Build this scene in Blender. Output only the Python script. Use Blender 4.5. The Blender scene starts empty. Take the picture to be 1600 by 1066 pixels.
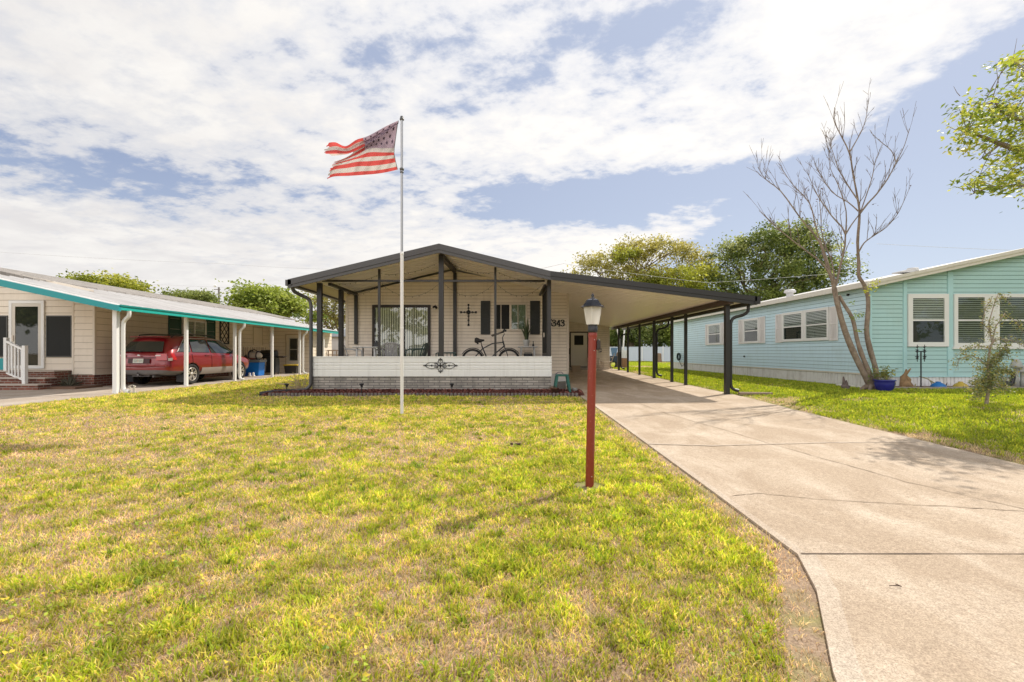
import bpy, bmesh, math, random
import numpy as np
from mathutils import Vector, Matrix

random.seed(7)
RNG = np.random.default_rng(11)
scene = bpy.context.scene
COL = scene.collection
CAMZ = 1.30
FPX = 711.0
VX, VY = 796.0, 551.0
R = math.radians


def lin(c):
    c = c / 255.0
    return c / 12.92 if c <= 0.04045 else ((c + 0.055) / 1.055) ** 2.4


def S(r, g, b, k=1.0):
    return (lin(r) * k, lin(g) * k, lin(b) * k)


def at(px, py, Y):
    """world point seen at a measured photo position when it stands at depth Y"""
    return Vector(((px - VX) / FPX * Y, Y, CAMZ + (VY - py) / FPX * Y))


def sstep(a, b, x):
    t = min(1.0, max(0.0, (x - a) / (b - a)))
    return t * t * (3 - 2 * t)


def G0(y):
    return 0.0138 * max(-30.0, min(y, 25.0))


def G(x, y):
    g = G0(y)
    tl = sstep(6.5, 9.6, -x) * sstep(3, 8, y)
    g = g * (1 - tl) + 0.205 * tl
    tr = sstep(6.1, 8.6, x) * sstep(2, 9, y)
    g = g * (1 - tr) + 0.30 * tr
    tf = sstep(27, 40, y)
    return g * (1 - tf) + 0.33 * tf


def G0_np(y):
    return 0.0138 * np.clip(y, -30, 25)


def ss_np(a, b, x):
    t = np.clip((x - a) / (b - a), 0, 1)
    return t * t * (3 - 2 * t)


def G_np(x, y):
    g = G0_np(y)
    tl = ss_np(6.5, 9.6, -x) * ss_np(3, 8, y)
    g = g * (1 - tl) + 0.205 * tl
    tr = ss_np(6.1, 8.6, x) * ss_np(2, 9, y)
    g = g * (1 - tr) + 0.30 * tr
    tf = ss_np(27, 40, y)
    return g * (1 - tf) + 0.33 * tf


# ---------------------------------------------------------------- materials
MATS = {}


def new_mat(name):
    m = bpy.data.materials.new(name)
    m.use_nodes = True
    nt = m.node_tree
    b = nt.nodes['Principled BSDF']
    return m, nt, b


def N(nt, typ, **kw):
    n = nt.nodes.new(typ)
    for k, v in kw.items():
        if k == 'ins':
            for i, val in v.items():
                n.inputs[i].default_value = val
        else:
            setattr(n, k, v)
    return n


def L(nt, a, b):
    nt.links.new(a, b)


def mixcol(nt, fac, a, b, blend='MIX'):
    n = N(nt, 'ShaderNodeMix', data_type='RGBA', blend_type=blend)
    n.clamp_factor = True
    for sock, v in ((n.inputs[0], fac), (n.inputs[6], a), (n.inputs[7], b)):
        if isinstance(v, (int, float)):
            sock.default_value = v
        elif isinstance(v, tuple):
            sock.default_value = (v[0], v[1], v[2], 1)
        else:
            L(nt, v, sock)
    return n.outputs[2]


def noise(nt, vec, scale, detail=4, rough=0.55, dist=0.0, out=0):
    n = N(nt, 'ShaderNodeTexNoise')
    n.inputs['Scale'].default_value = scale
    n.inputs['Detail'].default_value = detail
    n.inputs['Roughness'].default_value = rough
    n.inputs['Distortion'].default_value = dist
    if vec is not None:
        L(nt, vec, n.inputs['Vector'])
    return n.outputs[out]


def ramp(nt, fac, p0, p1, c0=(0, 0, 0), c1=(1, 1, 1)):
    n = N(nt, 'ShaderNodeValToRGB')
    e = n.color_ramp.elements
    e[0].position, e[1].position = p0, p1
    e[0].color = (*c0, 1)
    e[1].color = (*c1, 1)
    L(nt, fac, n.inputs[0])
    return n.outputs[0]


def worldpos(nt):
    return N(nt, 'ShaderNodeNewGeometry').outputs['Position']


def stretch(nt, vec, sx, sy, sz):
    n = N(nt, 'ShaderNodeVectorMath', operation='MULTIPLY')
    L(nt, vec, n.inputs[0])
    n.inputs[1].default_value = (sx, sy, sz)
    return n.outputs[0]


def add_bump(nt, b, h, strength=0.3, dist=0.01):
    n = N(nt, 'ShaderNodeBump')
    n.inputs['Strength'].default_value = strength
    n.inputs['Distance'].default_value = dist
    L(nt, h, n.inputs['Height'])
    L(nt, n.outputs[0], b.inputs['Normal'])


def M(name, col, rough=0.6, var=0.12, scale=3.0, bump=0.0, bscale=60.0, metal=0.0, spec=0.4,
      streak=None, dirt=None):
    """plain surface with mottling, optional vertical streaks and dirt colour"""
    if name in MATS:
        return MATS[name]
    m, nt, b = new_mat(name)
    p = worldpos(nt)
    f = noise(nt, p, scale, 5, 0.6)
    dark = tuple(c * (1 - var) for c in col)
    lite = tuple(min(1, c * (1 + var)) for c in col)
    c = mixcol(nt, f, dark, lite)
    f2 = noise(nt, p, scale * 9, 3, 0.6)
    c = mixcol(nt, f2, c, mixcol(nt, 0.5, c, dark), 'MIX')
    if streak:
        sv = stretch(nt, p, 5.0, 5.0, 0.35)
        sf = ramp(nt, noise(nt, sv, 2.2, 4, 0.6), 0.52, 0.78)
        n = N(nt, 'ShaderNodeMath', operation='MULTIPLY')
        L(nt, sf, n.inputs[0]); n.inputs[1].default_value = streak[1]
        c = mixcol(nt, n.outputs[0], c, streak[0])
    if dirt:
        df = ramp(nt, noise(nt, p, dirt[2], 6, 0.65), 0.5, 0.72)
        n = N(nt, 'ShaderNodeMath', operation='MULTIPLY')
        L(nt, df, n.inputs[0]); n.inputs[1].default_value = dirt[1]
        c = mixcol(nt, n.outputs[0], c, dirt[0])
    L(nt, c, b.inputs['Base Color'])
    rr = N(nt, 'ShaderNodeMapRange')
    L(nt, f, rr.inputs[0])
    rr.inputs[3].default_value = max(0.03, rough - 0.08)
    rr.inputs[4].default_value = min(1, rough + 0.08)
    L(nt, rr.outputs[0], b.inputs['Roughness'])
    b.inputs['Metallic'].default_value = metal
    b.inputs['Specular IOR Level'].default_value = spec
    if bump:
        add_bump(nt, b, noise(nt, p, bscale, 3), bump, 0.01)
    MATS[name] = m
    return m


def M_leaf(name, trans=0.35, rough=0.55):
    if name in MATS:
        return MATS[name]
    m, nt, b = new_mat(name)
    a = N(nt, 'ShaderNodeAttribute', attribute_name='Col')
    L(nt, a.outputs['Color'], b.inputs['Base Color'])
    b.inputs['Roughness'].default_value = rough
    b.inputs['Specular IOR Level'].default_value = 0.25
    t = N(nt, 'ShaderNodeBsdfTranslucent')
    hs = N(nt, 'ShaderNodeHueSaturation')
    hs.inputs['Value'].default_value = 1.25
    hs.inputs['Saturation'].default_value = 1.1
    L(nt, a.outputs['Color'], hs.inputs['Color'])
    L(nt, hs.outputs[0], t.inputs['Color'])
    mx = N(nt, 'ShaderNodeMixShader')
    mx.inputs[0].default_value = trans
    L(nt, b.outputs[0], mx.inputs[1]); L(nt, t.outputs[0], mx.inputs[2])
    L(nt, mx.outputs[0], nt.nodes['Material Output'].inputs[0])
    MATS[name] = m
    return m


def M_glass(name, tint=(0.9, 0.95, 0.95), refl=1.0, base=0.08):
    """window pane: clear with a fresnel reflection"""
    if name in MATS:
        return MATS[name]
    m, nt, b = new_mat(name)
    nt.nodes.remove(b)
    t = N(nt, 'ShaderNodeBsdfTransparent'); t.inputs[0].default_value = (*tint, 1)
    g = N(nt, 'ShaderNodeBsdfGlossy'); g.inputs['Roughness'].default_value = 0.02
    g.inputs[0].default_value = (refl, refl, refl, 1)
    lw = N(nt, 'ShaderNodeLayerWeight'); lw.inputs[0].default_value = 0.5
    pw = N(nt, 'ShaderNodeMath', operation='POWER'); L(nt, lw.outputs['Facing'], pw.inputs[0]); pw.inputs[1].default_value = 4.0
    ad = N(nt, 'ShaderNodeMath', operation='ADD'); L(nt, pw.outputs[0], ad.inputs[0]); ad.inputs[1].default_value = base + 0.045
    ad.use_clamp = True
    mx = N(nt, 'ShaderNodeMixShader')
    L(nt, ad.outputs[0], mx.inputs[0]); L(nt, t.outputs[0], mx.inputs[1]); L(nt, g.outputs[0], mx.inputs[2])
    L(nt, mx.outputs[0], nt.nodes['Material Output'].inputs[0])
    MATS[name] = m
    return m


def M_brick(name, c1, c2, mortar, bw=0.21, bh=0.075, msize=0.008, stain=(0.1, 0.09, 0.08), stain_amt=0.5, rough=0.85):
    if name in MATS:
        return MATS[name]
    m, nt, b = new_mat(name)
    p = worldpos(nt)
    sx = N(nt, 'ShaderNodeSeparateXYZ'); L(nt, p, sx.inputs[0])
    ad = N(nt, 'ShaderNodeMath', operation='ADD'); L(nt, sx.outputs[0], ad.inputs[0]); L(nt, sx.outputs[1], ad.inputs[1])
    cb = N(nt, 'ShaderNodeCombineXYZ'); L(nt, ad.outputs[0], cb.inputs[0]); L(nt, sx.outputs[2], cb.inputs[1])
    br = N(nt, 'ShaderNodeTexBrick')
    L(nt, cb.outputs[0], br.inputs['Vector'])
    br.inputs['Color1'].default_value = (*c1, 1); br.inputs['Color2'].default_value = (*c2, 1)
    br.inputs['Mortar'].default_value = (*mortar, 1)
    br.inputs['Scale'].default_value = 1.0
    br.inputs['Mortar Size'].default_value = msize
    br.inputs['Brick Width'].default_value = bw
    br.inputs['Row Height'].default_value = bh
    sv = stretch(nt, p, 1.0, 1.0, 0.5)
    sf = ramp(nt, noise(nt, sv, 3.5, 6, 0.7), 0.45, 0.75)
    mm = N(nt, 'ShaderNodeMath', operation='MULTIPLY'); L(nt, sf, mm.inputs[0]); mm.inputs[1].default_value = stain_amt
    c = mixcol(nt, mm.outputs[0], br.outputs['Color'], stain)
    c = mixcol(nt, noise(nt, p, 40, 3), c, mixcol(nt, 0.35, c, stain))
    L(nt, c, b.inputs['Base Color'])
    b.inputs['Roughness'].default_value = rough
    iv = N(nt, 'ShaderNodeMath', operation='SUBTRACT'); iv.inputs[0].default_value = 1.0
    L(nt, br.outputs['Fac'], iv.inputs[1])
    add_bump(nt, b, iv.outputs[0], 0.8, 0.008)
    MATS[name] = m
    return m


# ---------------------------------------------------------------- mesh builder
OFF = {}


class MB:
    def __init__(s):
        s.v, s.f, s.m, s.sm = [], [], [], []

    def add(s, verts, faces, mi=0, smooth=False):
        o = len(s.v)
        s.v += [tuple(v) for v in verts]
        for f in faces:
            s.f.append(tuple(i + o for i in f)); s.m.append(mi); s.sm.append(smooth)
        return s

    def box(s, x0, x1, y0, y1, z0, z1, mi=0):
        v = [(x, y, z) for z in (z0, z1) for y in (y0, y1) for x in (x0, x1)]
        return s.add(v, [(0, 2, 3, 1), (4, 5, 7, 6), (0, 1, 5, 4), (2, 6, 7, 3), (0, 4, 6, 2), (1, 3, 7, 5)], mi)

    def bar(s, p, q, w, h, mi=0, up=(0, 0, 1)):
        """rectangular bar from p to q, w across, h along up"""
        p, q = Vector(p), Vector(q)
        d = (q - p).normalized(); u = Vector(up)
        a = d.cross(u)
        if a.length < 1e-4:
            a = d.cross(Vector((0, 1, 0)))
        a.normalize(); u = a.cross(d).normalized()
        v = []
        for c in (p, q):
            for (i, j) in ((-1, -1), (1, -1), (1, 1), (-1, 1)):
                v.append(c + a * (i * w / 2) + u * (j * h / 2))
        return s.add(v, [(0, 1, 2, 3), (7, 6, 5, 4), (0, 4, 5, 1), (1, 5, 6, 2), (2, 6, 7, 3), (3, 7, 4, 0)], mi)

    def tube(s, pts, r, n=8, mi=0, caps=True, sq=1.0):
        pts = [Vector(p) for p in pts]
        if not isinstance(r, (list, tuple)):
            r = [r] * len(pts)
        ref = None; rings = []
        for i, p in enumerate(pts):
            a = pts[max(0, i - 1)]; b = pts[min(len(pts) - 1, i + 1)]
            d = (b - a)
            if d.length < 1e-9:
                d = Vector((0, 0, 1))
            d.normalize()
            if ref is None:
                ref = Vector((0, 0, 1)) if abs(d.z) < 0.9 else Vector((1, 0, 0))
            u = (ref - d * ref.dot(d))
            if u.length < 1e-4:
                u = d.orthogonal()
            u.normalize(); ref = u; w = d.cross(u)
            rings.append([p + (u * math.cos(2 * math.pi * k / n) + w * (sq * math.sin(2 * math.pi * k / n))) * r[i] for k in range(n)])
        v = [q for rg in rings for q in rg]; f = []
        for i in range(len(rings) - 1):
            for k in range(n):
                k2 = (k + 1) % n
                f.append((i * n + k, i * n + k2, (i + 1) * n + k2, (i + 1) * n + k))
        s.add(v, f, mi, True)
        if caps:
            s.add(rings[0], [tuple(reversed(range(n)))], mi); s.add(rings[-1], [tuple(range(n))], mi)
        return s

    def lathe(s, prof, c=(0, 0, 0), n=20, mi=0, axis='z', smooth=True):
        c = Vector(c); v = []; f = []
        for (r, h) in prof:
            for k in range(n):
                a = 2 * math.pi * k / n
                x, y = r * math.cos(a), r * math.sin(a)
                p = {'z': (x, y, h), 'x': (h, x, y), 'y': (x, h, y)}[axis]
                v.append(c + Vector(p))
        for i in range(len(prof) - 1):
            for k in range(n):
                k2 = (k + 1) % n
                f.append((i * n + k, i * n + k2, (i + 1) * n + k2, (i + 1) * n + k))
        s.add(v, f, mi, smooth)
        return s

    def prism(s, poly, vec, mi=0):
        """extrude a planar polygon (list of 3d points) by vec"""
        n = len(poly); vec = Vector(vec)
        v = [Vector(p) for p in poly] + [Vector(p) + vec for p in poly]
        f = [tuple(reversed(range(n))), tuple(range(n, 2 * n))]
        for i in range(n):
            j = (i + 1) % n
            f.append((i, j, j + n, i + n))
        return s.add(v, f, mi)

    def torus(s, c, R_, r, axis='x', n=32, k=8, mi=0, arc=(0, 2 * math.pi)):
        full = abs(arc[1] - arc[0] - 2 * math.pi) < 1e-6
        pts = []
        m = n if full else n + 1
        for i in range(n + 1):
            a = arc[0] + (arc[1] - arc[0]) * i / n
            x, y = R_ * math.cos(a), R_ * math.sin(a)
            pts.append(Vector(c) + Vector({'x': (0, x, y), 'y': (x, 0, y), 'z': (x, y, 0)}[axis]))
        return s.tube(pts, r, k, mi, caps=not full)

    def ball(s, c, rx, ry=None, rz=None, n=12, m=8, mi=0):
        ry = ry or rx; rz = rz or rx
        v = []; f = []
        for i in range(m + 1):
            t = math.pi * i / m
            for k in range(n):
                a = 2 * math.pi * k / n
                v.append((c[0] + rx * math.sin(t) * math.cos(a), c[1] + ry * math.sin(t) * math.sin(a), c[2] + rz * math.cos(t)))
        for i in range(m):
            for k in range(n):
                k2 = (k + 1) % n
                f.append((i * n + k, (i + 1) * n + k, (i + 1) * n + k2, i * n + k2))
        return s.add(v, f, mi, True)

    def xform(s, mat, start=0):
        for i in range(start, len(s.v)):
            s.v[i] = tuple(mat @ Vector(s.v[i]))
        return s

    def build(s, name, mats, parent=None, origin=None, bevel=0.0, local=False):
        me = bpy.data.meshes.new(name)
        o = Vector((0, 0, 0))
        if parent is not None and not local:
            o = OFF.get(parent.name, Vector((0, 0, 0)))
        elif origin is not None:
            o = Vector(origin)
        v = [(a[0] - o.x, a[1] - o.y, a[2] - o.z) for a in s.v]
        me.from_pydata(v, [], s.f)
        if not isinstance(mats, (list, tuple)):
            mats = [mats]
        for m in mats:
            me.materials.append(m)
        me.polygons.foreach_set('material_index', s.m)
        me.polygons.foreach_set('use_smooth', s.sm)
        bm = bmesh.new(); bm.from_mesh(me)
        bmesh.ops.recalc_face_normals(bm, faces=bm.faces)
        bm.to_mesh(me); bm.free()
        me.update()
        ob = bpy.data.objects.new(name, me)
        COL.objects.link(ob)
        if parent is not None:
            ob.parent = parent
            OFF[ob.name] = OFF.get(parent.name, Vector((0, 0, 0))).copy()
        else:
            if origin is not None:
                ob.location = origin
            OFF[ob.name] = o.copy()
        if bevel:
            md = ob.modifiers.new('Bevel', 'BEVEL'); md.width = bevel; md.segments = 2; md.limit_method = 'ANGLE'
        return ob


def tag(o, label=None, cat=None, group=None, kind=None):
    if label: o['label'] = label
    if cat: o['category'] = cat
    if group: o['group'] = group
    if kind: o['kind'] = kind
    return o


def thing(name, label, cat, loc=(0, 0, 0), group=None, rz=0.0):
    o = bpy.data.objects.new(name, None)
    o.empty_display_size = 0.2
    COL.objects.link(o)
    o.location = loc; o.rotation_euler = (0, 0, rz)
    OFF[o.name] = Vector(loc) if rz == 0.0 else Vector((0, 0, 0))
    return tag(o, label, cat, group)


def copy_tree(o, parent=None):
    c = o.copy(); COL.objects.link(c)
    if parent is not None:
        c.parent = parent
    for ch in list(o.children):
        copy_tree(ch, c)
    return c


def cards_mesh(name, P, A, B, Ccol, mat, parent=None, origin=(0, 0, 0), tip=0.0):
    """many small leaf faces: centre P, half axes A (length) and B (width), colours per leaf; leaf shaped hexes"""
    n = len(P)
    org = np.array(origin, dtype=np.float64)
    nrm = np.cross(A, B); nl = np.linalg.norm(nrm, axis=1, keepdims=True) + 1e-9
    nrm = nrm / nl * np.linalg.norm(B, axis=1, keepdims=True) * 0.35
    V = np.empty((n, 4, 3))
    V[:, 0] = P - A
    V[:, 1] = P + B * 1.0 + nrm
    V[:, 2] = P + A - nrm * tip
    V[:, 3] = P - B * 1.0 + nrm
    V = (V - org).reshape(-1, 3)
    me = bpy.data.meshes.new(name)
    me.vertices.add(n * 4); me.vertices.foreach_set('co', V.astype(np.float32).ravel())
    me.loops.add(n * 4); me.loops.foreach_set('vertex_index', np.arange(n * 4, dtype=np.int32))
    me.polygons.add(n)
    me.polygons.foreach_set('loop_start', np.arange(0, n * 4, 4, dtype=np.int32))
    me.polygons.foreach_set('loop_total', np.full(n, 4, dtype=np.int32))
    at_ = me.color_attributes.new('Col', 'FLOAT_COLOR', 'POINT')
    c4 = np.ones((n, 4, 4), dtype=np.float32)
    c4[:, :, :3] = Ccol[:, None, :]
    at_.data.foreach_set('color', c4.ravel())
    me.materials.append(mat)
    me.update(calc_edges=True)
    ob = bpy.data.objects.new(name, me); COL.objects.link(ob)
    if parent is not None:
        ob.parent = parent
    else:
        ob.location = origin
    return ob


def rand_dirs(n):
    d = RNG.normal(size=(n, 3))
    return d / np.linalg.norm(d, axis=1, keepdims=True)


def leaf_axes(n, size, up_bias=0.4, aspect=0.45, var=0.35):
    nrm = rand_dirs(n); nrm[:, 2] = np.abs(nrm[:, 2]) + up_bias
    nrm /= np.linalg.norm(nrm, axis=1, keepdims=True)
    t = rand_dirs(n)
    A = np.cross(nrm, t); A /= np.linalg.norm(A, axis=1, keepdims=True) + 1e-9
    B = np.cross(nrm, A)
    sz = size * (1 + var * RNG.uniform(-1, 1, size=(n, 1)))
    return A * sz * 0.5, B * sz * 0.5 * aspect
# ================================================================ camera, light, sky
cam_d = bpy.data.cameras.new('camera')
cam = bpy.data.objects.new('camera', cam_d); COL.objects.link(cam)
cam.location = (0, 0, CAMZ); cam.rotation_euler = (R(90), 0, 0)
cam_d.sensor_width = 36.0
cam_d.lens = 36.0 * FPX / 1600.0
cam_d.shift_x = (800 - VX) / 1600.0
cam_d.shift_y = (VY - 533) / 1600.0
cam_d.clip_start = 0.05; cam_d.clip_end = 3000
scene.camera = cam
scene.view_settings.view_transform = 'Standard'
scene.view_settings.look = 'None'
scene.view_settings.exposure = 0.0

SUNDIR = Vector((0.72, 0.58, 1.0)).normalized()
sun_d = bpy.data.lights.new('sun', 'SUN')
sun_d.energy = 5.0; sun_d.angle = R(0.5); sun_d.color = (1.0, 0.93, 0.82)
sun = bpy.data.objects.new('sun', sun_d); COL.objects.link(sun)
sun.rotation_euler = SUNDIR.to_track_quat('Z', 'Y').to_euler()
sun.location = (30, 24, 45)

world = bpy.data.worlds.new('World'); scene.world = world
world.use_nodes = True
wt = world.node_tree
bg = wt.nodes['Background']
STR = 0.12
bg.inputs['Strength'].default_value = STR
sky = N(wt, 'ShaderNodeTexSky')
sky.sky_type = 'NISHITA'
sky.sun_disc = False
sky.sun_elevation = math.asin(SUNDIR.z)
sky.sun_rotation = math.atan2(SUNDIR.x, SUNDIR.y)
sky.air_density = 1.0; sky.dust_density = 0.6; sky.ozone_density = 1.2
tc = N(wt, 'ShaderNodeTexCoord')
sp = N(wt, 'ShaderNodeSeparateXYZ'); L(wt, tc.outputs['Generated'], sp.inputs[0])


def wm(op, a, b=None, c=None, clamp=False):
    n = N(wt, 'ShaderNodeMath', operation=op); n.use_clamp = clamp
    for i, v in enumerate((a, b, c)):
        if v is None: continue
        if isinstance(v, (int, float)): n.inputs[i].default_value = v
        else: L(wt, v, n.inputs[i])
    return n.outputs[0]


zc = wm('MAXIMUM', sp.outputs[2], 0.03)
pxn = wm('DIVIDE', sp.outputs[0], zc); pyn = wm('DIVIDE', sp.outputs[1], zc)
cb = N(wt, 'ShaderNodeCombineXYZ'); L(wt, pxn, cb.inputs[0]); L(wt, pyn, cb.inputs[1])
PV = cb.outputs[0]
# rotate slightly and stretch so the cloud rolls run obliquely as altocumulus bands
zq = wm('ADD', zc, 0.16)
cq = N(wt, 'ShaderNodeCombineXYZ'); L(wt, wm('DIVIDE', sp.outputs[0], zq), cq.inputs[0]); L(wt, wm('DIVIDE', sp.outputs[1], zq), cq.inputs[1])
mp = N(wt, 'ShaderNodeMapping'); L(wt, cq.outputs[0], mp.inputs[0])
mp.inputs['Rotation'].default_value = (0, 0, R(24)); mp.inputs['Scale'].default_value = (1.15, 1.45, 1)
mp.inputs['Location'].default_value = (3.1, 1.7, 0)
n1 = noise(wt, mp.outputs[0], 1.15, 6, 0.58, 0.25)
n2 = noise(wt, mp.outputs[0], 3.4, 8, 0.62, 0.15)
n3 = noise(wt, mp.outputs[0], 8.0, 7, 0.6, 0.1)
cov = wm('ADD', wm('MULTIPLY', n1, 0.34), wm('ADD', wm('MULTIPLY', n2, 0.36), wm('MULTIPLY', n3, 0.30)))
# open gaps in the sheet and its clear eastern edge, all in the plane of the cloud deck
gaps = [(0.43, 1.40, 0.22, 0.22, 0.15), (0.40, 3.10, 0.72, 0.55, 0.27), (1.25, 2.66, 0.48, 0.24, 0.24),
        (-2.1, 1.75, 0.55, 0.4, 0.06), (-2.3, 2.75, 0.9, 0.6, 0.13), (-1.3, 2.9, 0.4, 0.3, 0.05),
        (0.75, 1.80, 0.30, 0.30, 0.10), (-0.45, 2.6, 0.3, 0.25, 0.07), (-2.9, 4.6, 1.3, 0.8, 0.05),
        (0.0, 1.6, 0.3, 0.25, 0.06)]
for (gx, gy, rx, ry, w) in gaps:
    dx = wm('MULTIPLY', wm('SUBTRACT', pxn, gx), 1 / rx); dy = wm('MULTIPLY', wm('SUBTRACT', pyn, gy), 1 / ry)
    d2 = wm('ADD', wm('MULTIPLY', dx, dx), wm('MULTIPLY', dy, dy))
    g = wm('MULTIPLY', wm('POWER', 2.718, wm('MULTIPLY', d2, -0.9)), w)
    cov = wm('SUBTRACT', cov, g)
mr = N(wt, 'ShaderNodeMapRange', interpolation_type='SMOOTHSTEP')
L(wt, pxn, mr.inputs[0]); mr.inputs[1].default_value = 1.25; mr.inputs[2].default_value = 2.0
mr.inputs[3].default_value = 0.0; mr.inputs[4].default_value = 0.36
cov = wm('SUBTRACT', cov, mr.outputs[0])
# calm the deck a little towards the horizon so that it closes up
mh = N(wt, 'ShaderNodeMapRange', interpolation_type='SMOOTHSTEP')
L(wt, sp.outputs[2], mh.inputs[0]); mh.inputs[1].default_value = 0.30; mh.inputs[2].default_value = 0.08
mh.inputs[3].default_value = 0.0; mh.inputs[4].default_value = 0.14
cov = wm('ADD', cov, wm('MULTIPLY', mh.outputs[0], 1.0))
cm = N(wt, 'ShaderNodeMapRange', interpolation_type='SMOOTHSTEP')
L(wt, cov, cm.inputs[0]); cm.inputs[1].default_value = 0.35; cm.inputs[2].default_value = 0.45
cloud = cm.outputs[0]
# cloud colour: thick parts a touch greyer, brighter towards the sun
sd = N(wt, 'ShaderNodeVectorMath', operation='DOT_PRODUCT'); L(wt, tc.outputs['Generated'], sd.inputs[0])
sd.inputs[1].default_value = tuple(SUNDIR)
glow = N(wt, 'ShaderNodeMapRange', interpolation_type='SMOOTHSTEP'); L(wt, sd.outputs['Value'], glow.inputs[0])
glow.inputs[1].default_value = 0.1; glow.inputs[2].default_value = 0.95
tex = ramp(wt, noise(wt, mp.outputs[0], 2.6, 7, 0.6, 0.3), 0.35, 0.68)
k = 1.0 / STR
cA = mixcol(wt, tex, tuple(v * k for v in (0.80, 0.78, 0.78)), tuple(v * k for v in (0.97, 0.945, 0.91)))
cB = mixcol(wt, glow.outputs[0], cA, tuple(v * k for v in (1.12, 1.08, 1.02)))
# unseen sky boosted behind the camera to fill the facades, dimmed overhead
thk = N(wt, 'ShaderNodeMapRange', interpolation_type='SMOOTHSTEP'); L(wt, cov, thk.inputs[0])
thk.inputs[1].default_value = 0.42; thk.inputs[2].default_value = 0.56
cB = mixcol(wt, thk.outputs[0], mixcol(wt, glow.outputs[0], tuple(v * k for v in (0.72, 0.73, 0.775)), tuple(v * k for v in (0.92, 0.92, 0.95))), cB)
mb1 = N(wt, 'ShaderNodeMapRange', interpolation_type='SMOOTHSTEP'); L(wt, sp.outputs[1], mb1.inputs[0])
mb1.inputs[1].default_value = 0.15; mb1.inputs[2].default_value = -0.6; mb1.inputs[3].default_value = 1.0; mb1.inputs[4].default_value = 2.6
mb2 = N(wt, 'ShaderNodeMapRange', interpolation_type='SMOOTHSTEP'); L(wt, sp.outputs[2], mb2.inputs[0])
mb2.inputs[1].default_value = 0.62; mb2.inputs[2].default_value = 0.8; mb2.inputs[3].default_value = 1.0; mb2.inputs[4].default_value = 0.22
cm_ = N(wt, 'ShaderNodeVectorMath', operation='SCALE'); L(wt, cB, cm_.inputs[0]); L(wt, mb1.outputs[0], cm_.inputs['Scale'])
cB = cm_.outputs[0]
SKYK = 0.9
sk = mixcol(wt, 1.0, sky.outputs[0], (SKYK, SKYK, SKYK * 1.0), 'MULTIPLY')
blue = tuple(v * k for v in (0.33, 0.405, 0.61))
blue2 = tuple(v * k for v in (0.56, 0.625, 0.79))
bl = mixcol(wt, glow.outputs[0], blue, blue2)
hz = N(wt, 'ShaderNodeMapRange', interpolation_type='SMOOTHSTEP'); L(wt, sp.outputs[2], hz.inputs[0])
hz.inputs[1].default_value = 0.42; hz.inputs[2].default_value = 0.0
bl = mixcol(wt, wm('MULTIPLY', hz.outputs[0], 0.75), bl, tuple(v * k for v in (0.72, 0.80, 0.92)))
sk = mixcol(wt, 0.8, sk, bl)
fin = mixcol(wt, cloud, sk, cB)
zf = N(wt, 'ShaderNodeVectorMath', operation='SCALE'); L(wt, fin, zf.inputs[0]); L(wt, mb2.outputs[0], zf.inputs['Scale'])
L(wt, zf.outputs[0], bg.inputs['Color'])

# ================================================================ ground
DRIVE_L = [(-6.0, -2.2), (0.0, 0.35), (1.2, 1.0), (1.8, 1.28), (2.4, 1.62), (2.81, 1.78), (4.0, 1.80), (9.5, 1.84), (11.9, 1.84)]
DRIVE_R = [(-6.0, 7.5), (0.0, 5.9), (2.8, 5.55), (4.9, 5.55), (9.0, 5.75), (11.2, 5.95), (26.2, 5.98)]


def interp(tab, y):
    ys = [a for a, _ in tab]; xs = [b for _, b in tab]
    return np.interp(y, ys, xs)


def ground_mat():
    m, nt, b = new_mat('ground')
    p = worldpos(nt)
    straw = mixcol(nt, noise(nt, p, 9, 6, 0.7), (0.33, 0.235, 0.17), (0.66, 0.50, 0.36))
    straw = mixcol(nt, ramp(nt, noise(nt, p, 60, 4, 0.7), 0.35, 0.7), mixcol(nt, 0.55, straw, (0.10, 0.065, 0.045)), straw)
    green = mixcol(nt, noise(nt, p, 14, 5, 0.7), (0.15, 0.19, 0.04), (0.33, 0.36, 0.075))
    sx = N(nt, 'ShaderNodeSeparateXYZ'); L(nt, p, sx.inputs[0])
    mrx = N(nt, 'ShaderNodeMapRange'); L(nt, sx.outputs[0], mrx.inputs[0])
    mrx.inputs[1].default_value = 5.6; mrx.inputs[2].default_value = 7.0; mrx.inputs[3].default_value = 0.0; mrx.inputs[4].default_value = 0.13
    mry = N(nt, 'ShaderNodeMapRange'); L(nt, sx.outputs[1], mry.inputs[0])
    mry.inputs[1].default_value = 6; mry.inputs[2].default_value = 14; mry.inputs[3].default_value = 0.0; mry.inputs[4].default_value = 0.1
    f = noise(nt, p, 1.3, 6, 0.65)
    a = N(nt, 'ShaderNodeMath', operation='ADD'); L(nt, f, a.inputs[0]); L(nt, mrx.outputs[0], a.inputs[1])
    a2 = N(nt, 'ShaderNodeMath', operation='ADD'); L(nt, a.outputs[0], a2.inputs[0]); L(nt, mry.outputs[0], a2.inputs[1])
    c = mixcol(nt, ramp(nt, a2.outputs[0], 0.48, 0.72), straw, green)
    L(nt, c, b.inputs['Base Color'])
    b.inputs['Roughness'].default_value = 0.95; b.inputs['Specular IOR Level'].default_value = 0.1
    add_bump(nt, b, noise(nt, p, 55, 5, 0.7), 0.7, 0.02)
    return m


def axis_vals(lo, hi, f0, f1, step):
    a = [f0 + step * i for i in range(int(round((f1 - f0) / step)) + 1)]
    d = step; x = f1
    while x < hi:
        d *= 1.6; x += d; a.append(min(x, hi))
    d = step; x = f0; b = []
    while x > lo:
        d *= 1.6; x -= d; b.append(max(x, lo))
    return list(reversed(b)) + a


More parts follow.
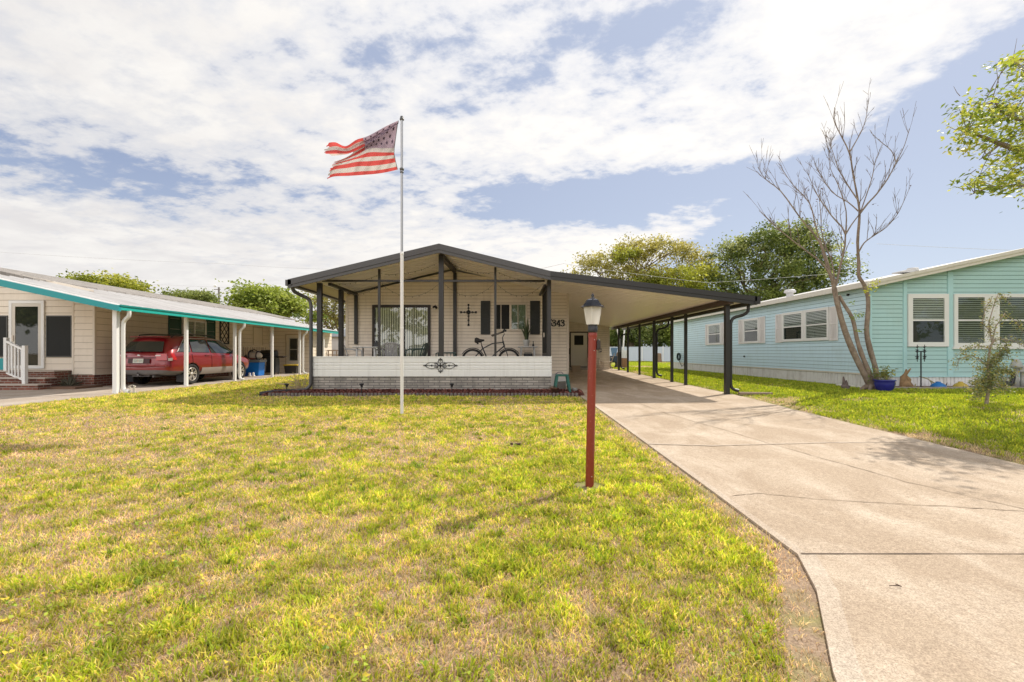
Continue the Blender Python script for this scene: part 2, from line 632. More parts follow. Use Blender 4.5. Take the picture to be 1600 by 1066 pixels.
xs = axis_vals(-1200, 1200, -16, 16, 0.5); ys = axis_vals(-600, 2000, -4, 42, 0.5)
g = MB(); nx = len(xs)
g.v = [(x, y, G(x, y)) for y in ys for x in xs]
for j in range(len(ys) - 1):
    for i in range(nx - 1):
        g.f.append((j * nx + i, j * nx + i + 1, (j + 1) * nx + i + 1, (j + 1) * nx + i)); g.m.append(0); g.sm.append(True)
tag(g.build('ground', ground_mat()), kind='structure')


def concrete(name, base, stain, light, sc=1.0):
    m, nt, b = new_mat(name)
    p = worldpos(nt)
    c = mixcol(nt, noise(nt, p, 0.7 * sc, 6, 0.6), base, stain)
    c = mixcol(nt, ramp(nt, noise(nt, stretch(nt, p, 1, 0.5, 1), 1.7 * sc, 7, 0.65, 0.6), 0.42, 0.68), c, light)
    c = mixcol(nt, ramp(nt, noise(nt, p, 4.5, 6, 0.7), 0.5, 0.75), c, mixcol(nt, 0.45, c, stain))
    sp_ = ramp(nt, noise(nt, p, 130, 4, 0.8), 0.36, 0.60)
    c = mixcol(nt, sp_, mixcol(nt, 0.58, c, (0.11, 0.08, 0.06)), c)
    sp2 = ramp(nt, noise(nt, p, 38, 5, 0.8), 0.36, 0.6)
    c = mixcol(nt, sp2, mixcol(nt, 0.32, c, (0.12, 0.08, 0.055)), c)
    L(nt, c, b.inputs['Base Color'])
    b.inputs['Roughness'].default_value = 0.9; b.inputs['Specular IOR Level'].default_value = 0.2
    add_bump(nt, b, noise(nt, p, 130, 4, 0.7), 0.5, 0.006)
    return m


M_conc = concrete('driveway_concrete', (0.68, 0.55, 0.415), (0.50, 0.385, 0.28), (0.82, 0.69, 0.55))
M_conc2 = concrete('slab_concrete', (0.58, 0.50, 0.42), (0.45, 0.37, 0.30), (0.68, 0.61, 0.53))
M_edge = concrete('driveway_edge', (0.72, 0.61, 0.49), (0.60, 0.48, 0.37), (0.80, 0.70, 0.58))
M_joint = M('joint_dark', (0.16, 0.12, 0.09), 0.95, 0.3, 20)
M_crack = M('crack_dark', (0.34, 0.265, 0.195), 0.95, 0.2, 8)
M_patch = M('joint_filler', (0.52, 0.43, 0.34), 0.9, 0.15, 12)

d = MB()
yy = [-6, -3, 0, 0.6, 1.2, 1.5, 1.8, 2.1, 2.4, 2.6, 2.81] + [3.2 + 0.4 * i for i in range(22)]
yy = sorted(set([round(v, 3) for v in yy if v < 11.9] + [11.9]))
UP = 0.018


def dz(y): return G0(y) + UP


for a, b_ in zip(yy[:-1], yy[1:]):
    la, lb = float(interp(DRIVE_L, a)), float(interp(DRIVE_L, b_)); ra, rb = float(interp(DRIVE_R, a)), float(interp(DRIVE_R, b_))
    e = 0.11 if b_ <= 2.81 else 0.06
    d.add([(la, a, dz(a)), (la + e, a, dz(a)), (lb + e, b_, dz(b_)), (lb, b_, dz(b_))], [(0, 1, 2, 3)], 1)
    d.add([(la + e, a, dz(a)), (ra, a, dz(a)), (rb, b_, dz(b_)), (lb + e, b_, dz(b_))], [(0, 1, 2, 3)], 0)
    for (pa, pb) in ((la, lb), (ra, rb)):
        d.add([(pa, a, dz(a) - 0.12), (pb, b_, dz(b_) - 0.12), (pb, b_, dz(b_)), (pa, a, dz(a))], [(0, 1, 2, 3)], 1)
# slab under the carport
for a, b_ in ((11.9, 15), (15, 18), (18, 22), (22, 25.0), (25.0, 26.2)):
    ra, rb = float(interp(DRIVE_R, a)), float(interp(DRIVE_R, b_))
    d.add([(1.15, a, dz(a)), (ra, a, dz(a)), (rb, b_, dz(b_)), (1.15, b_, dz(b_))], [(0, 1, 2, 3)], 0)
    d.add([(ra, a, dz(a) - 0.12), (rb, b_, dz(b_) - 0.12), (rb, b_, dz(b_)), (ra, a, dz(a))], [(0, 1, 2, 3)], 1)
d.add([(1.15, 11.9, dz(11.9) - .12), (1.84, 11.9, dz(11.9) - .12), (1.84, 11.9, dz(11.9)), (1.15, 11.9, dz(11.9))], [(0, 1, 2, 3)], 1)


def ribbon(pts, w, mi, lift=0.004, jit=0.0, sub=1):
    P = []
    for (p, q) in zip(pts[:-1], pts[1:]):
        for i in range(sub):
            t = i / sub
            P.append((p[0] + (q[0] - p[0]) * t, p[1] + (q[1] - p[1]) * t))
    P.append(pts[-1])
    P = [(x + random.uniform(-jit, jit), y + random.uniform(-jit, jit)) for x, y in P]
    for i in range(len(P) - 1):
        a = Vector((*P[i], 0)); b = Vector((*P[i + 1], 0)); t = (b - a)
        if t.length < 1e-6: continue
        n = Vector((-t.y, t.x, 0)).normalized() * (w / 2 * random.uniform(0.6, 1.4) if jit else w / 2)
        v = [a - n, b - n, b + n, a + n]
        d.add([(q.x, q.y, dz(q.y) + lift) for q in v], [(0, 1, 2, 3)], mi)


ribbon([(1.80, 2.81), (5.55, 2.80)], 0.011, 2, 0.004, 0.002, 14)
ribbon([(1.82, 5.98), (2.6, 5.86), (3.3, 5.95), (4.2, 6.05), (5.5, 6.1)], 0.05, 4, 0.004, 0.012, 8)
ribbon([(1.82, 5.95), (2.6, 5.83), (3.3, 5.92), (4.2, 6.02)], 0.012, 3, 0.006, 0.006, 10)
ribbon([(1.9, 3.9), (2.2, 3.96), (2.55, 3.82), (3.0, 3.72), (3.5, 3.64), (4.1, 3.5), (4.9, 3.45), (5.5, 3.52)], 0.010, 3, 0.004, 0.012, 8)
ribbon([(2.9, 10.4), (3.0, 8.6), (3.25, 7.2), (3.4, 6.1), (3.6, 5.1), (3.75, 4.3), (4.0, 3.7), (4.3, 3.1)], 0.010, 3, 0.004, 0.014, 8)
ribbon([(1.9, 10.25), (3.4, 10.2), (5.7, 10.25)], 0.014, 3, 0.004, 0.004, 8)
ribbon([(1.3, 17.5), (5.9, 17.5)], 0.014, 3, 0.004)
ribbon([(3.45, 2.72), (3.7, 2.55), (4.2, 2.45)], 0.008, 3, 0.004, 0.01, 6)
tag(d.build('driveway', [M_conc, M_edge, M_joint, M_crack, M_patch]), kind='structure')

# neighbour's slab on the left
SL = 0.235
d = MB()
d.add([(-10.06, -3, .1), (-10.06, 6, 0.19), (-10.06, 8.5, SL), (-10.06, 28, SL), (-15.5, 28, SL), (-15.5, 8.5, SL), (-15.5, 6, 0.19), (-15.5, -3, .1)],
      [(0, 1, 6, 7), (1, 2, 5, 6), (2, 3, 4, 5)], 0)
d.add([(-10.06, -3, .0), (-10.06, 28, 0.0), (-10.06, 28, SL), (-10.06, 8.5, SL), (-10.06, 6, .19), (-10.06, -3, .1)], [(0, 1, 2, 3, 4, 5)], 0)
tag(d.build('pavement', [M_conc2]), kind='structure')
# ================================================================ grass
def value_noise(x, y, cell, seed):
    r = np.random.default_rng(seed)
    T = r.random((256, 256))
    u = x / cell; v = y / cell
    i = np.floor(u).astype(int); j = np.floor(v).astype(int)
    fu = u - i; fv = v - j
    fu = fu * fu * (3 - 2 * fu); fv = fv * fv * (3 - 2 * fv)
    a = T[i % 256, j % 256]; b = T[(i + 1) % 256, j % 256]; c = T[i % 256, (j + 1) % 256]; e = T[(i + 1) % 256, (j + 1) % 256]
    return (a * (1 - fu) + b * fu) * (1 - fv) + (c * (1 - fu) + e * fu) * fv


def fbm(x, y, cell, seed, octv=4, rough=0.6):
    s = 0; amp = 1; tot = 0
    for o in range(octv):
        s = s + amp * value_noise(x + 37.3 * o, y + 17.1 * o, cell / (2 ** o), seed + o); tot += amp; amp *= rough
    return s / tot


def pick(n, cols, jitter=0.12):
    cols = np.array(cols); i = RNG.integers(0, len(cols), n); j = RNG.integers(0, len(cols), n); t = RNG.random((n, 1))
    c = cols[i] * (1 - t) + cols[j] * t
    return c * (1 + RNG.uniform(-jitter, jitter, (n, 1)))


def blades(name, X, Y, Z, H, W, lean, Ccol, mat, label, cat):
    """short bent grass blades, five vertices each, in one mesh"""
    n = len(X)
    az = RNG.uniform(0, 2 * np.pi, n); fa = RNG.uniform(0, 2 * np.pi, n)
    dx, dy = np.cos(az) * lean, np.sin(az) * lean
    up = np.sqrt(np.clip(1 - (lean * 0.8) ** 2, 0.02, 1))
    wx, wy = np.cos(fa) * W / 2, np.sin(fa) * W / 2
    V = np.empty((n, 5, 3))
    for k, (t, ww) in enumerate(((0, 1.0), (0, -1.0), (0.55, -0.85), (0.55, 0.85))):
        bend = t ** 1.6
        V[:, k, 0] = X + dx * H * bend + wx * ww
        V[:, k, 1] = Y + dy * H * bend + wy * ww
        V[:, k, 2] = Z + H * t * up
    V[:, 4, 0] = X + dx * H; V[:, 4, 1] = Y + dy * H; V[:, 4, 2] = Z + H * up * (1 - 0.25 * lean)
    V[:, :2, 2] -= 0.004
    me = bpy.data.meshes.new(name)
    me.vertices.add(n * 5); me.vertices.foreach_set('co', V.astype(np.float32).ravel())
    base = (np.arange(n) * 5)[:, None]
    loops = np.concatenate([base + np.array([[0, 1, 2, 3]]), base + np.array([[3, 2, 4]])], axis=1).ravel().astype(np.int32)
    me.loops.add(n * 7); me.loops.foreach_set('vertex_index', loops)
    ls = np.empty((n, 2), dtype=np.int32); ls[:, 0] = np.arange(n) * 7; ls[:, 1] = ls[:, 0] + 4
    lt = np.empty((n, 2), dtype=np.int32); lt[:, 0] = 4; lt[:, 1] = 3
    me.polygons.add(n * 2); me.polygons.foreach_set('loop_start', ls.ravel()); me.polygons.foreach_set('loop_total', lt.ravel())
    ca = me.color_attributes.new('Col', 'FLOAT_COLOR', 'POINT')
    c4 = np.ones((n, 5, 4), dtype=np.float32)
    c4[:, :, :3] = Ccol[:, None, :]
    c4[:, :2, :3] *= 0.5  # blade feet darkened, painting in the shade between blades
    ca.data.foreach_set('color', c4.ravel())
    me.materials.append(mat); me.update(calc_edges=True)
    ob = bpy.data.objects.new(name, me); COL.objects.link(ob)
    return tag(ob, label, cat, kind='stuff')


M_grass = M_leaf('grass_blades', 0.5, 0.6)
GREENS = [(0.35, 0.45, 0.055), (0.44, 0.50, 0.065), (0.23, 0.35, 0.05), (0.53, 0.52, 0.09), (0.40, 0.47, 0.06)]
STRAWS = [(0.78, 0.60, 0.40), (0.86, 0.71, 0.50), (0.70, 0.50, 0.33), (0.76, 0.64, 0.30), (0.60, 0.41, 0.28), (0.36, 0.23, 0.15), (0.72, 0.62, 0.28)]
YELLOW = [(0.66, 0.58, 0.15), (0.74, 0.64, 0.22), (0.60, 0.55, 0.14)]


def sample(x0, x1, y0, y1, rho0, yref, power, seed):
    """points whose density thins out with the distance from the street side"""
    r = np.random.default_rng(seed); out = []
    edges = np.geomspace(y0, y1, 26)
    for a, b in zip(edges[:-1], edges[1:]):
        ym = (a + b) / 2
        rho = rho0 * min(1.0, (yref / ym) ** power)
        n = int(rho * (x1 - x0) * (b - a)) if ym > 9 else None
        xa, xb = max(x0, -1.25 * b - 3.0), min(x1, 1.3 * b + 3.5)
        if xb <= xa: continue
        n = int(rho * (xb - xa) * (b - a))
        out.append(np.stack([r.uniform(xa, xb, n), r.uniform(a, b, n)], 1))
    p = np.concatenate(out)
    return p[:, 0], p[:, 1]


def lawn_front():
    x, y = sample(-10.2, 1.86, 1.35, 28.0, 16500, 2.4, 1.42, 3)
    dl = np.interp(y, [a for a, _ in DRIVE_L], [b for _, b in DRIVE_L])
    edge = dl - x                                         # distance from the drive
    rag = fbm(x, y, 0.35, 71, 3)
    bare = np.where(y < 2.9, 0.17, 0.07) * (0.5 + 1.0 * rag)
    keep = edge > 0.015
    inbare = edge < bare
    keep &= x > -10.04 - 0.03 * rag + 0.02
    keep &= ~((y > 11.72) & (x > -6.7) & (y < 12.5))
    keep &= ~((y > 12.3) & (x > -5.6))
    keep &= ~((y > 11.6) & (x > 1.0))
    keep &= ~(((x - 0.742) ** 2 + (y - 4.22) ** 2) < 0.14 ** 2 * (0.6 + rag))
    x, y, edge, rag, inbare = x[keep], y[keep], edge[keep], rag[keep], inbare[keep]
    g = 0.5 + 1.15 * (0.46 * fbm(x, y, 0.13, 21, 3, 0.75) + 0.30 * fbm(x, y, 0.42, 25, 3, 0.7) + 0.24 * fbm(x, y, 1.9, 31, 3) - 0.5)
    g = g - 0.035 + 0.06 * ss_np(6, 11, y) + 0.10 * ss_np(-2.5, 1.0, x) * (1 - ss_np(5, 9, y)) - 0.05 * ss_np(-3, -6, x) * (1 - ss_np(7, 11, y))
    g = g - 0.20 * (1 - ss_np(0.0, 0.28, edge - 0.05))
    sel = RNG.random(len(x))
    isg = (g + 0.62 * (sel - 0.5) > 0.535) & ~inbare
    # thin the dead patches so that soil shows
    thin = ((g < 0.46) & (RNG.random(len(x)) < 0.45)) | (inbare & (RNG.random(len(x)) < 0.72))
    ok = ~thin
    x, y, g, isg = x[ok], y[ok], g[ok], isg[ok]
    n = len(x)
    far = np.clip(y / 2.4, 1, None) ** 0.72
    tuft = np.clip((g - 0.52) * 6, 0, 1)
    H = np.where(isg, RNG.uniform(0.022, 0.05, n) + 0.045 * tuft * RNG.random(n), RNG.uniform(0.02, 0.05, n))
    H = H * (1 + 0.12 * (far - 1))
    W = np.where(isg, RNG.uniform(0.0035, 0.007, n) + 0.003 * tuft, RNG.uniform(0.002, 0.0042, n)) * far
    lean = np.where(isg, RNG.uniform(0.25, 1.0, n), RNG.uniform(0.45, 1.2, n))
    c = np.where(isg[:, None], pick(n, GREENS, 0.2), pick(n, STRAWS, 0.25))
    yl = isg & (RNG.random(n) < 0.20 + 0.22 * ss_np(5, 10, y))
    c = np.where(yl[:, None], pick(n, YELLOW, 0.15), c)
    br = fbm(x, y, 0.14, 91, 3, .8)
    c = c * (0.46 + 1.45 * br[:, None]) * np.array([1.06, 1.0, 0.95])
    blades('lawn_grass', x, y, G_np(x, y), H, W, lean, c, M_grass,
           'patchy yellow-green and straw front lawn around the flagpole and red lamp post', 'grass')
    # taller bright tufts fanning out of their own crowns
    xt, yt = sample(-9.5, 1.6, 1.4, 11.6, 30, 2.6, 0.9, 15)
    dl = np.interp(yt, [a for a, _ in DRIVE_L], [b for _, b in DRIVE_L])
    gt = 0.5 * fbm(xt, yt, 0.30, 21, 4, 0.75) + 0.5 * fbm(xt, yt, 1.9, 31, 3)
    k = (dl - xt > 0.22) & (gt + 0.1 * ss_np(-3, 1, xt) + RNG.normal(0, .06, len(xt)) > 0.53) & ~(((xt - .742) ** 2 + (yt - 4.22) ** 2) < .03)
    xt, yt = xt[k], yt[k]; m = 26; nt_ = len(xt)
    sz = np.repeat(RNG.uniform(.6, 1.35, nt_), m)
    ang = RNG.uniform(0, 2 * np.pi, nt_ * m); rad = np.abs(RNG.normal(0, .035, nt_ * m)) * sz
    X2 = np.repeat(xt, m) + rad * np.cos(ang); Y2 = np.repeat(yt, m) + rad * np.sin(ang)
    ft = np.clip(Y2 / 2.4, 1, None) ** .6
    c2 = np.repeat(pick(nt_, GREENS, .15), m, axis=0) * RNG.uniform(.6, 1.25, (nt_ * m, 1))
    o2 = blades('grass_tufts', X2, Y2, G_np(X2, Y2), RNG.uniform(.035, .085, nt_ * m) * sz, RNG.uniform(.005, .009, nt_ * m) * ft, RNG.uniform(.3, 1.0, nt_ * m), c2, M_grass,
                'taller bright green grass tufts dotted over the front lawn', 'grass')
    # broad-leaved clumps and yellow weeds as part of a second low layer
    xw, yw = sample(-9, 1.7, 1.4, 11.5, 48, 2.4, 1.0, 5)
    dl = np.interp(yw, [a for a, _ in DRIVE_L], [b for _, b in DRIVE_L])
    gg = fbm(xw, yw, 0.9, 51, 3)
    k = (dl - xw > 0.3) & (gg > 0.5) & ~((xw > -6.5) & (yw > 11.5))
    xw, yw = xw[k], yw[k]; P = []; C = []; Bs = []
    n = len(xw); m = 4
    px = np.repeat(xw, m) + RNG.normal(0, .022, n * m); py = np.repeat(yw, m) + RNG.normal(0, .022, n * m)
    pz = G_np(px, py) + RNG.uniform(0.015, 0.045, n * m)
    A, B = leaf_axes(n * m, 0.021, 0.9, 0.9)
    col = np.repeat(np.where(RNG.random((n, 1)) < 0.3, np.array([[0.72, 0.58, 0.08]]), pick(n, GREENS[:3], 0.2)), m, axis=0)
    o = cards_mesh('weeds', np.stack([px, py, pz], 1), A, B, col, M_leaf('weed_leaf', 0.3, 0.5))
    tag(o, 'small round-leaved green and yellow weeds scattered through the front lawn', 'weeds', kind='stuff')


def lawn_right():
    x, y = sample(5.3, 23.0, 2.2, 30.0, 9000, 2.6, 1.30, 8)
    dr = np.interp(y, [a for a, _ in DRIVE_R], [b for _, b in DRIVE_R])
    rag = fbm(x, y, 0.4, 72, 3)
    keep = (x - dr) > 0.03 + 0.16 * rag
    keep &= ~((x > 10.25) & (x < 20.2) & (y > 12.9))
    keep &= ~((x > 9.9) & (x < 20.2) & (y > 12.35))
    x, y = x[keep], y[keep]; dr = dr[keep]; n = len(x)
    g = 0.5 * fbm(x, y, 0.5, 22, 4, 0.7) + 0.5 * fbm(x, y, 2.0, 33, 3) + 0.17 * ss_np(0.1, 1.3, x - dr) - 0.06
    isg = g + 0.14 * (RNG.random(n) - 0.5) > 0.44
    far = np.clip(y / 2.6, 1, None) ** 0.72
    H = np.where(isg, RNG.uniform(0.03, 0.075, n), RNG.uniform(0.02, 0.045, n)) * (1 + 0.1 * (far - 1))
    W = np.where(isg, RNG.uniform(0.004, 0.007, n), RNG.uniform(0.002, 0.004, n)) * far
    lean = RNG.uniform(0.2, 0.9, n)
    gr = [(0.38, 0.46, 0.05), (0.52, 0.55, 0.07), (0.27, 0.36, 0.045), (0.63, 0.60, 0.09), (0.2, 0.28, 0.04)]
    c = np.where(isg[:, None], pick(n, gr, 0.2), pick(n, STRAWS, 0.2))
    c = c * (0.55 + 0.9 * fbm(x, y, 0.25, 93, 3, .7)[:, None])
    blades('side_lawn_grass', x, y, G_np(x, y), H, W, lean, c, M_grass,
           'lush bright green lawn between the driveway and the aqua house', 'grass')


def lawn_back():
    r = np.random.default_rng(4)
    n = 60000
    x = r.uniform(5.5, 15, n); y = r.uniform(29.5, 50, n)
    isg = fbm(x, y, 1.5, 5, 3) > 0.40
    c = np.where(isg[:, None], pick(n, [(0.42, 0.50, 0.06), (0.34, 0.43, 0.05), (0.52, 0.53, 0.08)], .2), pick(n, STRAWS, .2))
    blades('back_lawn_grass', x, y, G_np(x, y), r.uniform(.05, .1, n), np.full(n, 0.035), r.uniform(.2, .8, n), c, M_grass,
           'sunlit grass of the back yard in front of the white fence', 'grass')


lawn_front(); lawn_right(); lawn_back()

# ================================================================ trees
M_bark = M('bark', (0.16, 0.115, 0.08), 0.9, 0.35, 9, 0.6, 40)
M_bark_pale = M('bark_pale', (0.27, 0.205, 0.16), 0.9, 0.6, 13, 1.0, 38, streak=((.09, .065, .05), .75), dirt=((.40, .34, .28), .6, 6))
M_twig = M('twig', (0.20, 0.155, 0.13), 0.9, 0.25, 6)
M_tleaf = M_leaf('tree_leaf', 0.35, 0.5)


def limb_path(p, q, n=6, wob=0.06):
    p, q = Vector(p), Vector(q); Ln = (q - p).length
    pts = [p]
    for i in range(1, n):
        t = i / n
        w = Vector((random.gauss(0, 1), random.gauss(0, 1), random.gauss(0, .6))) * (Ln * wob * math.sin(math.pi * t))
        pts.append(p.lerp(q, t) + w + Vector((0, 0, 0.10 * Ln * math.sin(math.pi * t))))
    return pts + [q]


def crown(lobes, nclump, nleaf, size, palette, spread, seed, sunbias=0.25, up=0.4, aspect=0.55):
    r = np.random.default_rng(seed)
    vols = np.array([l[3] * l[4] * l[5] for l in lobes]) ** 0.75; vols = vols / vols.sum()
    P = []; C = []
    sd_ = np.array(SUNDIR)
    pal = np.array(palette)
    for i, l in enumerate(lobes):
        k = max(3, int(nclump * vols[i]))
        d = r.normal(size=(k, 3)); d /= np.linalg.norm(d, axis=1, keepdims=True)
        d[:, 2] = np.where(d[:, 2] < -0.35, -d[:, 2], d[:, 2])
        rad = r.uniform(0.50, 1.13, (k, 1))
        cc = np.array(l[:3]) + d * rad * np.array(l[3:6])
        for j in range(k):
            m = max(4, int(nleaf * r.uniform(0.5, 1.5)))
            s = spread * r.uniform(0.45, 1.15)
            off = r.normal(size=(m, 3)) * np.array([s, s, s * 0.6])
            P.append(cc[j] + off)
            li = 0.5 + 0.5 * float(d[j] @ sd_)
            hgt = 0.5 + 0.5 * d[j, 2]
            t = np.clip(0.5 * hgt + sunbias * li + r.normal(0, .2), 0, 0.999)  # sunlight put into the colour: sun-facing and higher clumps are lighter
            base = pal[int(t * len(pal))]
            C.append(base * r.uniform(0.75, 1.25, (m, 1)))
    P = np.concatenate(P); C = np.concatenate(C)
    A, B = leaf_axes(len(P), size, up, aspect)
    return P, A, B, C


def tree(name, label, base, lobes, trunk_r, nclump, nleaf, size, palette, spread, seed, group=None, mat=None, split=0.45):
    random.seed(seed)
    base = Vector(base)
    t = thing(name, label, 'tree', base, group)
    b = MB()
    cx = sum(l[0] for l in lobes) / len(lobes); cy = sum(l[1] for l in lobes) / len(lobes); cz = min(l[2] - l[5] * 0.5 for l in lobes)
    fork = Vector((base.x * 0.6 + cx * 0.4, base.y * 0.6 + cy * 0.4, base.z + (cz - base.z) * (0.55 + split * 0.5)))
    b.tube([base - Vector((0, 0, .1)), base + Vector((0, 0, .3)), base.lerp(fork, .5) + Vector((.1, .05, 0)), fork],
           [trunk_r * 1.35, trunk_r, trunk_r * .85, trunk_r * .75], 10)
    for l in lobes:
        c = Vector(l[:3])
        pth = limb_path(fork, c, 6, .07)
        b.tube(pth, [trunk_r * .5 * (1 - .78 * i / 6) for i in range(7)], 7)
        for q in range(6):
            st = pth[random.randint(2, 5)]
            e = c + Vector((random.uniform(-1, 1) * l[3], random.uniform(-1, 1) * l[4], random.uniform(-.3, 1) * l[5])) * .85
            pp = limb_path(st, e, 4, .08)
            b.tube(pp, [trunk_r * .17 * (1 - .8 * i / 4) for i in range(5)], 5)
    b.build('trunk', mat or M_bark, t)
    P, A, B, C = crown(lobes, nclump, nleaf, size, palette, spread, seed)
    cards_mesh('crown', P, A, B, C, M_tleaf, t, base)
    return t


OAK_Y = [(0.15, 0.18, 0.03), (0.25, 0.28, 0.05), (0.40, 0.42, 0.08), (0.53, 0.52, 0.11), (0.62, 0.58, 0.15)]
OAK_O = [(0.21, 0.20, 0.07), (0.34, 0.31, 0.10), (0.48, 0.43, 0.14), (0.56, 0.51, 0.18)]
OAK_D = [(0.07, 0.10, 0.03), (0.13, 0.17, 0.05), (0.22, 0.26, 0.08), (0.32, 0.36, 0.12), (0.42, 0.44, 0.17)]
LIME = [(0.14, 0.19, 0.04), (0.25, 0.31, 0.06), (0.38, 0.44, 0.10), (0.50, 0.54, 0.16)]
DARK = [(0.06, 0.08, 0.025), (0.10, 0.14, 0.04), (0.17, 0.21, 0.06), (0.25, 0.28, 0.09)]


def lob(px, py, Y, rx, ry, dy=0.0, rd=None):
    """ellipsoid lobe from a measured centre and radii (photo units at depth Y)"""
    p = at(px, py, Y); k = Y / FPX
    return (p.x, p.y + dy, p.z, rx * k, (rd or rx) * k, ry * k)


GZ = 0.33
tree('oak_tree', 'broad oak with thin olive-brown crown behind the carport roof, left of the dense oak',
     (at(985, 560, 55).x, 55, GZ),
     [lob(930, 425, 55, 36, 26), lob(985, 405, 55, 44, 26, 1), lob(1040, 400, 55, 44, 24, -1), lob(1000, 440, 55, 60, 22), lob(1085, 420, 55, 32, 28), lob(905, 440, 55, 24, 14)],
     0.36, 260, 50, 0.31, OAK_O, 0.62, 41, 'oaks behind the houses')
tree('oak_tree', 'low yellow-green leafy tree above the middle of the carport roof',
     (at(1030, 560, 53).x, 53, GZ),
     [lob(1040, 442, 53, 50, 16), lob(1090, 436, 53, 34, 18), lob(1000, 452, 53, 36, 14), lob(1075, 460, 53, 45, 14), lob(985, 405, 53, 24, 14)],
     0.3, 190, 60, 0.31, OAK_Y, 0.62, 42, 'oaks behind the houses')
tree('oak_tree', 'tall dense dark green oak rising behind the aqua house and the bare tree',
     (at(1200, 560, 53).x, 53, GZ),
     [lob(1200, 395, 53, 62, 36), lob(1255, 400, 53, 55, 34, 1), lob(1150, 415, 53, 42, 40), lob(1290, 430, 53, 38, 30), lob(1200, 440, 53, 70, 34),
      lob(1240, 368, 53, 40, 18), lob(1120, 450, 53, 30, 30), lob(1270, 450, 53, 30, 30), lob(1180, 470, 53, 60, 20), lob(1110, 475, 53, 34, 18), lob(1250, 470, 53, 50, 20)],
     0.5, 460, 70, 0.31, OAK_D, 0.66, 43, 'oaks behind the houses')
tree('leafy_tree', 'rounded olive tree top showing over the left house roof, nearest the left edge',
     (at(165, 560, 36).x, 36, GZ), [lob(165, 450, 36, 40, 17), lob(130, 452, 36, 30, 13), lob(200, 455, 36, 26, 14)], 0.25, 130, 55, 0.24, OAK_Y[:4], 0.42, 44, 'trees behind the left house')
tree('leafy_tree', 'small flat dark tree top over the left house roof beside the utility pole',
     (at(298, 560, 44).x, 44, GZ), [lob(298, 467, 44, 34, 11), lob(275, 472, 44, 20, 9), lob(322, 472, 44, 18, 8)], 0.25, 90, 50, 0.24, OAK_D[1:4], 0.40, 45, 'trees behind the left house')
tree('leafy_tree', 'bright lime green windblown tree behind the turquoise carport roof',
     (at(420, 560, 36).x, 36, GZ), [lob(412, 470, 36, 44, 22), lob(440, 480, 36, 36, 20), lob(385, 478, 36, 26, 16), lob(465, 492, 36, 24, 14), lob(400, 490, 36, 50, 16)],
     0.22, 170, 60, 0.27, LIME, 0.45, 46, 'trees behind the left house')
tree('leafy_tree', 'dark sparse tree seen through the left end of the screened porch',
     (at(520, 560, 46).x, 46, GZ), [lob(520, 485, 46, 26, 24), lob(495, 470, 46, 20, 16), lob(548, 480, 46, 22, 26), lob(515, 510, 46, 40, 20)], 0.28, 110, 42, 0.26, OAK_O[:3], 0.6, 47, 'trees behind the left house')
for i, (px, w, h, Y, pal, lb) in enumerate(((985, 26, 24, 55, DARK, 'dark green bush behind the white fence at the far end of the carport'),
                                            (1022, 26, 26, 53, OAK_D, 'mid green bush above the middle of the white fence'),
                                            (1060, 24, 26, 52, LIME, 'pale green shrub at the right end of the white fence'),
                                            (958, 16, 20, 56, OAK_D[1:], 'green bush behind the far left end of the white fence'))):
    tree('bush', lb, (at(px, 560, Y).x, Y, GZ), [lob(px, 530, Y, w, h), lob(px + 14, 520, Y, w * .7, h * .7), lob(px - 12, 535, Y, w * .7, h * .8)], 0.15, 90, 60, 0.26, pal, .5, 60 + i, 'bushes beyond the back fence')

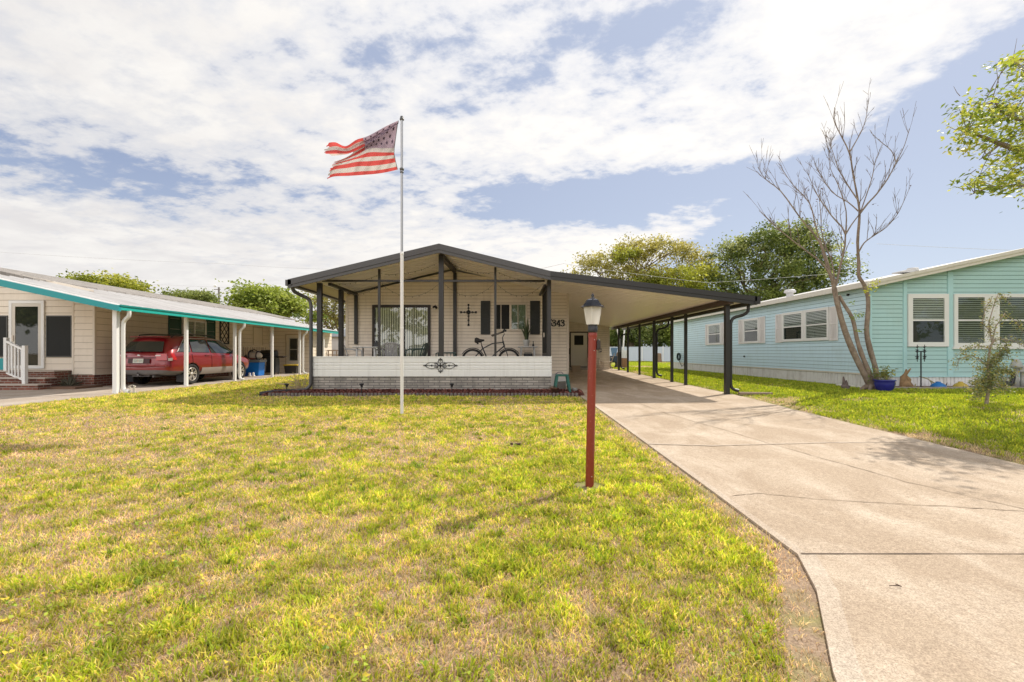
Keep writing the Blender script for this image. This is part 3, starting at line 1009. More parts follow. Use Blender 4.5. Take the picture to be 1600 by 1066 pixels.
# ---- big shade tree on the right whose boughs reach into the picture
def shade_tree():
    random.seed(5)
    base = Vector((14.6, 9.4, G(14.6, 9.4)))
    t = thing('shade_tree', 'leafy shade tree reaching a bright green bough in from the right edge', 'tree', base)
    b = MB()
    fork = base + Vector((-.2, 0, 3.4))
    b.tube([base - Vector((0, 0, .1)), base + Vector((0, 0, .4)), base + Vector((-.1, 0, 1.8)), fork], [.30, .23, .2, .18], 10)
    limbs = []
    def bough(pts, r0, r1):
        pts = [Vector(p) for p in pts]
        n = len(pts)
        b.tube(pts, [r0 + (r1 - r0) * i / (n - 1) for i in range(n)], 7)
        limbs.append(pts)
    bough([fork, at(1660, 265, 9.2), at(1600, 238, 9.1), at(1563, 225, 9.0), at(1530, 212, 9.0), at(1505, 205, 8.9)], .09, .012)
    bough([at(1640, 255, 9.2), at(1600, 190, 9.0), at(1565, 175, 8.9), at(1555, 160, 8.9), at(1530, 165, 8.9)], .04, .008)
    bough([at(1690, 290, 9.3), at(1640, 290, 9.0), at(1590, 290, 8.8), at(1545, 293, 8.7), at(1515, 305, 8.7)], .04, .008)
    bough([fork, at(1690, 190, 9.4), at(1630, 120, 9.2), at(1600, 92, 9.1), at(1575, 95, 9.0)], .08, .01)
    bough([at(1563, 225, 9.0), at(1545, 240, 8.9), at(1530, 250, 8.8)], .02, .006)
    for q in range(7):
        e = base + Vector((random.uniform(-1.0, 3.8), random.uniform(-3.0, 3.5), random.uniform(4.5, 7.5)))
        pth = limb_path(fork, e, 5, .06); b.tube(pth, [.1 - .016 * i for i in range(6)], 6); limbs.append(pth)
    P0 = []
    for pts in limbs[:5]:
        for i in range(len(pts) - 1):
            for s in range(4):
                P0.append(pts[i].lerp(pts[i + 1], s / 4))
    # visible spray of leafy twigs
    clusters = []
    spec = [(1512, 212, 24, 20, 20), (1525, 180, 30, 24, 28), (1555, 165, 34, 26, 30), (1590, 170, 30, 40, 32), (1540, 215, 34, 22, 26),
            (1575, 215, 30, 28, 24), (1590, 250, 26, 26, 22), (1560, 255, 24, 18, 14), (1530, 290, 24, 12, 16), (1570, 285, 30, 16, 20), (1600, 290, 24, 18, 16),
            (1590, 95, 18, 20, 16), (1610, 125, 20, 30, 18), (1575, 100, 10, 8, 6), (1620, 200, 30, 60, 34), (1640, 270, 30, 40, 24), (1650, 130, 34, 50, 24)]
    r = np.random.default_rng(9)
    allp = []
    for (px, py, rx, ry, k) in spec:
        for j in range(int(k * 0.72)):
            x = px + r.normal() * rx * .55; y = py + r.normal() * ry * .55
            c = at(x, y, 9.0 + r.normal() * .5); clusters.append(c)
            near = min(P0, key=lambda q: (q - c).length_squared)
            if (near - c).length < 1.3 and j % 2 == 0:
                b.tube([near, near.lerp(c, .55) + Vector((0, 0, .05)), c], [.008, .006, .003], 4)
    for q in range(280):
        v = Vector(r.normal(size=3)); v.normalize()
        c = Vector((15.6, 9.6, 6.6)) + Vector((v.x * 3.0, v.y * 3.3, v.z * 2.0)) * r.uniform(.6, 1.0)
        clusters.append(c)
    # long bare twig tips sticking out
    for (a, e) in (((1505, 205), (1478, 196)), ((1500, 150), (1490, 135)), ((1582, 95), (1589, 60)), ((1515, 295), (1487, 290)), ((1525, 265), (1505, 275)), ((1560, 130), (1556, 98))):
        b.tube([at(*a, 8.9), at((a[0] + e[0]) / 2, (a[1] + e[1]) / 2 + 2, 8.9), at(*e, 8.9)], [.008, .006, .003], 4)
    b.build('trunk', M('bark_grey', (0.22, 0.17, 0.13), .9, .3, 8, .5, 40), t)
    pal = np.array([(0.17, 0.23, 0.05), (0.32, 0.39, 0.07), (0.48, 0.52, 0.10), (0.62, 0.62, 0.14), (0.72, 0.66, 0.22)])
    P = []; C = []
    for c in clusters:
        m = int(r.integers(9, 17))
        P.append(np.array(c) + r.normal(size=(m, 3)) * np.array([.13, .13, .05]))
        bc = pal[int(np.clip(r.normal(2.1, 1.2), 0, 4))]
        C.append(bc * r.uniform(.75, 1.25, (m, 1)))
    P = np.concatenate(P); C = np.concatenate(C)
    A, B = leaf_axes(len(P), 0.115, .7, .42)
    cards_mesh('crown', P, A, B, C, M_tleaf, t, base)


shade_tree()


# ---- leafless tree in front of the aqua house
def bare_tree():
    random.seed(12)
    Y0 = 11.9
    base = at(1364, 604, Y0)
    base.z = G(base.x, Y0)
    t = thing('bare_tree', 'leafless multi-stemmed tree with two small green tufts beside the aqua house', 'tree', base)
    b = MB(); tw = MB()

    def pl(pts, r0, r1, Ya=Y0, Yb=Y0, twigs=0, mb=None, lenr=(.25, .7)):
        n = len(pts)
        # resample smooth
        Pw = [at(p[0], p[1], Ya + (Yb - Ya) * i / (n - 1)) for i, p in enumerate(pts)]
        out = []
        for i in range(n - 1):
            p0 = Pw[max(0, i - 1)]; p1 = Pw[i]; p2 = Pw[i + 1]; p3 = Pw[min(n - 1, i + 2)]
            for s in range(3):
                u = s / 3
                out.append(0.5 * ((2 * p1) + (p2 - p0) * u + (2 * p0 - 5 * p1 + 4 * p2 - p3) * u * u + (3 * p1 - p0 - 3 * p2 + p3) * u ** 3))
        out.append(Pw[-1])
        m = len(out)
        rr = [.84 * (r0 + (r1 - r0) * (i / (m - 1)) ** .8) * random.uniform(.92, 1.08) for i in range(m)]
        (mb or b).tube(out, rr, 9 if r0 > .03 else 6)
        for q in range(twigs):
            i = random.randint(int(m * .25), m - 2)
            o = out[i]; dr = (out[i + 1] - out[i]).normalized()
            side = Vector((random.uniform(-1, 1), random.uniform(-.8, .8), random.uniform(.1, .9)))
            dv = (dr * .9 + side * .75).normalized()
            Ln = random.uniform(*lenr)
            e1 = o + dv * Ln * .5 + Vector((0, 0, .03)); e2 = o + dv * Ln + Vector((random.uniform(-.08, .08), 0, .12 * Ln + random.uniform(0, .1)))
            rt = max(.004, min(rr[i] * .5, .010))
            tw.tube([o, e1, e2], [rt, rt * .8, .0032], 5)
            for z in range(random.randint(1, 3)):
                s = o.lerp(e1, random.uniform(.4, 1)) if z % 2 else e1.lerp(e2, random.uniform(0, .7))
                d2 = (dv + Vector((random.uniform(-.8, .8), random.uniform(-.8, .8), random.uniform(0, .8)))).normalized()
                tw.tube([s, s + d2 * Ln * random.uniform(.25, .5)], [.0048, .003], 4)
        return out

    # three stems from one stool
    pl([(1362, 606), (1352, 588), (1338, 560), (1324, 528), (1315, 500), (1308, 472), (1303, 448), (1303, 436)], .10, .064, Y0, Y0)
    pl([(1366, 605), (1357, 580), (1346, 553), (1339, 530), (1332, 498), (1320, 478), (1311, 462)], .076, .046, Y0 - .05, Y0)
    pl([(1370, 604), (1368, 577), (1359, 545), (1354, 519), (1356, 490), (1356, 465), (1350, 445), (1342, 432), (1342, 415)], .085, .047, Y0 + .1, Y0 + .1)
    b.ball(tuple(base + Vector((.03, 0, .10))), .17, .16, .17)
    for k in range(7):
        a = k * .9 + .2; rl = random.uniform(.28, .45); d_ = Vector((math.cos(a), math.sin(a) * .8, 0))
        b.tube([base + Vector((.02, 0, .22)), base + d_ * rl * .5 + Vector((0, 0, .09)), base + d_ * rl + Vector((0, 0, -.03))], [.10, .06, .02], 8)
    # limbs of the left head
    lw = (.3, .75)
    pl([(1303, 448), (1288, 415), (1250, 385), (1213, 355), (1186, 329)], .036, .006, Y0, Y0 - .5, 16, None, lw)
    pl([(1303, 446), (1293, 420), (1280, 378), (1250, 340), (1220, 299), (1196, 280), (1184, 261)], .038, .006, Y0, Y0 - .2, 18, None, lw)
    pl([(1303, 446), (1292, 405), (1276, 359), (1265, 318), (1240, 290), (1220, 262)], .032, .006, Y0, Y0 + .4, 14, None, lw)
    pl([(1306, 446), (1312, 420), (1321, 367), (1299, 337), (1276, 303), (1260, 265)], .040, .006, Y0, Y0 + .2, 16, None, lw)
    pl([(1304, 446), (1300, 410), (1285, 370), (1282, 330), (1278, 290)], .026, .006, Y0, Y0 + .6, 13, None, lw)
    pl([(1321, 367), (1330, 352), (1342, 336)], .022, .016, Y0, Y0 + .1)
    pl([(1321, 367), (1322, 330), (1310, 290), (1297, 262), (1296, 235)], .022, .005, Y0, Y0 - .3, 14, None, lw)
    # the right leader
    pl([(1342, 415), (1340, 378), (1343, 336), (1340, 310), (1333, 273), (1327, 239), (1312, 208), (1303, 188), (1304, 168)], .046, .007, Y0 + .1, Y0, 15, None, lw)
    pl([(1327, 239), (1338, 220), (1348, 201), (1354, 180), (1357, 154)], .02, .005, Y0, Y0 - .1, 9, None, (.2, .5))
    pl([(1342, 336), (1356, 318), (1370, 303), (1388, 278), (1400, 254), (1413, 228), (1421, 201)], .030, .006, Y0, Y0 - .3, 13, None, lw)
    pl([(1400, 254), (1393, 236), (1374, 220), (1362, 208)], .015, .005, Y0 - .2, Y0 - .2, 4, None, (.15, .4))
    pl([(1341, 396), (1350, 380), (1366, 368), (1385, 355), (1402, 335), (1412, 315), (1423, 290)], .024, .005, Y0, Y0 - .4, 13, None, lw)
    pl([(1340, 312), (1325, 290), (1310, 264), (1302, 240), (1292, 212)], .024, .005, Y0, Y0 + .3, 10, None, lw)
    pl([(1341, 330), (1325, 316), (1300, 300), (1280, 270), (1272, 255)], .022, .005, Y0, Y0 + .4, 10, None, lw)
    pl([(1345, 330), (1362, 280), (1368, 250), (1380, 225)], .02, .005, Y0, Y0 + .4, 9, None, lw)
    b.build('trunk', M_bark_pale, t)
    tw.build('twigs', M_twig, t)
    r = np.random.default_rng(3)
    for nm, spots, pal, sz in (('foliage', [(1366, 445, 9, 7, 60), (1356, 455, 5, 5, 20)], [(0.40, 0.44, 0.06), (0.50, 0.48, 0.08)], .07),
                               ('foliage', [(1337, 494, 9, 5, 50), (1347, 490, 6, 4, 20), (1343, 516, 5, 4, 14), (1330, 472, 4, 4, 10)], [(0.16, 0.24, 0.05), (0.24, 0.32, 0.07)], .06),
                               ('foliage', [(1358, 590, 5, 10, 40), (1372, 596, 5, 8, 20)], [(0.13, 0.18, 0.05), (0.2, 0.25, 0.07)], .06),
                               ('foliage', [(1262, 295, 5, 4, 12), (1298, 276, 3, 3, 6), (1252, 308, 3, 4, 6), (1305, 330, 14, 12, 9), (1262, 330, 18, 18, 9), (1368, 320, 4, 3, 4), (1423, 290, 2, 2, 2), (1280, 310, 10, 20, 8)],
                                [(0.10, 0.05, 0.045), (0.14, 0.08, 0.06)], .06)):
        P = []
        for (px, py, rx, ry, k) in spots:
            for q in range(k):
                P.append(at(px + r.normal() * rx * .6, py + r.normal() * ry * .6, Y0 - .1 + r.normal() * .12))
        P = np.array([tuple(p) for p in P]); A, B = leaf_axes(len(P), sz, .4, .5)
        cards_mesh(nm, P, A, B, pick(len(P), pal, .2), M_tleaf, t, base)


bare_tree()


def sapling():
    random.seed(3)
    base = Vector((8.95, 8.55, G(8.95, 8.55)))
    t = thing('sapling', 'slender young tree with fine olive leaves on the lawn before the aqua house', 'tree', base)
    b = MB(); Yb = 8.55
    tips = []
    tr = [base + Vector((0, 0, -.03)), at(1546, 600, Yb), at(1543, 570, Yb), at(1548, 540, Yb), at(1555, 530, Yb)]
    b.tube(tr, [.03, .024, .02, .016, .012], 8)
    br = [[(1543, 600), (1532, 594), (1522, 600)], [(1545, 590), (1556, 580), (1572, 578), (1578, 585)], [(1544, 575), (1530, 560), (1515, 555), (1500, 560), (1494, 575)],
          [(1544, 570), (1560, 555), (1570, 540), (1576, 560)], [(1548, 545), (1530, 540), (1510, 545), (1498, 552)], [(1550, 535), (1556, 510), (1570, 490), (1590, 505), (1600, 520)],
          [(1550, 538), (1545, 505), (1555, 470), (1560, 458), (1580, 475)], [(1553, 532), (1570, 530), (1590, 535), (1604, 545)], [(1543, 585), (1550, 560), (1562, 556)],
          [(1549, 520), (1535, 505), (1540, 480), (1550, 466)], [(1543, 605), (1530, 610), (1524, 620)], [(1544, 600), (1560, 600), (1572, 610)]]
    r = np.random.default_rng(2)
    P = []
    for i, q in enumerate(br):
        yj = Yb + r.normal() * .22
        pw = [at(p[0], p[1], Yb + (yj - Yb) * k / (len(q) - 1)) for k, p in enumerate(q)]
        b.tube(pw, [.010 - .0065 * k / (len(pw) - 1) for k in range(len(pw))], 5)
        for k in range(len(pw) - 1):
            for s in range(4):
                o = pw[k].lerp(pw[k + 1], s / 4)
                low = 1.0 if i in (0, 1, 8, 10, 11, 3) else (.6 if i in (2, 4) else .42)
                for z in range(int(3 * low) + (r.random() < .8)):
                    e = o + Vector(r.normal(size=3) * .085) - Vector((0, 0, .03))
                    b.tube([o, e], [.003, .002], 3)
                    for u in range(int(5 + 5 * low)):
                        P.append(o.lerp(e, r.random()) + Vector(r.normal(size=3) * .035))
    for q in range(900):
        P.append(at(1550 + r.normal() * 13, 585 + r.normal() * 17, Yb + r.normal() * .16))
    for q in range(300):
        P.append(at(1528 + r.normal() * 7, 604 + r.normal() * 9, Yb - .1 + r.normal() * .1))
    b.build('trunk', M('sapling_bark', (0.30, 0.24, 0.18), .9, .25, 14), t)
    P = np.array([tuple(p) for p in P]); A, B = leaf_axes(len(P), .042, .3, .5)
    cards_mesh('crown', P, A, B, pick(len(P), [(0.12, 0.15, 0.07), (0.20, 0.24, 0.10), (0.36, 0.36, 0.13), (0.42, 0.34, 0.10), (0.15, 0.2, 0.09)], .2), M_tleaf, t, base)


sapling()
# ================================================================ building helpers
def clip_z(poly, z, keep_above):
    out = []
    n = len(poly)
    for i in range(n):
        a, b = poly[i], poly[(i + 1) % n]
        ia = a[1] >= z if keep_above else a[1] <= z
        ib = b[1] >= z if keep_above else b[1] <= z
        if ia: out.append(a)
        if ia != ib and abs(b[1] - a[1]) > 1e-9:
            t = (z - a[1]) / (b[1] - a[1]); out.append((a[0] + (b[0] - a[0]) * t, z))
    return out


def siding(mb, o, s, n, poly, lap, dep=0.014, mi=0, gr=0.011):
    """lapped boards over a convex polygon (s,z) standing at o"""
    o, s, n = Vector(o), Vector(s), Vector(n)
    zmin = min(p[1] for p in poly); zmax = max(p[1] for p in poly)
    z = zmin
    while z < zmax - 1e-4:
        z1 = min(z + lap, zmax)
        q = clip_z(clip_z(poly, z, True), z1, False)
        if len(q) >= 3:
            P = lambda a, d: o + s * a[0] + Vector((0, 0, a[1])) + n * d
            zg = max(z, z1 - gr)
            q1 = clip_z(q, zg, False)
            if len(q1) >= 3:
                mb.add([P(a, dep * (1 - .8 * (a[1] - z) / lap)) for a in q1], [tuple(range(len(q1)))], mi)
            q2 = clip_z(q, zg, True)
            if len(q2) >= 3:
                mb.add([P(a, -.004) for a in q2], [tuple(range(len(q2)))], mi + 1)  # recessed groove; its shadow line is also painted in by a darker material
                bt = [a for a in q2 if abs(a[1] - zg) < 1e-6]
                if len(bt) >= 2:
                    bt.sort(); a, b = bt[0], bt[-1]
                    mb.add([P(a, dep * .25), P(b, dep * .25), P(b, -.004), P(a, -.004)], [(0, 1, 2, 3)], mi)
            bt = [a for a in q if abs(a[1] - z) < 1e-6]
            if len(bt) >= 2:
                bt.sort(); a, b = bt[0], bt[-1]
                mb.add([P(a, dep), P(b, dep), P(b, -.004), P(a, -.004)], [(0, 1, 2, 3)], mi)
        z = z1
    return mb


def frame_rect(mb, o, s, n, s0, s1, z0, z1, w, d, mi=0, d0=0.0):
    """picture-frame of four butt-jointed pieces on the wall plane"""
    o, s, n = Vector(o), Vector(s), Vector(n)

    def bx(a, b, c, e):
        v = []
        for dd in (d0, d):
            for (i, j) in ((a, c), (b, c), (b, e), (a, e)):
                v.append(o + s * i + Vector((0, 0, j)) + n * dd)
        mb.add(v, [(0, 3, 2, 1), (4, 5, 6, 7), (0, 1, 5, 4), (1, 2, 6, 5), (2, 3, 7, 6), (3, 0, 4, 7)], mi)
    bx(s0, s0 + w, z0, z1); bx(s1 - w, s1, z0, z1); bx(s0 + w, s1 - w, z1 - w, z1); bx(s0 + w, s1 - w, z0, z0 + w)
    return mb


def slab_rect(mb, o, s, n, s0, s1, z0, z1, d0, d1, mi=0):
    o, s, n = Vector(o), Vector(s), Vector(n); v = []
    for dd in (d0, d1):
        for (i, j) in ((s0, z0), (s1, z0), (s1, z1), (s0, z1)):
            v.append(o + s * i + Vector((0, 0, j)) + n * dd)
    mb.add(v, [(0, 3, 2, 1), (4, 5, 6, 7), (0, 1, 5, 4), (1, 2, 6, 5), (2, 3, 7, 6), (3, 0, 4, 7)], mi)
    return mb


M_white = M('white_metal', (0.72, 0.71, 0.68), 0.45, 0.06, 2.5, streak=((0.42, 0.40, 0.36), 0.35))
M_whitev = M('white_vinyl', (0.76, 0.75, 0.73), 0.5, 0.05, 3)
M_bronze = M('bronze_metal', (0.020, 0.0175, 0.016), 0.42, 0.2, 3, spec=0.5)
M_bronze2 = M('bronze_fascia', (0.062, 0.058, 0.058), 0.4, 0.2, 2, spec=0.5)
M_black = M('black_paint', (0.018, 0.018, 0.02), 0.5, 0.25, 4)
M_blackp = M('black_plastic', (0.025, 0.025, 0.028), 0.4, 0.25, 5)
M_dark = M('dark_interior', (0.03, 0.035, 0.03), 0.8, 0.5, 2)
M_beige = M('beige_siding', (0.78, 0.68, 0.565), 0.6, 0.07, 1.6, streak=((0.44, 0.35, 0.27), 0.32), dirt=((0.48, 0.39, 0.31), 0.3, 2.2))
M_beige_trim = M('beige_trim', (0.66, 0.57, 0.47), 0.55, 0.06, 2)
M_ceil = M('ceiling_panel', (0.90, 0.82, 0.74), 0.32, 0.06, 0.8, spec=0.5, streak=((0.55, 0.48, 0.39), .25))
M_glass_ = M_glass('pane_glass', (0.86, 0.92, 0.9), 0.8, 0.03)
M_glass_dark = M_glass('pane_glass_dark', (0.5, 0.55, 0.52), 0.9, 0.06)
M_screen = M('dark_screen', (0.022, 0.023, 0.022), 0.85, 0.6, 130)
M_blind = M('blind_cream', (0.60, 0.57, 0.46), 0.6, 0.08, 4)
M_blindw = M('blind_white', (0.62, 0.62, 0.58), 0.6, 0.08, 4)
M_shut = M('shutter_dark', (0.032, 0.034, 0.033), 0.55, 0.2, 5)
M_roofpan = M('roof_pan_top', (0.62, 0.61, 0.60), 0.45, 0.08, 1.2)
M_stonebrick = M_brick('grey_brick', (0.50, 0.45, 0.39), (0.31, 0.28, 0.245), (0.17, 0.155, 0.14), 0.30, 0.068, 0.010, (0.10, 0.093, 0.086), 0.7)


def window_unit(parent, o, s, n, s0, s1, z0, z1, fm, kind='hung', fw=0.06, blinds=None, frame_name='window', dark=M_dark, gl=None, proud=.045):
    """window part: frame > pane, blind, backing"""
    f = frame_rect(MB(), o, s, n, s0, s1, z0, z1, fw, proud, 0, 0.002)
    zm = (z0 + z1) / 2; sm = (s0 + s1) / 2
    if kind == 'hung':
        slab_rect(f, o, s, n, s0 + fw, s1 - fw, zm - .022, zm + .022, .016, proud - .006)
    if kind == 'slide':
        slab_rect(f, o, s, n, sm - .025, sm + .025, z0 + fw, z1 - fw, .016, proud - .006)
    fo = f.build(frame_name, fm, parent)
    slab_rect(MB(), o, s, n, s0 + fw * .8, s1 - fw * .8, z0 + fw * .8, z1 - fw * .8, .001, .0155).build('backing', dark, fo)
    if blinds:
        b = MB(); mat, zb, step = blinds
        z = z1 - fw - .02
        while z > zb + .02:
            slab_rect(b, o, s, n, s0 + fw + .006, s1 - fw - .006, z - step * .45, z, .017, .021)
            z -= step
        b.build('blind', mat, fo)
    o_, s_, n_ = Vector(o), Vector(s), Vector(n)
    g = MB()
    q = [o_ + s_ * a + Vector((0, 0, c)) + n_ * (proud - .012) for a, c in ((s0 + fw * .9, z0 + fw * .9), (s1 - fw * .9, z0 + fw * .9), (s1 - fw * .9, z1 - fw * .9), (s0 + fw * .9, z1 - fw * .9))]
    g.add(q, [(0, 1, 2, 3)])
    g.build('pane', gl or M_glass_, fo)
    return fo


def shutter(parent, o, s, n, s0, s1, z0, z1, mat, louvre=True):
    b = MB(); w = min(.05, (s1 - s0) * .2)
    zm = (z0 + z1) / 2
    frame_rect(b, o, s, n, s0, s1, z0, z1, w, .038, 0, .003)
    slab_rect(b, o, s, n, s0 + w, s1 - w, zm - .03, zm + .03, .003, .037)
    z = z0 + w
    while z < z1 - w - .01:
        if not (zm - .06 < z < zm + .03):
            slab_rect(b, o, s, n, s0 + w, s1 - w, z + .004, z + .034, .003, .024)
        z += .045
    slab_rect(b, o, s, n, s0 + w, s1 - w, z0 + w, z1 - w, .001, .0025)
    return b.build('shutter', mat, parent)


EX, EY, EZ = Vector((1, 0, 0)), Vector((0, 1, 0)), Vector((0, 0, 1))
# ================================================================ the house in the middle
YF, YP, YW, YB = 11.9, 12.4, 14.7, 27.0       # fascia, porch front, gable wall, back
XL, XR = -5.27, 1.90
ridge = (-1.84, 4.145); eaveL = (-5.79, 3.21); brk = (1.07, 3.43); tip = (6.46, 2.77)


def roof_z(x):
    if x < ridge[0]:
        return eaveL[1] + (x - eaveL[0]) / (ridge[0] - eaveL[0]) * (ridge[1] - eaveL[1])
    if x < brk[0]:
        return ridge[1] + (x - ridge[0]) / (brk[0] - ridge[0]) * (brk[1] - ridge[1])
    return brk[1] + (x - brk[0]) / (tip[0] - brk[0]) * (tip[1] - brk[1])


house = thing('mobile_home', 'beige gabled mobile home with dark bronze trim and a screened front porch', 'house', ((XL + XR) / 2, 13.5, 0.17))
# walls
w = MB()
TH = .20
poly = [(0, .62), (XR - XL, .62), (XR - XL, roof_z(XR) - TH)]
poly = [(0, .62), (XR - XL, .62), (XR - XL, roof_z(XR) - .10), (ridge[0] - XL, ridge[1] - TH), (0, roof_z(XL) - TH)]
siding(w, (XL, YW, 0), EX, -EY, poly, .105, .011)
siding(w, (XL, YB, 0), -EY, -EX, [(0, .2), (YB - YW - .02, .2), (YB - YW - .02, roof_z(XL) - TH), (0, roof_z(XL) - TH)], .105, .011)
siding(w, (XR, YW + .02, 0), EY, EX, [(0, .2), (25.5 - YW, .2), (25.5 - YW, roof_z(XR) - .1), (0, roof_z(XR) - .1)], .105, .011)
# utility room across the end of the carport
siding(w, (XR + .012, 25.5, 0), EX, -EY, [(0, G0(25) + .03), (3.68, G0(25) + .03), (3.68, roof_z(5.58) - .1), (0, roof_z(XR) - .1)], .105, .011)
siding(w, (5.60, 25.52, 0), EY, EX, [(0, .3), (1.5, .3), (1.5, roof_z(5.6) - .1), (0, roof_z(5.6) - .1)], .105, .011)
w.box(XL, XR, YB - .1, YB, .2, 3.2)
w.build('wall', [M_beige, M('beige_groove_shade', (.34, .27, .205), .8, .1, 3)], house)  # second material: groove shade put into a darker beige
t = MB()
t.box(XR - .055, XR + .018, YW - .022, YW + .05, .62, roof_z(XR) - .1)
t.build('corner_trim', M_beige_trim, house); t = MB()
t.box(5.53, 5.615, 25.478, 25.56, .37, roof_z(5.6) - .11)
t.build('corner_trim', M_beige_trim, house); t = MB()
t.box(XL - .02, XL + .06, YW - .02, YW + .04, .62, roof_z(XL) - TH)
t.build('corner_trim', M_beige_trim, house)
# skirting of the front wall to the right of the porch
MB().box(1.15, XR, YW - .002, YW + .1, .15, .618).build('skirting', M('skirt_white', (.6, .57, .53), .6, .08, 3, streak=((.3, .26, .22), .5)), house)

# roof
r = MB()
def slope(mb, a, b, y0, y1, th, mi, z_off=0):
    v = []
    for y in (y0, y1):
        v += [(a[0], y, a[1] + z_off), (b[0], y, b[1] + z_off), (b[0], y, b[1] + z_off - th), (a[0], y, a[1] + z_off - th)]
    mb.add(v, [(0, 1, 2, 3), (7, 6, 5, 4), (0, 4, 5, 1), (1, 5, 6, 2), (2, 6, 7, 3), (3, 7, 4, 0)], mi)
slope(r, eaveL, ridge, YF + .03, YB + .3, .05, 0, -.02)
slope(r, ridge, brk, YF + .03, YB + .3, .05, 0, -.02)
r.build('roof', M_roofpan, house)
c = MB()
slope(c, (XL, roof_z(XL)), (ridge[0], ridge[1]), YF + .06, YW, .02, 0, -.10)
slope(c, (ridge[0] + .001, ridge[1]), (brk[0] + .0, brk[1]), YF + .06, YW, .02, 0, -.10)
y = YF + .35
while y < YW:
    for a, b in ((eaveL, ridge), (ridge, brk)):
        p0 = (max(a[0], XL), y, roof_z(max(a[0], XL)) - .123); p1 = (b[0], y, b[1] - .123)
        c.bar(p0, p1, .018, .012)
    y += .305
c.build('porch_ceiling', M_ceil, house)
c = MB()
slope(c, (eaveL[0] + .1, roof_z(eaveL[0] + .1)), (XL, roof_z(XL)), YF + .06, YB, .015, 0, -.12)
c.build('soffit', M('soffit_cream', (.72, .62, .40), .5, .06, 2), house)
# fascia band of the gable, with a step moulding
f = MB()
def fascia(mb, a, b, y0, y1, zt, zb, mi=0):
    mb.prism([(a[0], y0, a[1] + zt), (b[0], y0, b[1] + zt), (b[0], y0, b[1] + zb), (a[0], y0, a[1] + zb)], (0, y1 - y0, 0), mi)
for a, b in ((eaveL, ridge), (ridge, brk)):
    fascia(f, a, b, YF - .03, YF + .028, .0, -.15)
    fascia(f, a, b, YF - .012, YF + .027, -.151, -.235)
f.box(eaveL[0] - .06, eaveL[0] + .09, YF - .03, YB, eaveL[1] - .165, eaveL[1] - .01)
f.build('fascia', M_bronze2, house)

# porch base
b = MB(); b.box(XL - .10, 1.135, YP, YP + .16, .10, .655); b.box(XL - .10, XL + .06, YP + .161, YW, .10, .655); b.box(.98, 1.134, YP + .161, YW, .10, .655)
b.build('brick_base', M_stonebrick, house)
MB().box(XL + .06, .98, YP + .16, YW, .60, .75).build('porch_floor', M('porch_floor', (.33, .30, .27), .8, .15, 2), house)
k = MB()
def ribbed(mb, x0, x1, y, z0, z1):
    prof = [(0, .0), (.012, .0), (.012, .165), (.004, .175), (.004, .19), (.015, .20), (.015, .275), (.006, .285), (.006, .30), (.016, .31), (.016, .345), (.005, .355), (.005, .375), (.014, .385), (.014, z1 - z0)]
    v = []
    for x in (x0, x1):
        v += [(x, y - d, z0 + h) for d, h in prof]
    n = len(prof)
    mb.add(v, [(i, i + 1, i + 1 + n, i + n) for i in range(n - 1)])
ribbed(k, XL - .13, 1.15, YP - .015, .650, 1.165)
k.box(XL - .13, 1.15, YP - .014, YP + .10, .650, 1.163)
k.box(XL - .14, 1.16, YP - .045, YP + .13, 1.165, 1.195)
k.box(XL - .13, XL - .03, YP + .131, YW, .652, 1.19); k.box(1.05, 1.15, YP + .131, YW, .652, 1.19)
k.build('knee_wall', M_white, house)
# porch posts and rails
def ceil_z(x): return roof_z(x) - .125
def post(x, w, d=.075, z0=1.195, z1=None, y=YP + .05, mat=M_bronze, parent=house, name='porch_post'):
    return MB().box(x - w / 2, x + w / 2, y - d / 2, y + d / 2, z0, z1 if z1 else ceil_z(x) - .03).build(name, mat, parent)
post(-5.19, .125, .1); post(1.085, .105, .1); post(-1.865, .135, .09); post(-3.56, .062, .05); post(-.385, .062, .05)
for x0, x1 in ((-5.127, -3.592), (-3.528, -1.934), (-1.797, -.417), (-.353, .966)):
    MB().box(x0, x1, YP + .028, YP + .072, 3.235, 3.285).build('porch_rail', M_bronze, house)
# side posts of the left opening
for y_ in (13.35, 13.55):
    post(-4.96 if y_ < 13.4 else -4.97, .10 if y_ < 13.4 else .06, .06, 1.195, 3.14, y_)
MB().box(-4.985, -4.895, YP + .1, YW - .02, 3.14, 3.22).build('porch_beam', M_bronze, house)
MB().box(-5.0, -4.89, YW - .06, YW - .016, 1.57, 3.139).build('porch_post', M_bronze, house)
rb = MB(); rb.bar((-1.85, YP + .1, 3.93), (-1.76, YW - .06, 3.93), .10, .14); rb.build('ridge_beam', M_bronze, house)
MB().box(-1.81, -1.70, YW - .085, YW - .016, .75, 3.859).build('porch_post', M_bronze, house)
# screen door on the right side
sd_ = frame_rect(MB(), (1.06, YP + .16, 0), EY, -EX, 0, 1.75, 1.196, 3.15, .09, .03, 0, -.0).build('screen_door', M_bronze, house)
slab_rect(MB(), (1.06, YP + .16, 0), EY, -EX, .09, 1.66, 1.286, 3.06, .005, .012).build('screen', M_screen, sd_)
MB().box(1.0, 1.028, YP + .95, YP + 1.0, 1.75, 1.88).build('handle', M_beige_trim, sd_)
hd = MB(); hd.bar((.985, YP + .2, 3.16), (.985, YW - .02, 3.16), .07, .06); hd.build('porch_rail', M_bronze, house)

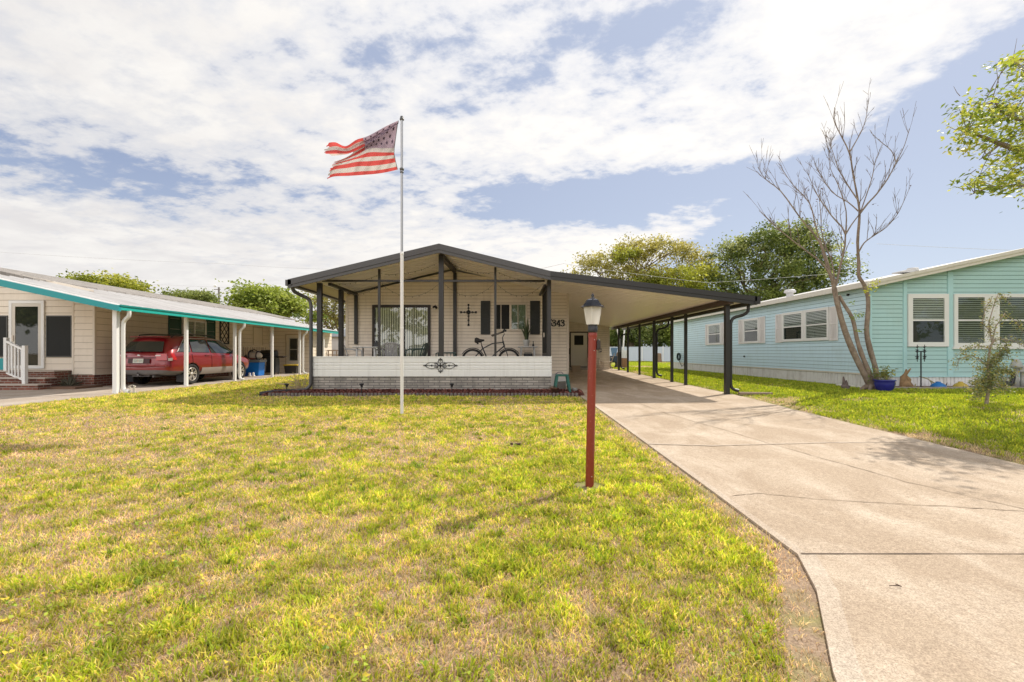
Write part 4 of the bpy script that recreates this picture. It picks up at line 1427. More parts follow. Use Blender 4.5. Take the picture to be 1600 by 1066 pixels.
# sliding glass door
zt = 2.835
sld = frame_rect(MB(), (0, YW, 0), EX, -EY, -4.42, -2.545, .755, zt, .085, .06, 0, .012)
slab_rect(sld, (0, YW, 0), EX, -EY, -3.44, -3.37, .84, zt - .085, .02, .052)
sld = sld.build('sliding_door', M('bronze_brown', (.030, .020, .016), .45, .2, 4), house)
slab_rect(MB(), (0, YW, 0), EX, -EY, -4.34, -2.62, .835, zt - .083, .0125, .0145).build('backing', M_dark, sld)
bl = MB(); x = -4.31
while x < -2.66:
    bl.add([(x, YW - .016, .86), (x + .055, YW - .030, .86), (x + .055, YW - .030, zt - .09), (x, YW - .016, zt - .09)], [(0, 1, 2, 3)])
    x += .0735
bl.build('vertical_blind', M_blind, sld)
g = MB(); g.add([(-4.335, YW - .040, .84), (-2.63, YW - .040, .84), (-2.63, YW - .040, zt - .085), (-4.335, YW - .040, zt - .085)], [(0, 1, 2, 3)])
g.build('pane', M_glass('slider_glass', (.9, .94, .9), .85, .07), sld)

# window with shutters on the gable wall
wx0, wx1, wz0, wz1 = -.50, .575, 2.00, 2.895
wf = frame_rect(MB(), (0, YW, 0), EX, -EY, wx0, wx1, wz0, wz1, .055, .05, 0, .012)
xm = (wx0 + wx1) / 2
slab_rect(wf, (0, YW, 0), EX, -EY, xm - .04, xm + .03, wz0 + .055, wz1 - .055, .02, .046)
slab_rect(wf, (0, YW, 0), EX, -EY, -.285, -.262, wz0 + .055, wz1 - .055, .02, .042)
slab_rect(wf, (0, YW, 0), EX, -EY, .265, .285, wz0 + .055, wz1 - .055, .02, .042)
wf = wf.build('window', M_beige_trim, house)
slab_rect(MB(), (0, YW, 0), EX, -EY, wx0 + .05, wx1 - .05, wz0 + .05, wz1 - .05, .0125, .0145).build('backing', M_dark, wf)
slab_rect(MB(), (0, YW, 0), EX, -EY, wx0 + .055, xm - .04, wz0 + .055, wz1 - .055, .034, .037).build('screen', M_screen, wf)
cur = MB()
for x0, x1 in ((xm + .03, .265), (.285, wx1 - .055)):
    n_ = 8
    for i in range(n_):
        a = x0 + (x1 - x0) * i / n_; b_ = x0 + (x1 - x0) * (i + 1) / n_
        cur.add([(a, YW - .018 - .006 * (i % 2), wz0 + .055), (b_, YW - .018 - .006 * ((i + 1) % 2), wz0 + .055), (b_, YW - .018 - .006 * ((i + 1) % 2), wz1 - .055), (a, YW - .018 - .006 * (i % 2), wz1 - .055)], [(0, 1, 2, 3)])
cur.build('curtain', M('curtain_sage', (.20, .23, .17), .8, .2, 8), wf)
g = MB(); g.add([(xm + .03, YW - .032, wz0 + .05), (wx1 - .05, YW - .032, wz0 + .05), (wx1 - .05, YW - .032, wz1 - .05), (xm + .03, YW - .032, wz1 - .05)], [(0, 1, 2, 3)])
g.build('pane', M_glass_, wf)
for x0, x1 in ((-.925, -.62), (.665, .985)):
    shutter(house, (0, YW - .012, 0), EX, -EY, x0, x1, 1.885, 2.965, M_shut)

# house number
def digit(mb, ch, x, z, h, y, wv=.034):
    s = h
    strokes = {
        '5': [[(.52, 1), (.12, 1), (.08, .56), (.3, .64), (.52, .5), (.55, .28), (.4, .06), (.2, 0), (.04, .1)]],
        '3': [[(.06, .86), (.2, 1), (.42, .96), (.5, .78), (.42, .6), (.22, .54)], [(.22, .54), (.46, .48), (.55, .28), (.44, .07), (.2, 0), (.03, .12)]],
        '4': [[(.42, 0), (.42, 1), (.03, .3), (.60, .3)], [(.28, .01), (.56, .01)]]}
    for st in strokes[ch]:
        for p, q in zip(st[:-1], st[1:]):
            thick = wv * (1.25 if abs(p[0] - q[0]) < abs(p[1] - q[1]) else .72)
            mb.bar((x + p[0] * s, y, z + p[1] * s), (x + q[0] * s, y, z + q[1] * s), thick, .012, 0, (0, 1, 0))
    for st in strokes[ch]:
        for p in (st[0], st[-1]) if ch != '4' else ():
            mb.lathe([(0, 0), (wv * .75, 0), (wv * .75, .012), (0, .012)], (x + p[0] * s, y - .006, z + p[1] * s), 8, 0, 'y', False)
nb = MB()
for i, ch in enumerate('5343'):
    digit(nb, ch, 1.245 + i * .138, 2.148, .205, YW - .022)
nb.build('house_number', M_black, house)

# utility room door under the carport
yd = 25.5
dx0, dx1, dz0, dz1 = 3.37, 4.42, .46, 2.46
dr = frame_rect(MB(), (0, yd, 0), EX, -EY, dx0, dx1, dz0, dz1, .06, .06, 0, .012).build('door', M('door_brown', (.05, .035, .028), .5, .2, 4), house)
slab_rect(MB(), (0, yd, 0), EX, -EY, dx0 + .06, dx1 - .06, dz0 + .06, dz1 - .06, .013, .03).build('door_leaf', M('door_white', (.72, .67, .58), .5, .06, 2), dr)
slab_rect(MB(), (0, yd, 0), EX, -EY, dx0 + .26, dx1 - .28, 1.72, 2.26, .031, .036).build('window', M_screen, dr)
MB().box(dx0 - .03, dx0 + .05, yd - .12, yd - .061, 1.2, 1.55).build('handle', M_blackp, dr)
st = MB(); st.box(3.1, 4.7, 24.75, 25.48, G0(25), .42); st.build('door_step', M_conc2, house)

# left gutter downspout
def downspout(parent, pts, mat, w=.075, name='downspout'):
    b = MB()
    P = [Vector(p) for p in pts]; out = []
    for i, p in enumerate(P):
        if 0 < i < len(P) - 1:
            a = (P[i - 1] - p); c_ = (P[i + 1] - p); ra = min(.07, a.length * .4); rc = min(.07, c_.length * .4)
            out += [p + a.normalized() * ra, p + (a.normalized() * ra + c_.normalized() * rc) * .28, p + c_.normalized() * rc]
        else: out.append(p)
    b.tube(out, w / 2 * 1.12, 10, 0, True)
    return b.build(name, mat, parent)
downspout(house, [(-5.72, 12.0, 3.06), (-5.72, 12.02, 2.93), (-5.60, 12.2, 2.84), (-5.43, 12.33, 2.76), (-5.38, 12.34, 2.6), (-5.38, 12.34, .42), (-5.5, 12.3, .29), (-5.85, 12.24, .265)], M_bronze2, .085)
# corrugated drain extension and its tray lie on the ground
e = MB()
pts = [Vector((-5.83 - .008 * i * 4, 12.24 - .003 * i * 4, .262 - .0022 * i)) for i in range(24)]
e.tube(pts, [.055 + .008 * (i % 2) for i in range(24)], 10)
e.prism([(-6.52, 12.02, .20), (-6.30, 12.26, .20), (-6.25, 12.26, .30), (-6.47, 12.02, .27)], (-.06, .1, .0))
tag(e.build('drain_hose', M_blackp, None, (-6.1, 12.2, .2)), 'black corrugated drain hose lying on the grass at the porch corner', 'drain hose')

# ================================================================ carport of the middle house
cp = thing('carport', 'wide attached carport with dark bronze posts over the driveway', 'carport', (4.0, 18, .25))
r = MB(); slope(r, (brk[0] + .002, brk[1]), tip, YF + .03, 25.9, .05, 0, -.02); r.build('roof', M_roofpan, cp)
c = MB(); slope(c, (1.10, roof_z(1.10)), (tip[0] - .08, roof_z(tip[0] - .08)), YF + .06, 25.8, .02, 0, -.10)
y = YF + .35
while y < 25.6:
    p0 = (1.12, y, roof_z(1.12) - .1225); p1 = (tip[0] - .1, y, roof_z(tip[0] - .1) - .1225)
    c.bar(p0, p1, .016, .010)
    y += .305
c.build('ceiling', M_ceil, cp)
f = MB(); fascia(f, (brk[0] + .001, brk[1]), tip, YF - .03, YF + .028, .0, -.13); fascia(f, (brk[0] + .001, brk[1]), tip, YF - .012, YF + .027, -.131, -.225)
f.build('fascia', M_bronze, cp)
MB().box(tip[0] - .05, tip[0] + .09, YF - .03, 25.85, tip[1] - .20, tip[1] - .005).build('gutter', M_bronze, cp)
MB().box(5.77, 5.89, YF + .05, 25.8, roof_z(5.83) - .27, roof_z(5.83) - .132).build('beam', M('beam_brown', (.075, .05, .038), .5, .2, 3), cp)
for zz, wd in ((12.2, .115), (15.05, .085), (16.33, .085), (18.34, .095), (20.4, .08), (22.4, .08), (24.25, .09)):
    b = MB(); zb = G0(zz) + UP
    b.box(5.83 - wd / 2, 5.83 + wd / 2, zz - wd / 2, zz + wd / 2, zb, roof_z(5.83) - .271)
    b.box(5.83 - wd * .72, 5.83 + wd * .72, zz - wd * .72, zz + wd * .72, zb - .01, zb + .012)
    b.build('post', M_bronze, cp)
for zz in (12.2, 18.34, 24.25):
    zb = G0(zz) + .12
    downspout(cp, [(6.42, zz + .03, 2.56), (6.42, zz + .03, 2.40), (6.30, zz + .03, 2.31), (6.02, zz + .03, 2.24), (5.945, zz + .03, 2.12), (5.945, zz + .03, zb + .12), (6.0, zz + .02, zb + .02), (6.14, zz - .02, zb - .01)], M_bronze, .075)

# ================================================================ string lights, ornaments and lamp on the porch
sl = MB(); bulbs = []
def swag(a, b_, sag, n=26):
    a, b_ = Vector(a), Vector(b_); pts = []
    for i in range(n + 1):
        u = i / n; p = a.lerp(b_, u) - Vector((0, 0, sag * 4 * u * (1 - u))); pts.append(p)
    sl.tube(pts, .0034, 5)
    for i in range(2, n, 3):
        bulbs.append(pts[i])
Yl = YP + .12
for x0, x1, sg in ((-4.85, -3.56, .30), (-3.53, -1.93, .36), (-1.80, -.42, .34), (-.35, .93, .34)):
    swag((x0, Yl, 3.20), (x1, Yl, 3.20), sg)
for x0, x1 in ((-3.53, -1.93), (-1.80, -.42)):
    zr0, zr1 = ceil_z(x0) - .06, ceil_z(x1) - .06
    swag((x0, Yl + .35, zr0 - .05), (x1, Yl + .35, zr1 - .05), .12)
swag((-4.9, Yl + .35, ceil_z(-4.9) - .06), (-3.6, Yl + .35, ceil_z(-3.6) - .06), .08); swag((-.38, Yl + .35, ceil_z(-.38) - .06), (.9, Yl + .35, ceil_z(.9) - .06), .08)
so = thing('string_lights', 'thin dark string of little bulbs swagged across the top of the porch', 'string lights', (-2, Yl, 3.2))
sl.build('wire', M_black, so); 
b0 = None
for p in bulbs:
    if b0 is None:
        b0 = MB().lathe([(0, 0), (.006, -.008), (.009, -.022), (.005, -.034), (0, -.038)], (0, 0, 0), 6).build('bulb', M('bulb_glass', (.10, .085, .06), .2, .2, 30), so, local=True); bo = b0
    else:
        bo = b0.copy(); COL.objects.link(bo); bo.parent = so
    bo.location = p - Vector((-2, Yl, 3.2))


def cross_wall():
    o = MB(); y = YW - .03; c = at(732, 488, YW - .03)
    def pos(dx, dz): return (c.x + dx, y, c.z + dz)
    o.bar(pos(0, .235), pos(0, -.40), .022, .014, 0, (0, 1, 0)); o.bar(pos(-.235, 0), pos(.235, 0), .022, .014, 0, (0, 1, 0))
    for dx, dz in ((0, .235), (0, -.41), (-.24, 0), (.24, 0)):
        for a in range(4):
            ang = a * math.pi / 2 + math.pi / 4
            o.ball(pos(dx + .02 * math.cos(ang), dz + .024 * math.sin(ang)), .02, .008, .02, 8, 6)
    for dx, dz in ((0, .13), (0, -.13), (0, -.26), (-.13, 0), (.13, 0)):
        o.torus(pos(dx, dz), .026, .008, 'y', 14, 6)
    o.lathe([(0, -.012), (.05, -.012), (.055, 0), (.05, .012), (0, .012)], pos(0, 0), 16, 0, 'y')
    for a in range(8):
        ang = a * math.pi / 4 + .39
        o.ball(pos(.055 * math.cos(ang), .055 * math.sin(ang)), .02, .009, .02, 8, 5)
    tag(o.build('wall_cross', M_black, None, tuple(c)), 'black wrought metal cross hanging on the siding left of the bicycle', 'wall cross')


cross_wall()


def scroll_ornament():
    o = MB(); c = at(688, 571.3, YP - .05); y = YP - .045
    def pos(dx, dz): return Vector((c.x + dx, y, c.z + dz))
    def tb(l, r=.006): o.tube([pos(*q) for q in l], r, 6)
    o.lathe([(0, -.012), (.034, -.012), (.04, 0), (.034, .012), (0, .012)], pos(0, 0), 16, 0, 'y')
    for sx in (-1, 1):
        o.lathe([(0, -.01), (.022, -.01), (.026, 0), (.022, .01), (0, .01)], pos(sx * .235, 0), 14, 0, 'y')
        tb([(sx * .04, 0), (sx * .42, 0)], .006)
        for sz in (-1, 1):
            tb([(sx * (.05 + .37 * t), sz * (.085 * math.sin(math.pi * min(1, t * 1.0)) ** .8)) for t in [i / 16 for i in range(17)]], .006)
            # scrolls beside the boss
            cx, cz = sx * .135, sz * .048
            tb([(cx + (.04 - .0022 * i) * math.cos(.5 * i * sx), cz + (.04 - .0022 * i) * math.sin(.5 * i)) for i in range(15)], .0055)
            tb([(sx * .05, sz * .01), (sx * .09, sz * .06), (sx * .12, sz * .09)], .0055)
        # arrow tip
        o.prism([pos(sx * .42, -.028), pos(sx * .475, 0), pos(sx * .42, .028), pos(sx * .435, 0)], (0, .012, 0))
        for sz in (-1, 1):
            tb([(sx * .40, 0), (sx * .385, sz * .03), (sx * .36, sz * .04)], .006)
    for sz in (-1, 1):
        tb([(0, sz * .04), (0, sz * .19)], .006)
        for sx in (-1, 1):
            tb([(sx * (.055 * math.sin(math.pi * t) ** .9), sz * (.05 + .14 * t)) for t in [i / 12 for i in range(13)]], .006)
            cx, cz = sx * .032, sz * .15
            tb([(cx + (.028 - .0017 * i) * math.cos(.55 * i * sx), cz + (.028 - .0017 * i) * math.sin(.55 * i) * sz) for i in range(13)], .005)
            tb([(sx * .06, sz * .02), (sx * .075, sz * .10), (sx * .04, sz * .14)], .005)
        o.ball(pos(0, sz * .195), .014, .008, .014, 8, 6)
    tag(o.build('wall_ornament', M_black, None, tuple(c)), 'black scrolled iron ornament mounted on the white porch knee wall', 'wall ornament')


scroll_ornament()


def wall_lamp():
    c = at(681, 482, YW - .03); t = thing('wall_lamp', 'small black porch light with a clear bulb beside the sliding door', 'wall lamp', tuple(c))
    b = MB(); b.lathe([(0, 0), (.05, 0), (.05, .018), (0, .02)], (c.x, YW - .032, c.z + .03), 14, 0, 'y')
    b.tube([(c.x, YW - .03, c.z + .05), (c.x - .01, YW - .10, c.z + .10), (c.x - .02, YW - .13, c.z + .06)], .012, 8)
    b.lathe([(.012, .085), (.05, .07), (.072, .03), (.076, .015), (.07, .02), (0, .06)], (c.x - .02, YW - .13, c.z - .01), 16)
    b.build('lamp_shade', M_black, t)
    MB().lathe([(0, -.07), (.022, -.06), (.028, -.03), (.024, 0), (.014, .02)], (c.x - .02, YW - .13, c.z - .0), 12).build('bulb', M('frosted', (.75, .72, .66), .25, .05, 9), t)


wall_lamp()
# ================================================================ the house on the left
M_cream = M('cream_siding', (0.77, 0.68, 0.57), 0.6, 0.06, 1.2, streak=((0.5, 0.42, 0.33), 0.25), dirt=((0.52, 0.45, 0.36), .25, 1.8))
M_redbrick = M_brick('red_brick', (0.27, 0.085, 0.05), (0.15, 0.05, 0.033), (0.36, 0.30, 0.25), 0.21, 0.075, 0.009, (0.09, .04, .03), .45)
M_turq = M('turquoise_paint', (0.015, 0.40, 0.34), 0.4, 0.08, 2)
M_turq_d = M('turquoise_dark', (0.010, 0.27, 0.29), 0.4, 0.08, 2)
M_green_sh = M('green_shutter', (0.010, 0.075, 0.055), 0.5, 0.2, 5)


def shingle_mat():
    m, nt, b = new_mat('shingle')
    p = worldpos(nt)
    br = N(nt, 'ShaderNodeTexBrick')
    sx = N(nt, 'ShaderNodeSeparateXYZ'); L(nt, p, sx.inputs[0])
    cb = N(nt, 'ShaderNodeCombineXYZ'); L(nt, sx.outputs[1], cb.inputs[0]); L(nt, sx.outputs[0], cb.inputs[1])
    L(nt, cb.outputs[0], br.inputs['Vector'])
    br.inputs['Color1'].default_value = (.30, .275, .255, 1); br.inputs['Color2'].default_value = (.18, .165, .155, 1); br.inputs['Mortar'].default_value = (.10, .09, .085, 1)
    br.inputs['Scale'].default_value = 1; br.inputs['Brick Width'].default_value = .3; br.inputs['Row Height'].default_value = .14; br.inputs['Mortar Size'].default_value = .006
    c = mixcol(nt, noise(nt, p, 30, 4), br.outputs['Color'], mixcol(nt, .4, br.outputs['Color'], (.42, .39, .36)))
    L(nt, c, b.inputs['Base Color']); b.inputs['Roughness'].default_value = .95
    add_bump(nt, b, noise(nt, p, 90, 3), .5, .01)
    return m


def pan_mat():
    m, nt, b = new_mat('pan_roof')
    p = worldpos(nt)
    c = mixcol(nt, ramp(nt, noise(nt, stretch(nt, p, .5, 3, 1), .9, 6, .65), .42, .66), (.68, .66, .645), (.55, .53, .51))
    c = mixcol(nt, ramp(nt, noise(nt, stretch(nt, p, .4, 2.5, 1), 2.2, 7, .7), .60, .74), c, (.33, .30, .28))
    L(nt, c, b.inputs['Base Color']); b.inputs['Roughness'].default_value = .45
    return m


lh = thing('mobile_home', 'cream sided mobile home at left with turquoise-edged carport roof', 'house', (-13.5, 19, .22))
AX, YL0 = -12.95, 14.2                          # side wall, front wall
w = MB()
siding(w, (AX, YL0, 0), EY, EX, [(0, .60), (10.28, .60), (10.28, 3.1), (0, 3.1)], .2, .016)
siding(w, (-13.62, YL0, 0), EX, -EY, [(0, .62), (.66, .62), (.66, 3.25), (0, 3.4)], .2, .016)
siding(w, (-18.5, YL0 + .10, 0), EX, -EY, [(0, .75), (4.87, .75), (4.87, 3.4), (0, 4.4)], .2, .016)
siding(w, (AX - .4, 24.5, 0), EX, -EY, [(0, SL), (2.75, SL), (2.75, 2.58), (0, 3.15)], .2, .014)
siding(w, (-10.6, 24.52, 0), EY, EX, [(0, SL), (2.6, SL), (2.6, 2.55), (0, 2.55)], .2, .014)
w.build('wall', [M_cream, M('cream_groove_shade', (.36, .30, .23), .8, .1, 3)], lh)  # darker cream paints the shadow line between boards
for q_ in ((AX - .04, AX + .022, YL0 - .022, YL0 + .05, .6, 3.1), (-13.64, -13.58, YL0 - .02, YL0 + .09, .62, 3.3), (-10.65, -10.58, 24.48, 24.55, SL, 2.55)):
    MB().box(*q_).build('corner_trim', M('cream_trim', (.7, .62, .52), .6, .05, 2), lh)
b = MB(); b.box(AX - .1, AX - .005, YL0 + .03, 24.4, SL - .05, .597); b.box(-13.6, AX - .006, YL0 - .005, YL0 + .02, SL - .05, .615); b.box(-18.5, -13.601, YL0 + .075, YL0 + .095, SL - .05, .745)
b.build('brick_base', M_redbrick, lh)
# carport roof: one low pitched plane, white pan then shingles
def rz(a): return 2.52 + .22 * (a - 10.05)
def plane(mb, a0, a1, y0, y1, th, mi=0, dz_=0):
    v = []
    for y in (y0, y1):
        v += [(-a0, y, rz(a0) + dz_), (-a1, y, rz(a1) + dz_), (-a1, y, rz(a1) + dz_ - th), (-a0, y, rz(a0) + dz_ - th)]
    mb.add(v, [(0, 1, 2, 3), (7, 6, 5, 4), (0, 4, 5, 1), (1, 5, 6, 2), (2, 6, 7, 3), (3, 7, 4, 0)], mi)
r = MB(); plane(r, 10.1, 14.6, 11.72, 27.0, .06)
y = 12.1
while y < 27:
    r.bar((-10.12, y, rz(10.12) + .012), (-14.6, y, rz(14.6) + .012), .03, .03); y += .4
r.build('carport_roof', pan_mat(), lh)
c = MB(); plane(c, 10.15, 13.4, 11.75, 26.9, .02, 0, -.065); c.build('carport_ceiling', M_ceil, lh)
r = MB(); plane(r, 14.55, 17.6, 13.9, 31, .10, 0, .06)
v = [(-17.6, 13.9, rz(17.6) + .06), (-22, 13.9, rz(17.6) - .7), (-22, 31, rz(17.6) - .7), (-17.6, 31, rz(17.6) + .06)]
r.add(v, [(0, 1, 2, 3)])
r.build('roof', shingle_mat(), lh)
f = MB(); f.box(-10.10, -9.99, 11.66, 26.95, rz(10.05) - .125, rz(10.05) + .0)
f.build('gutter', M_turq, lh)
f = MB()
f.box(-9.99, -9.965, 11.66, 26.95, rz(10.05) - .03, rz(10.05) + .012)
f.build('gutter_lip', M('turq_deep', (.012, .22, .2), .4, .08, 2), lh)  # lip in a darker turquoise than the gutter
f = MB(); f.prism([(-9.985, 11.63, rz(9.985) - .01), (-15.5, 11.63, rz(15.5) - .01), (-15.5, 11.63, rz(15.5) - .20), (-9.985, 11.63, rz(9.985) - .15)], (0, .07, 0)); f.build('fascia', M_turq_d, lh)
for z_ in (11.92, 14.5, 17.06, 19.75, 22.35, 25.2):
    pb = MB(); wd = .085 if z_ > 12 else .11
    pb.box(-10.3 - wd / 2, -10.3 + wd / 2, z_ - wd / 2, z_ + wd / 2, SL, rz(10.3) - .085)
    pb.build('post', M_whitev, lh)
for z_ in (12.0, 17.2, 22.5):
    downspout(lh, [(-10.03, z_, 2.40), (-10.03, z_, 2.26), (-10.12, z_ + .02, 2.2), (-10.2, z_ + .03, 2.12), (-10.215, z_ + .03, 2.0), (-10.215, z_ + .03, SL + .16), (-10.18, z_ + .02, SL + .07), (-10.02, z_, SL + .03)], M_whitev, .085)
# front door and screens
o_ = (0, YL0 + .10, 0)
dr = frame_rect(MB(), o_, EX, -EY, -15.68, -14.58, .80, 2.93, .09, .055, 0, .017).build('door', M_whitev, lh)
frame_rect(MB(), o_, EX, -EY, -15.59, -14.67, .80, 2.84, .10, .045, 0, .018).build('door_leaf', M('door_pale', (.62, .57, .50), .5, .06, 2), dr)
slab_rect(MB(), o_, EX, -EY, -15.49, -14.77, .90, 2.74, .018, .022).build('backing', M_dark, dr)
g = MB(); g.add([(-15.49, YL0 + .062, .90), (-14.77, YL0 + .062, .90), (-14.77, YL0 + .062, 2.74), (-15.49, YL0 + .062, 2.74)], [(0, 1, 2, 3)]); g.build('pane', M_glass('door_glass', (.7, .72, .68), .6, .03), dr)
MB().box(-15.57, -15.53, YL0 + .03, YL0 + .054, 1.66, 1.84).build('handle', M_beige_trim, dr)
for s0, s1 in ((-14.53, -13.72), (-16.9, -15.74)):
    wf = frame_rect(MB(), o_, EX, -EY, s0, s1, 1.16, 2.46, .035, .04, 0, .017).build('window', M('scr_frame', (.07, .07, .065), .5, .1, 4), lh)
    slab_rect(MB(), o_, EX, -EY, s0 + .03, s1 - .03, 1.19, 2.43, .018, .03).build('screen', M_screen, wf)
slab_rect(MB(), o_, EX, -EY, -16.9, -15.74, .76, 1.12, .017, .028).build('panel', M_turq_d, lh)
# side wall: shuttered window, lattice, doors
sw = (AX, 0, 0)
window_unit(lh, sw, EY, EX, 17.95, 19.35, 1.72, 2.62, M_whitev, 'slide', .07, (M_blindw, 1.9, .05), proud=.07)
for a, b_ in ((17.25, 17.9), (19.4, 19.98)):
    shutter(lh, (AX + .012, 0, 0), EY, EX, a, b_, 1.62, 2.72, M_green_sh)
q = MB()
for i in range(3):
    for s in (-1, 1):
        z0 = 1.72 + i * .33
        for hh in range(2):
            y0 = 20.35 + hh * .28
            q.bar((AX + .03, y0 + (0 if s > 0 else .28), z0), (AX + .03, y0 + (.28 if s > 0 else 0), z0 + .33), .03, .015, 0, (1, 0, 0))
frame_rect(q, (AX + .02, 0, 0), EY, EX, 20.30, 20.96, 1.68, 2.75, .05, .03)
tag(q.build('wall_lattice', M_black, None, (AX, 20.6, 1.7)), 'black diamond lattice panel hanging on the cream wall behind the red car', 'lattice panel')
for a, b_ in ((22.95, 23.85),):
    f = frame_rect(MB(), sw, EY, EX, a, b_, .66, 2.62, .05, .03, 0, .016).build('door', M('cream_dk', (.5, .42, .33), .6, .08, 3), lh)
    slab_rect(MB(), sw, EY, EX, a + .05, b_ - .05, .68, 2.57, .016, .024).build('door_leaf', M('cream_trim', (.7, .62, .52), .6, .05, 2), f)
yd2 = 24.5
f = frame_rect(MB(), (0, yd2, 0), EX, -EY, -12.05, -11.18, SL + .02, 2.30, .06, .04, 0, .016).build('door', M('cream_dk', (.5, .42, .33), .6, .08, 3), lh)
slab_rect(MB(), (0, yd2, 0), EX, -EY, -11.99, -11.24, SL + .03, 2.24, .016, .026).build('door_leaf', M('door_pale2', (.72, .66, .57), .5, .06, 2), f)
window_unit(f, (0, yd2 - .026, 0), EX, -EY, -11.83, -11.36, .85, 2.08, M('alu', (.45, .44, .42), .4, .1, 4), 'hung', .035)

# brick steps and their railing
s = MB()
SX0, SX1 = -16.6, -13.72
s.box(SX0, SX1 + .02, YL0 - .50, YL0 + .07, SL - .02, .72); s.box(SX0, SX1 + .10, YL0 - .85, YL0 - .502, SL - .02, .53); s.box(SX0, SX1 + .3, YL0 - 1.25, YL0 - .852, SL - .02, .36)
so_ = s.build('brick_steps', M_redbrick, None, (-15, YL0 - .6, SL)); tag(so_, 'red brick front steps with pale treads below the glass door', 'steps')
tr = MB(); tr.box(SX0, SX1 + .04, YL0 - .53, YL0 + .068, .721, .755); tr.box(SX0, SX1 + .12, YL0 - .88, YL0 - .533, .531, .565); tr.box(SX0, SX1 + .32, YL0 - 1.28, YL0 - .883, .361, .395)
tr.build('tread', M('tread_pale', (.47, .40, .34), .85, .1, 4), so_)
h = thing('stair_railing', 'white picket railing on the red brick steps', 'railing', (-15.3, YL0 - .7, .7))
pa = Vector((-15.2, 13.75, .566)); pb_ = Vector((-13.98, 13.13, .396))
for p, top in ((pa, 1.75), (pb_, 1.50)):
    MB().box(p.x - .045, p.x + .045, p.y - .045, p.y + .045, p.z, top).build('newel_post', M_whitev, h)
rr = MB(); rr.bar(pa + Vector((.05, -.025, 1.06)), pb_ + Vector((-.045, .025, .98)), .05, .06); rr.build('rail', M_whitev, h); rr = MB(); rr.bar(pa + Vector((.05, -.035, .12)), pb_ + Vector((-.045, .035, .10)), .04, .05); rr.build('rail', M_whitev, h)
for i in range(1, 6):
    p = pa.lerp(pb_, i / 6); MB().box(p.x - .016, p.x + .016, p.y - .016, p.y + .016, p.z + .12, p.z + .98).build('picket', M_whitev, h)

# inner stair railing under the carport
h2 = thing('stair_railing', 'cream wooden landing rail beyond the red car', 'railing', (-12.3, 21.4, SL))
M_creamw = M('cream_wood', (.62, .52, .40), .6, .08, 4)
b = MB(); b.bar((-12.3, 20.0, 1.10), (-12.3, 21.0, 1.62), .06, .09); b.bar((-12.3, 21.0, 1.62), (-12.3, 23.0, 1.60), .06, .09); b.build('rail', M_creamw, h2); b = MB(); b.bar((-12.3, 21.0, .84), (-12.3, 23.0, .84), .05, .08); b.build('rail', M_creamw, h2)
for i in range(11):
    MB().box(-12.325, -12.275, 21.02 + i * .19, 21.06 + i * .19, .36, 1.57).build('picket', M_creamw, h2)
MB().box(-12.9, -12.36, 20.9, 23.0, SL, .82).build('landing', M_creamw, h2)

# ================================================================ the aqua house on the right
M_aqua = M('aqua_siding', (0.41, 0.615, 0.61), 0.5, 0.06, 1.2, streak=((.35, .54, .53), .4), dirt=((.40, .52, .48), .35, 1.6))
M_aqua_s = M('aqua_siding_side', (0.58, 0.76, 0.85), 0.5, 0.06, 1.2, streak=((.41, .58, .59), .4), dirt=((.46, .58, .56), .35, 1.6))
M_aqua_t = M('aqua_trim', (.42, .65, .67), .5, .06, 2)
M_skirt = M('skirt_panel', (.76, .75, .74), .55, .08, 2, streak=((.33, .29, .25), .6), dirt=((.30, .27, .22), .3, 3))
M_shutw = M('shutter_white', (.76, .73, .72), .5, .06, 3, streak=((.42, .36, .33), .4))
RX, RY, RB, ZG = 10.3, 13.0, 28.6, .31
rh = thing('mobile_home', 'aqua clapboard mobile home at right with white skirting and shutters', 'house', (13, 18, .31))
def rzr(x): return 3.33 + .214 * (x - RX)
w = MB()
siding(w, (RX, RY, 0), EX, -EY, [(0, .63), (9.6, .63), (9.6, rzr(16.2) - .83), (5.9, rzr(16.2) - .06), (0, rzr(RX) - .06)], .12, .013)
w.build('front_wall', [M_aqua, M('aqua_groove_shade', (.09, .19, .19), .8, .1, 3)], rh)  # dark teal groove colour carries the painted shadow line
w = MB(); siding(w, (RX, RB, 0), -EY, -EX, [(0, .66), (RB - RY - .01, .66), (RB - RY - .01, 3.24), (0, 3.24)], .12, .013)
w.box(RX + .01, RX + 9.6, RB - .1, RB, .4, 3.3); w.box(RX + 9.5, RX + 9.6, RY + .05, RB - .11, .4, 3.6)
w.build('side_wall', [M_aqua_s, M('aqua_groove_side_shade', (.13, .24, .26), .8, .1, 3)], rh)  # groove shade painted here too, in a darker side tint
t = MB()
for a, b_ in ((10.285, 10.335), (11.235, 11.335), (12.50, 12.65)):
    t.box(a, b_, RY - .032, RY + .03, .63, rzr(a) - .19)
t.box(RX - .016, RX + 9.6, RY - .028, RY + .01, .60, .632)
t.build('wall_trim', M_aqua_t, rh)
# corrugated skirting
s = MB()
x = RX - .0
while x < 19.85:
    s.box(x, x + .085, RY - .002, RY + .03, ZG - .06, .598); s.box(x + .085, x + .105, RY + .012, RY + .03, ZG - .06, .598); x += .105
y = RY + .031
while y < RB:
    s.box(RX - .004, RX + .03, y, y + .085, ZG - .06, .655); s.box(RX + .01, RX + .03, y + .085, y + .105, ZG - .06, .655); y += .105
s.build('skirting', M_skirt, rh)
s = MB(); s.box(RX - .026, RX + .02, RY + .0, RB, .656, .70); s.build('skirting_cap', M('cap_cream', (.62, .57, .50), .5, .08, 2), rh)
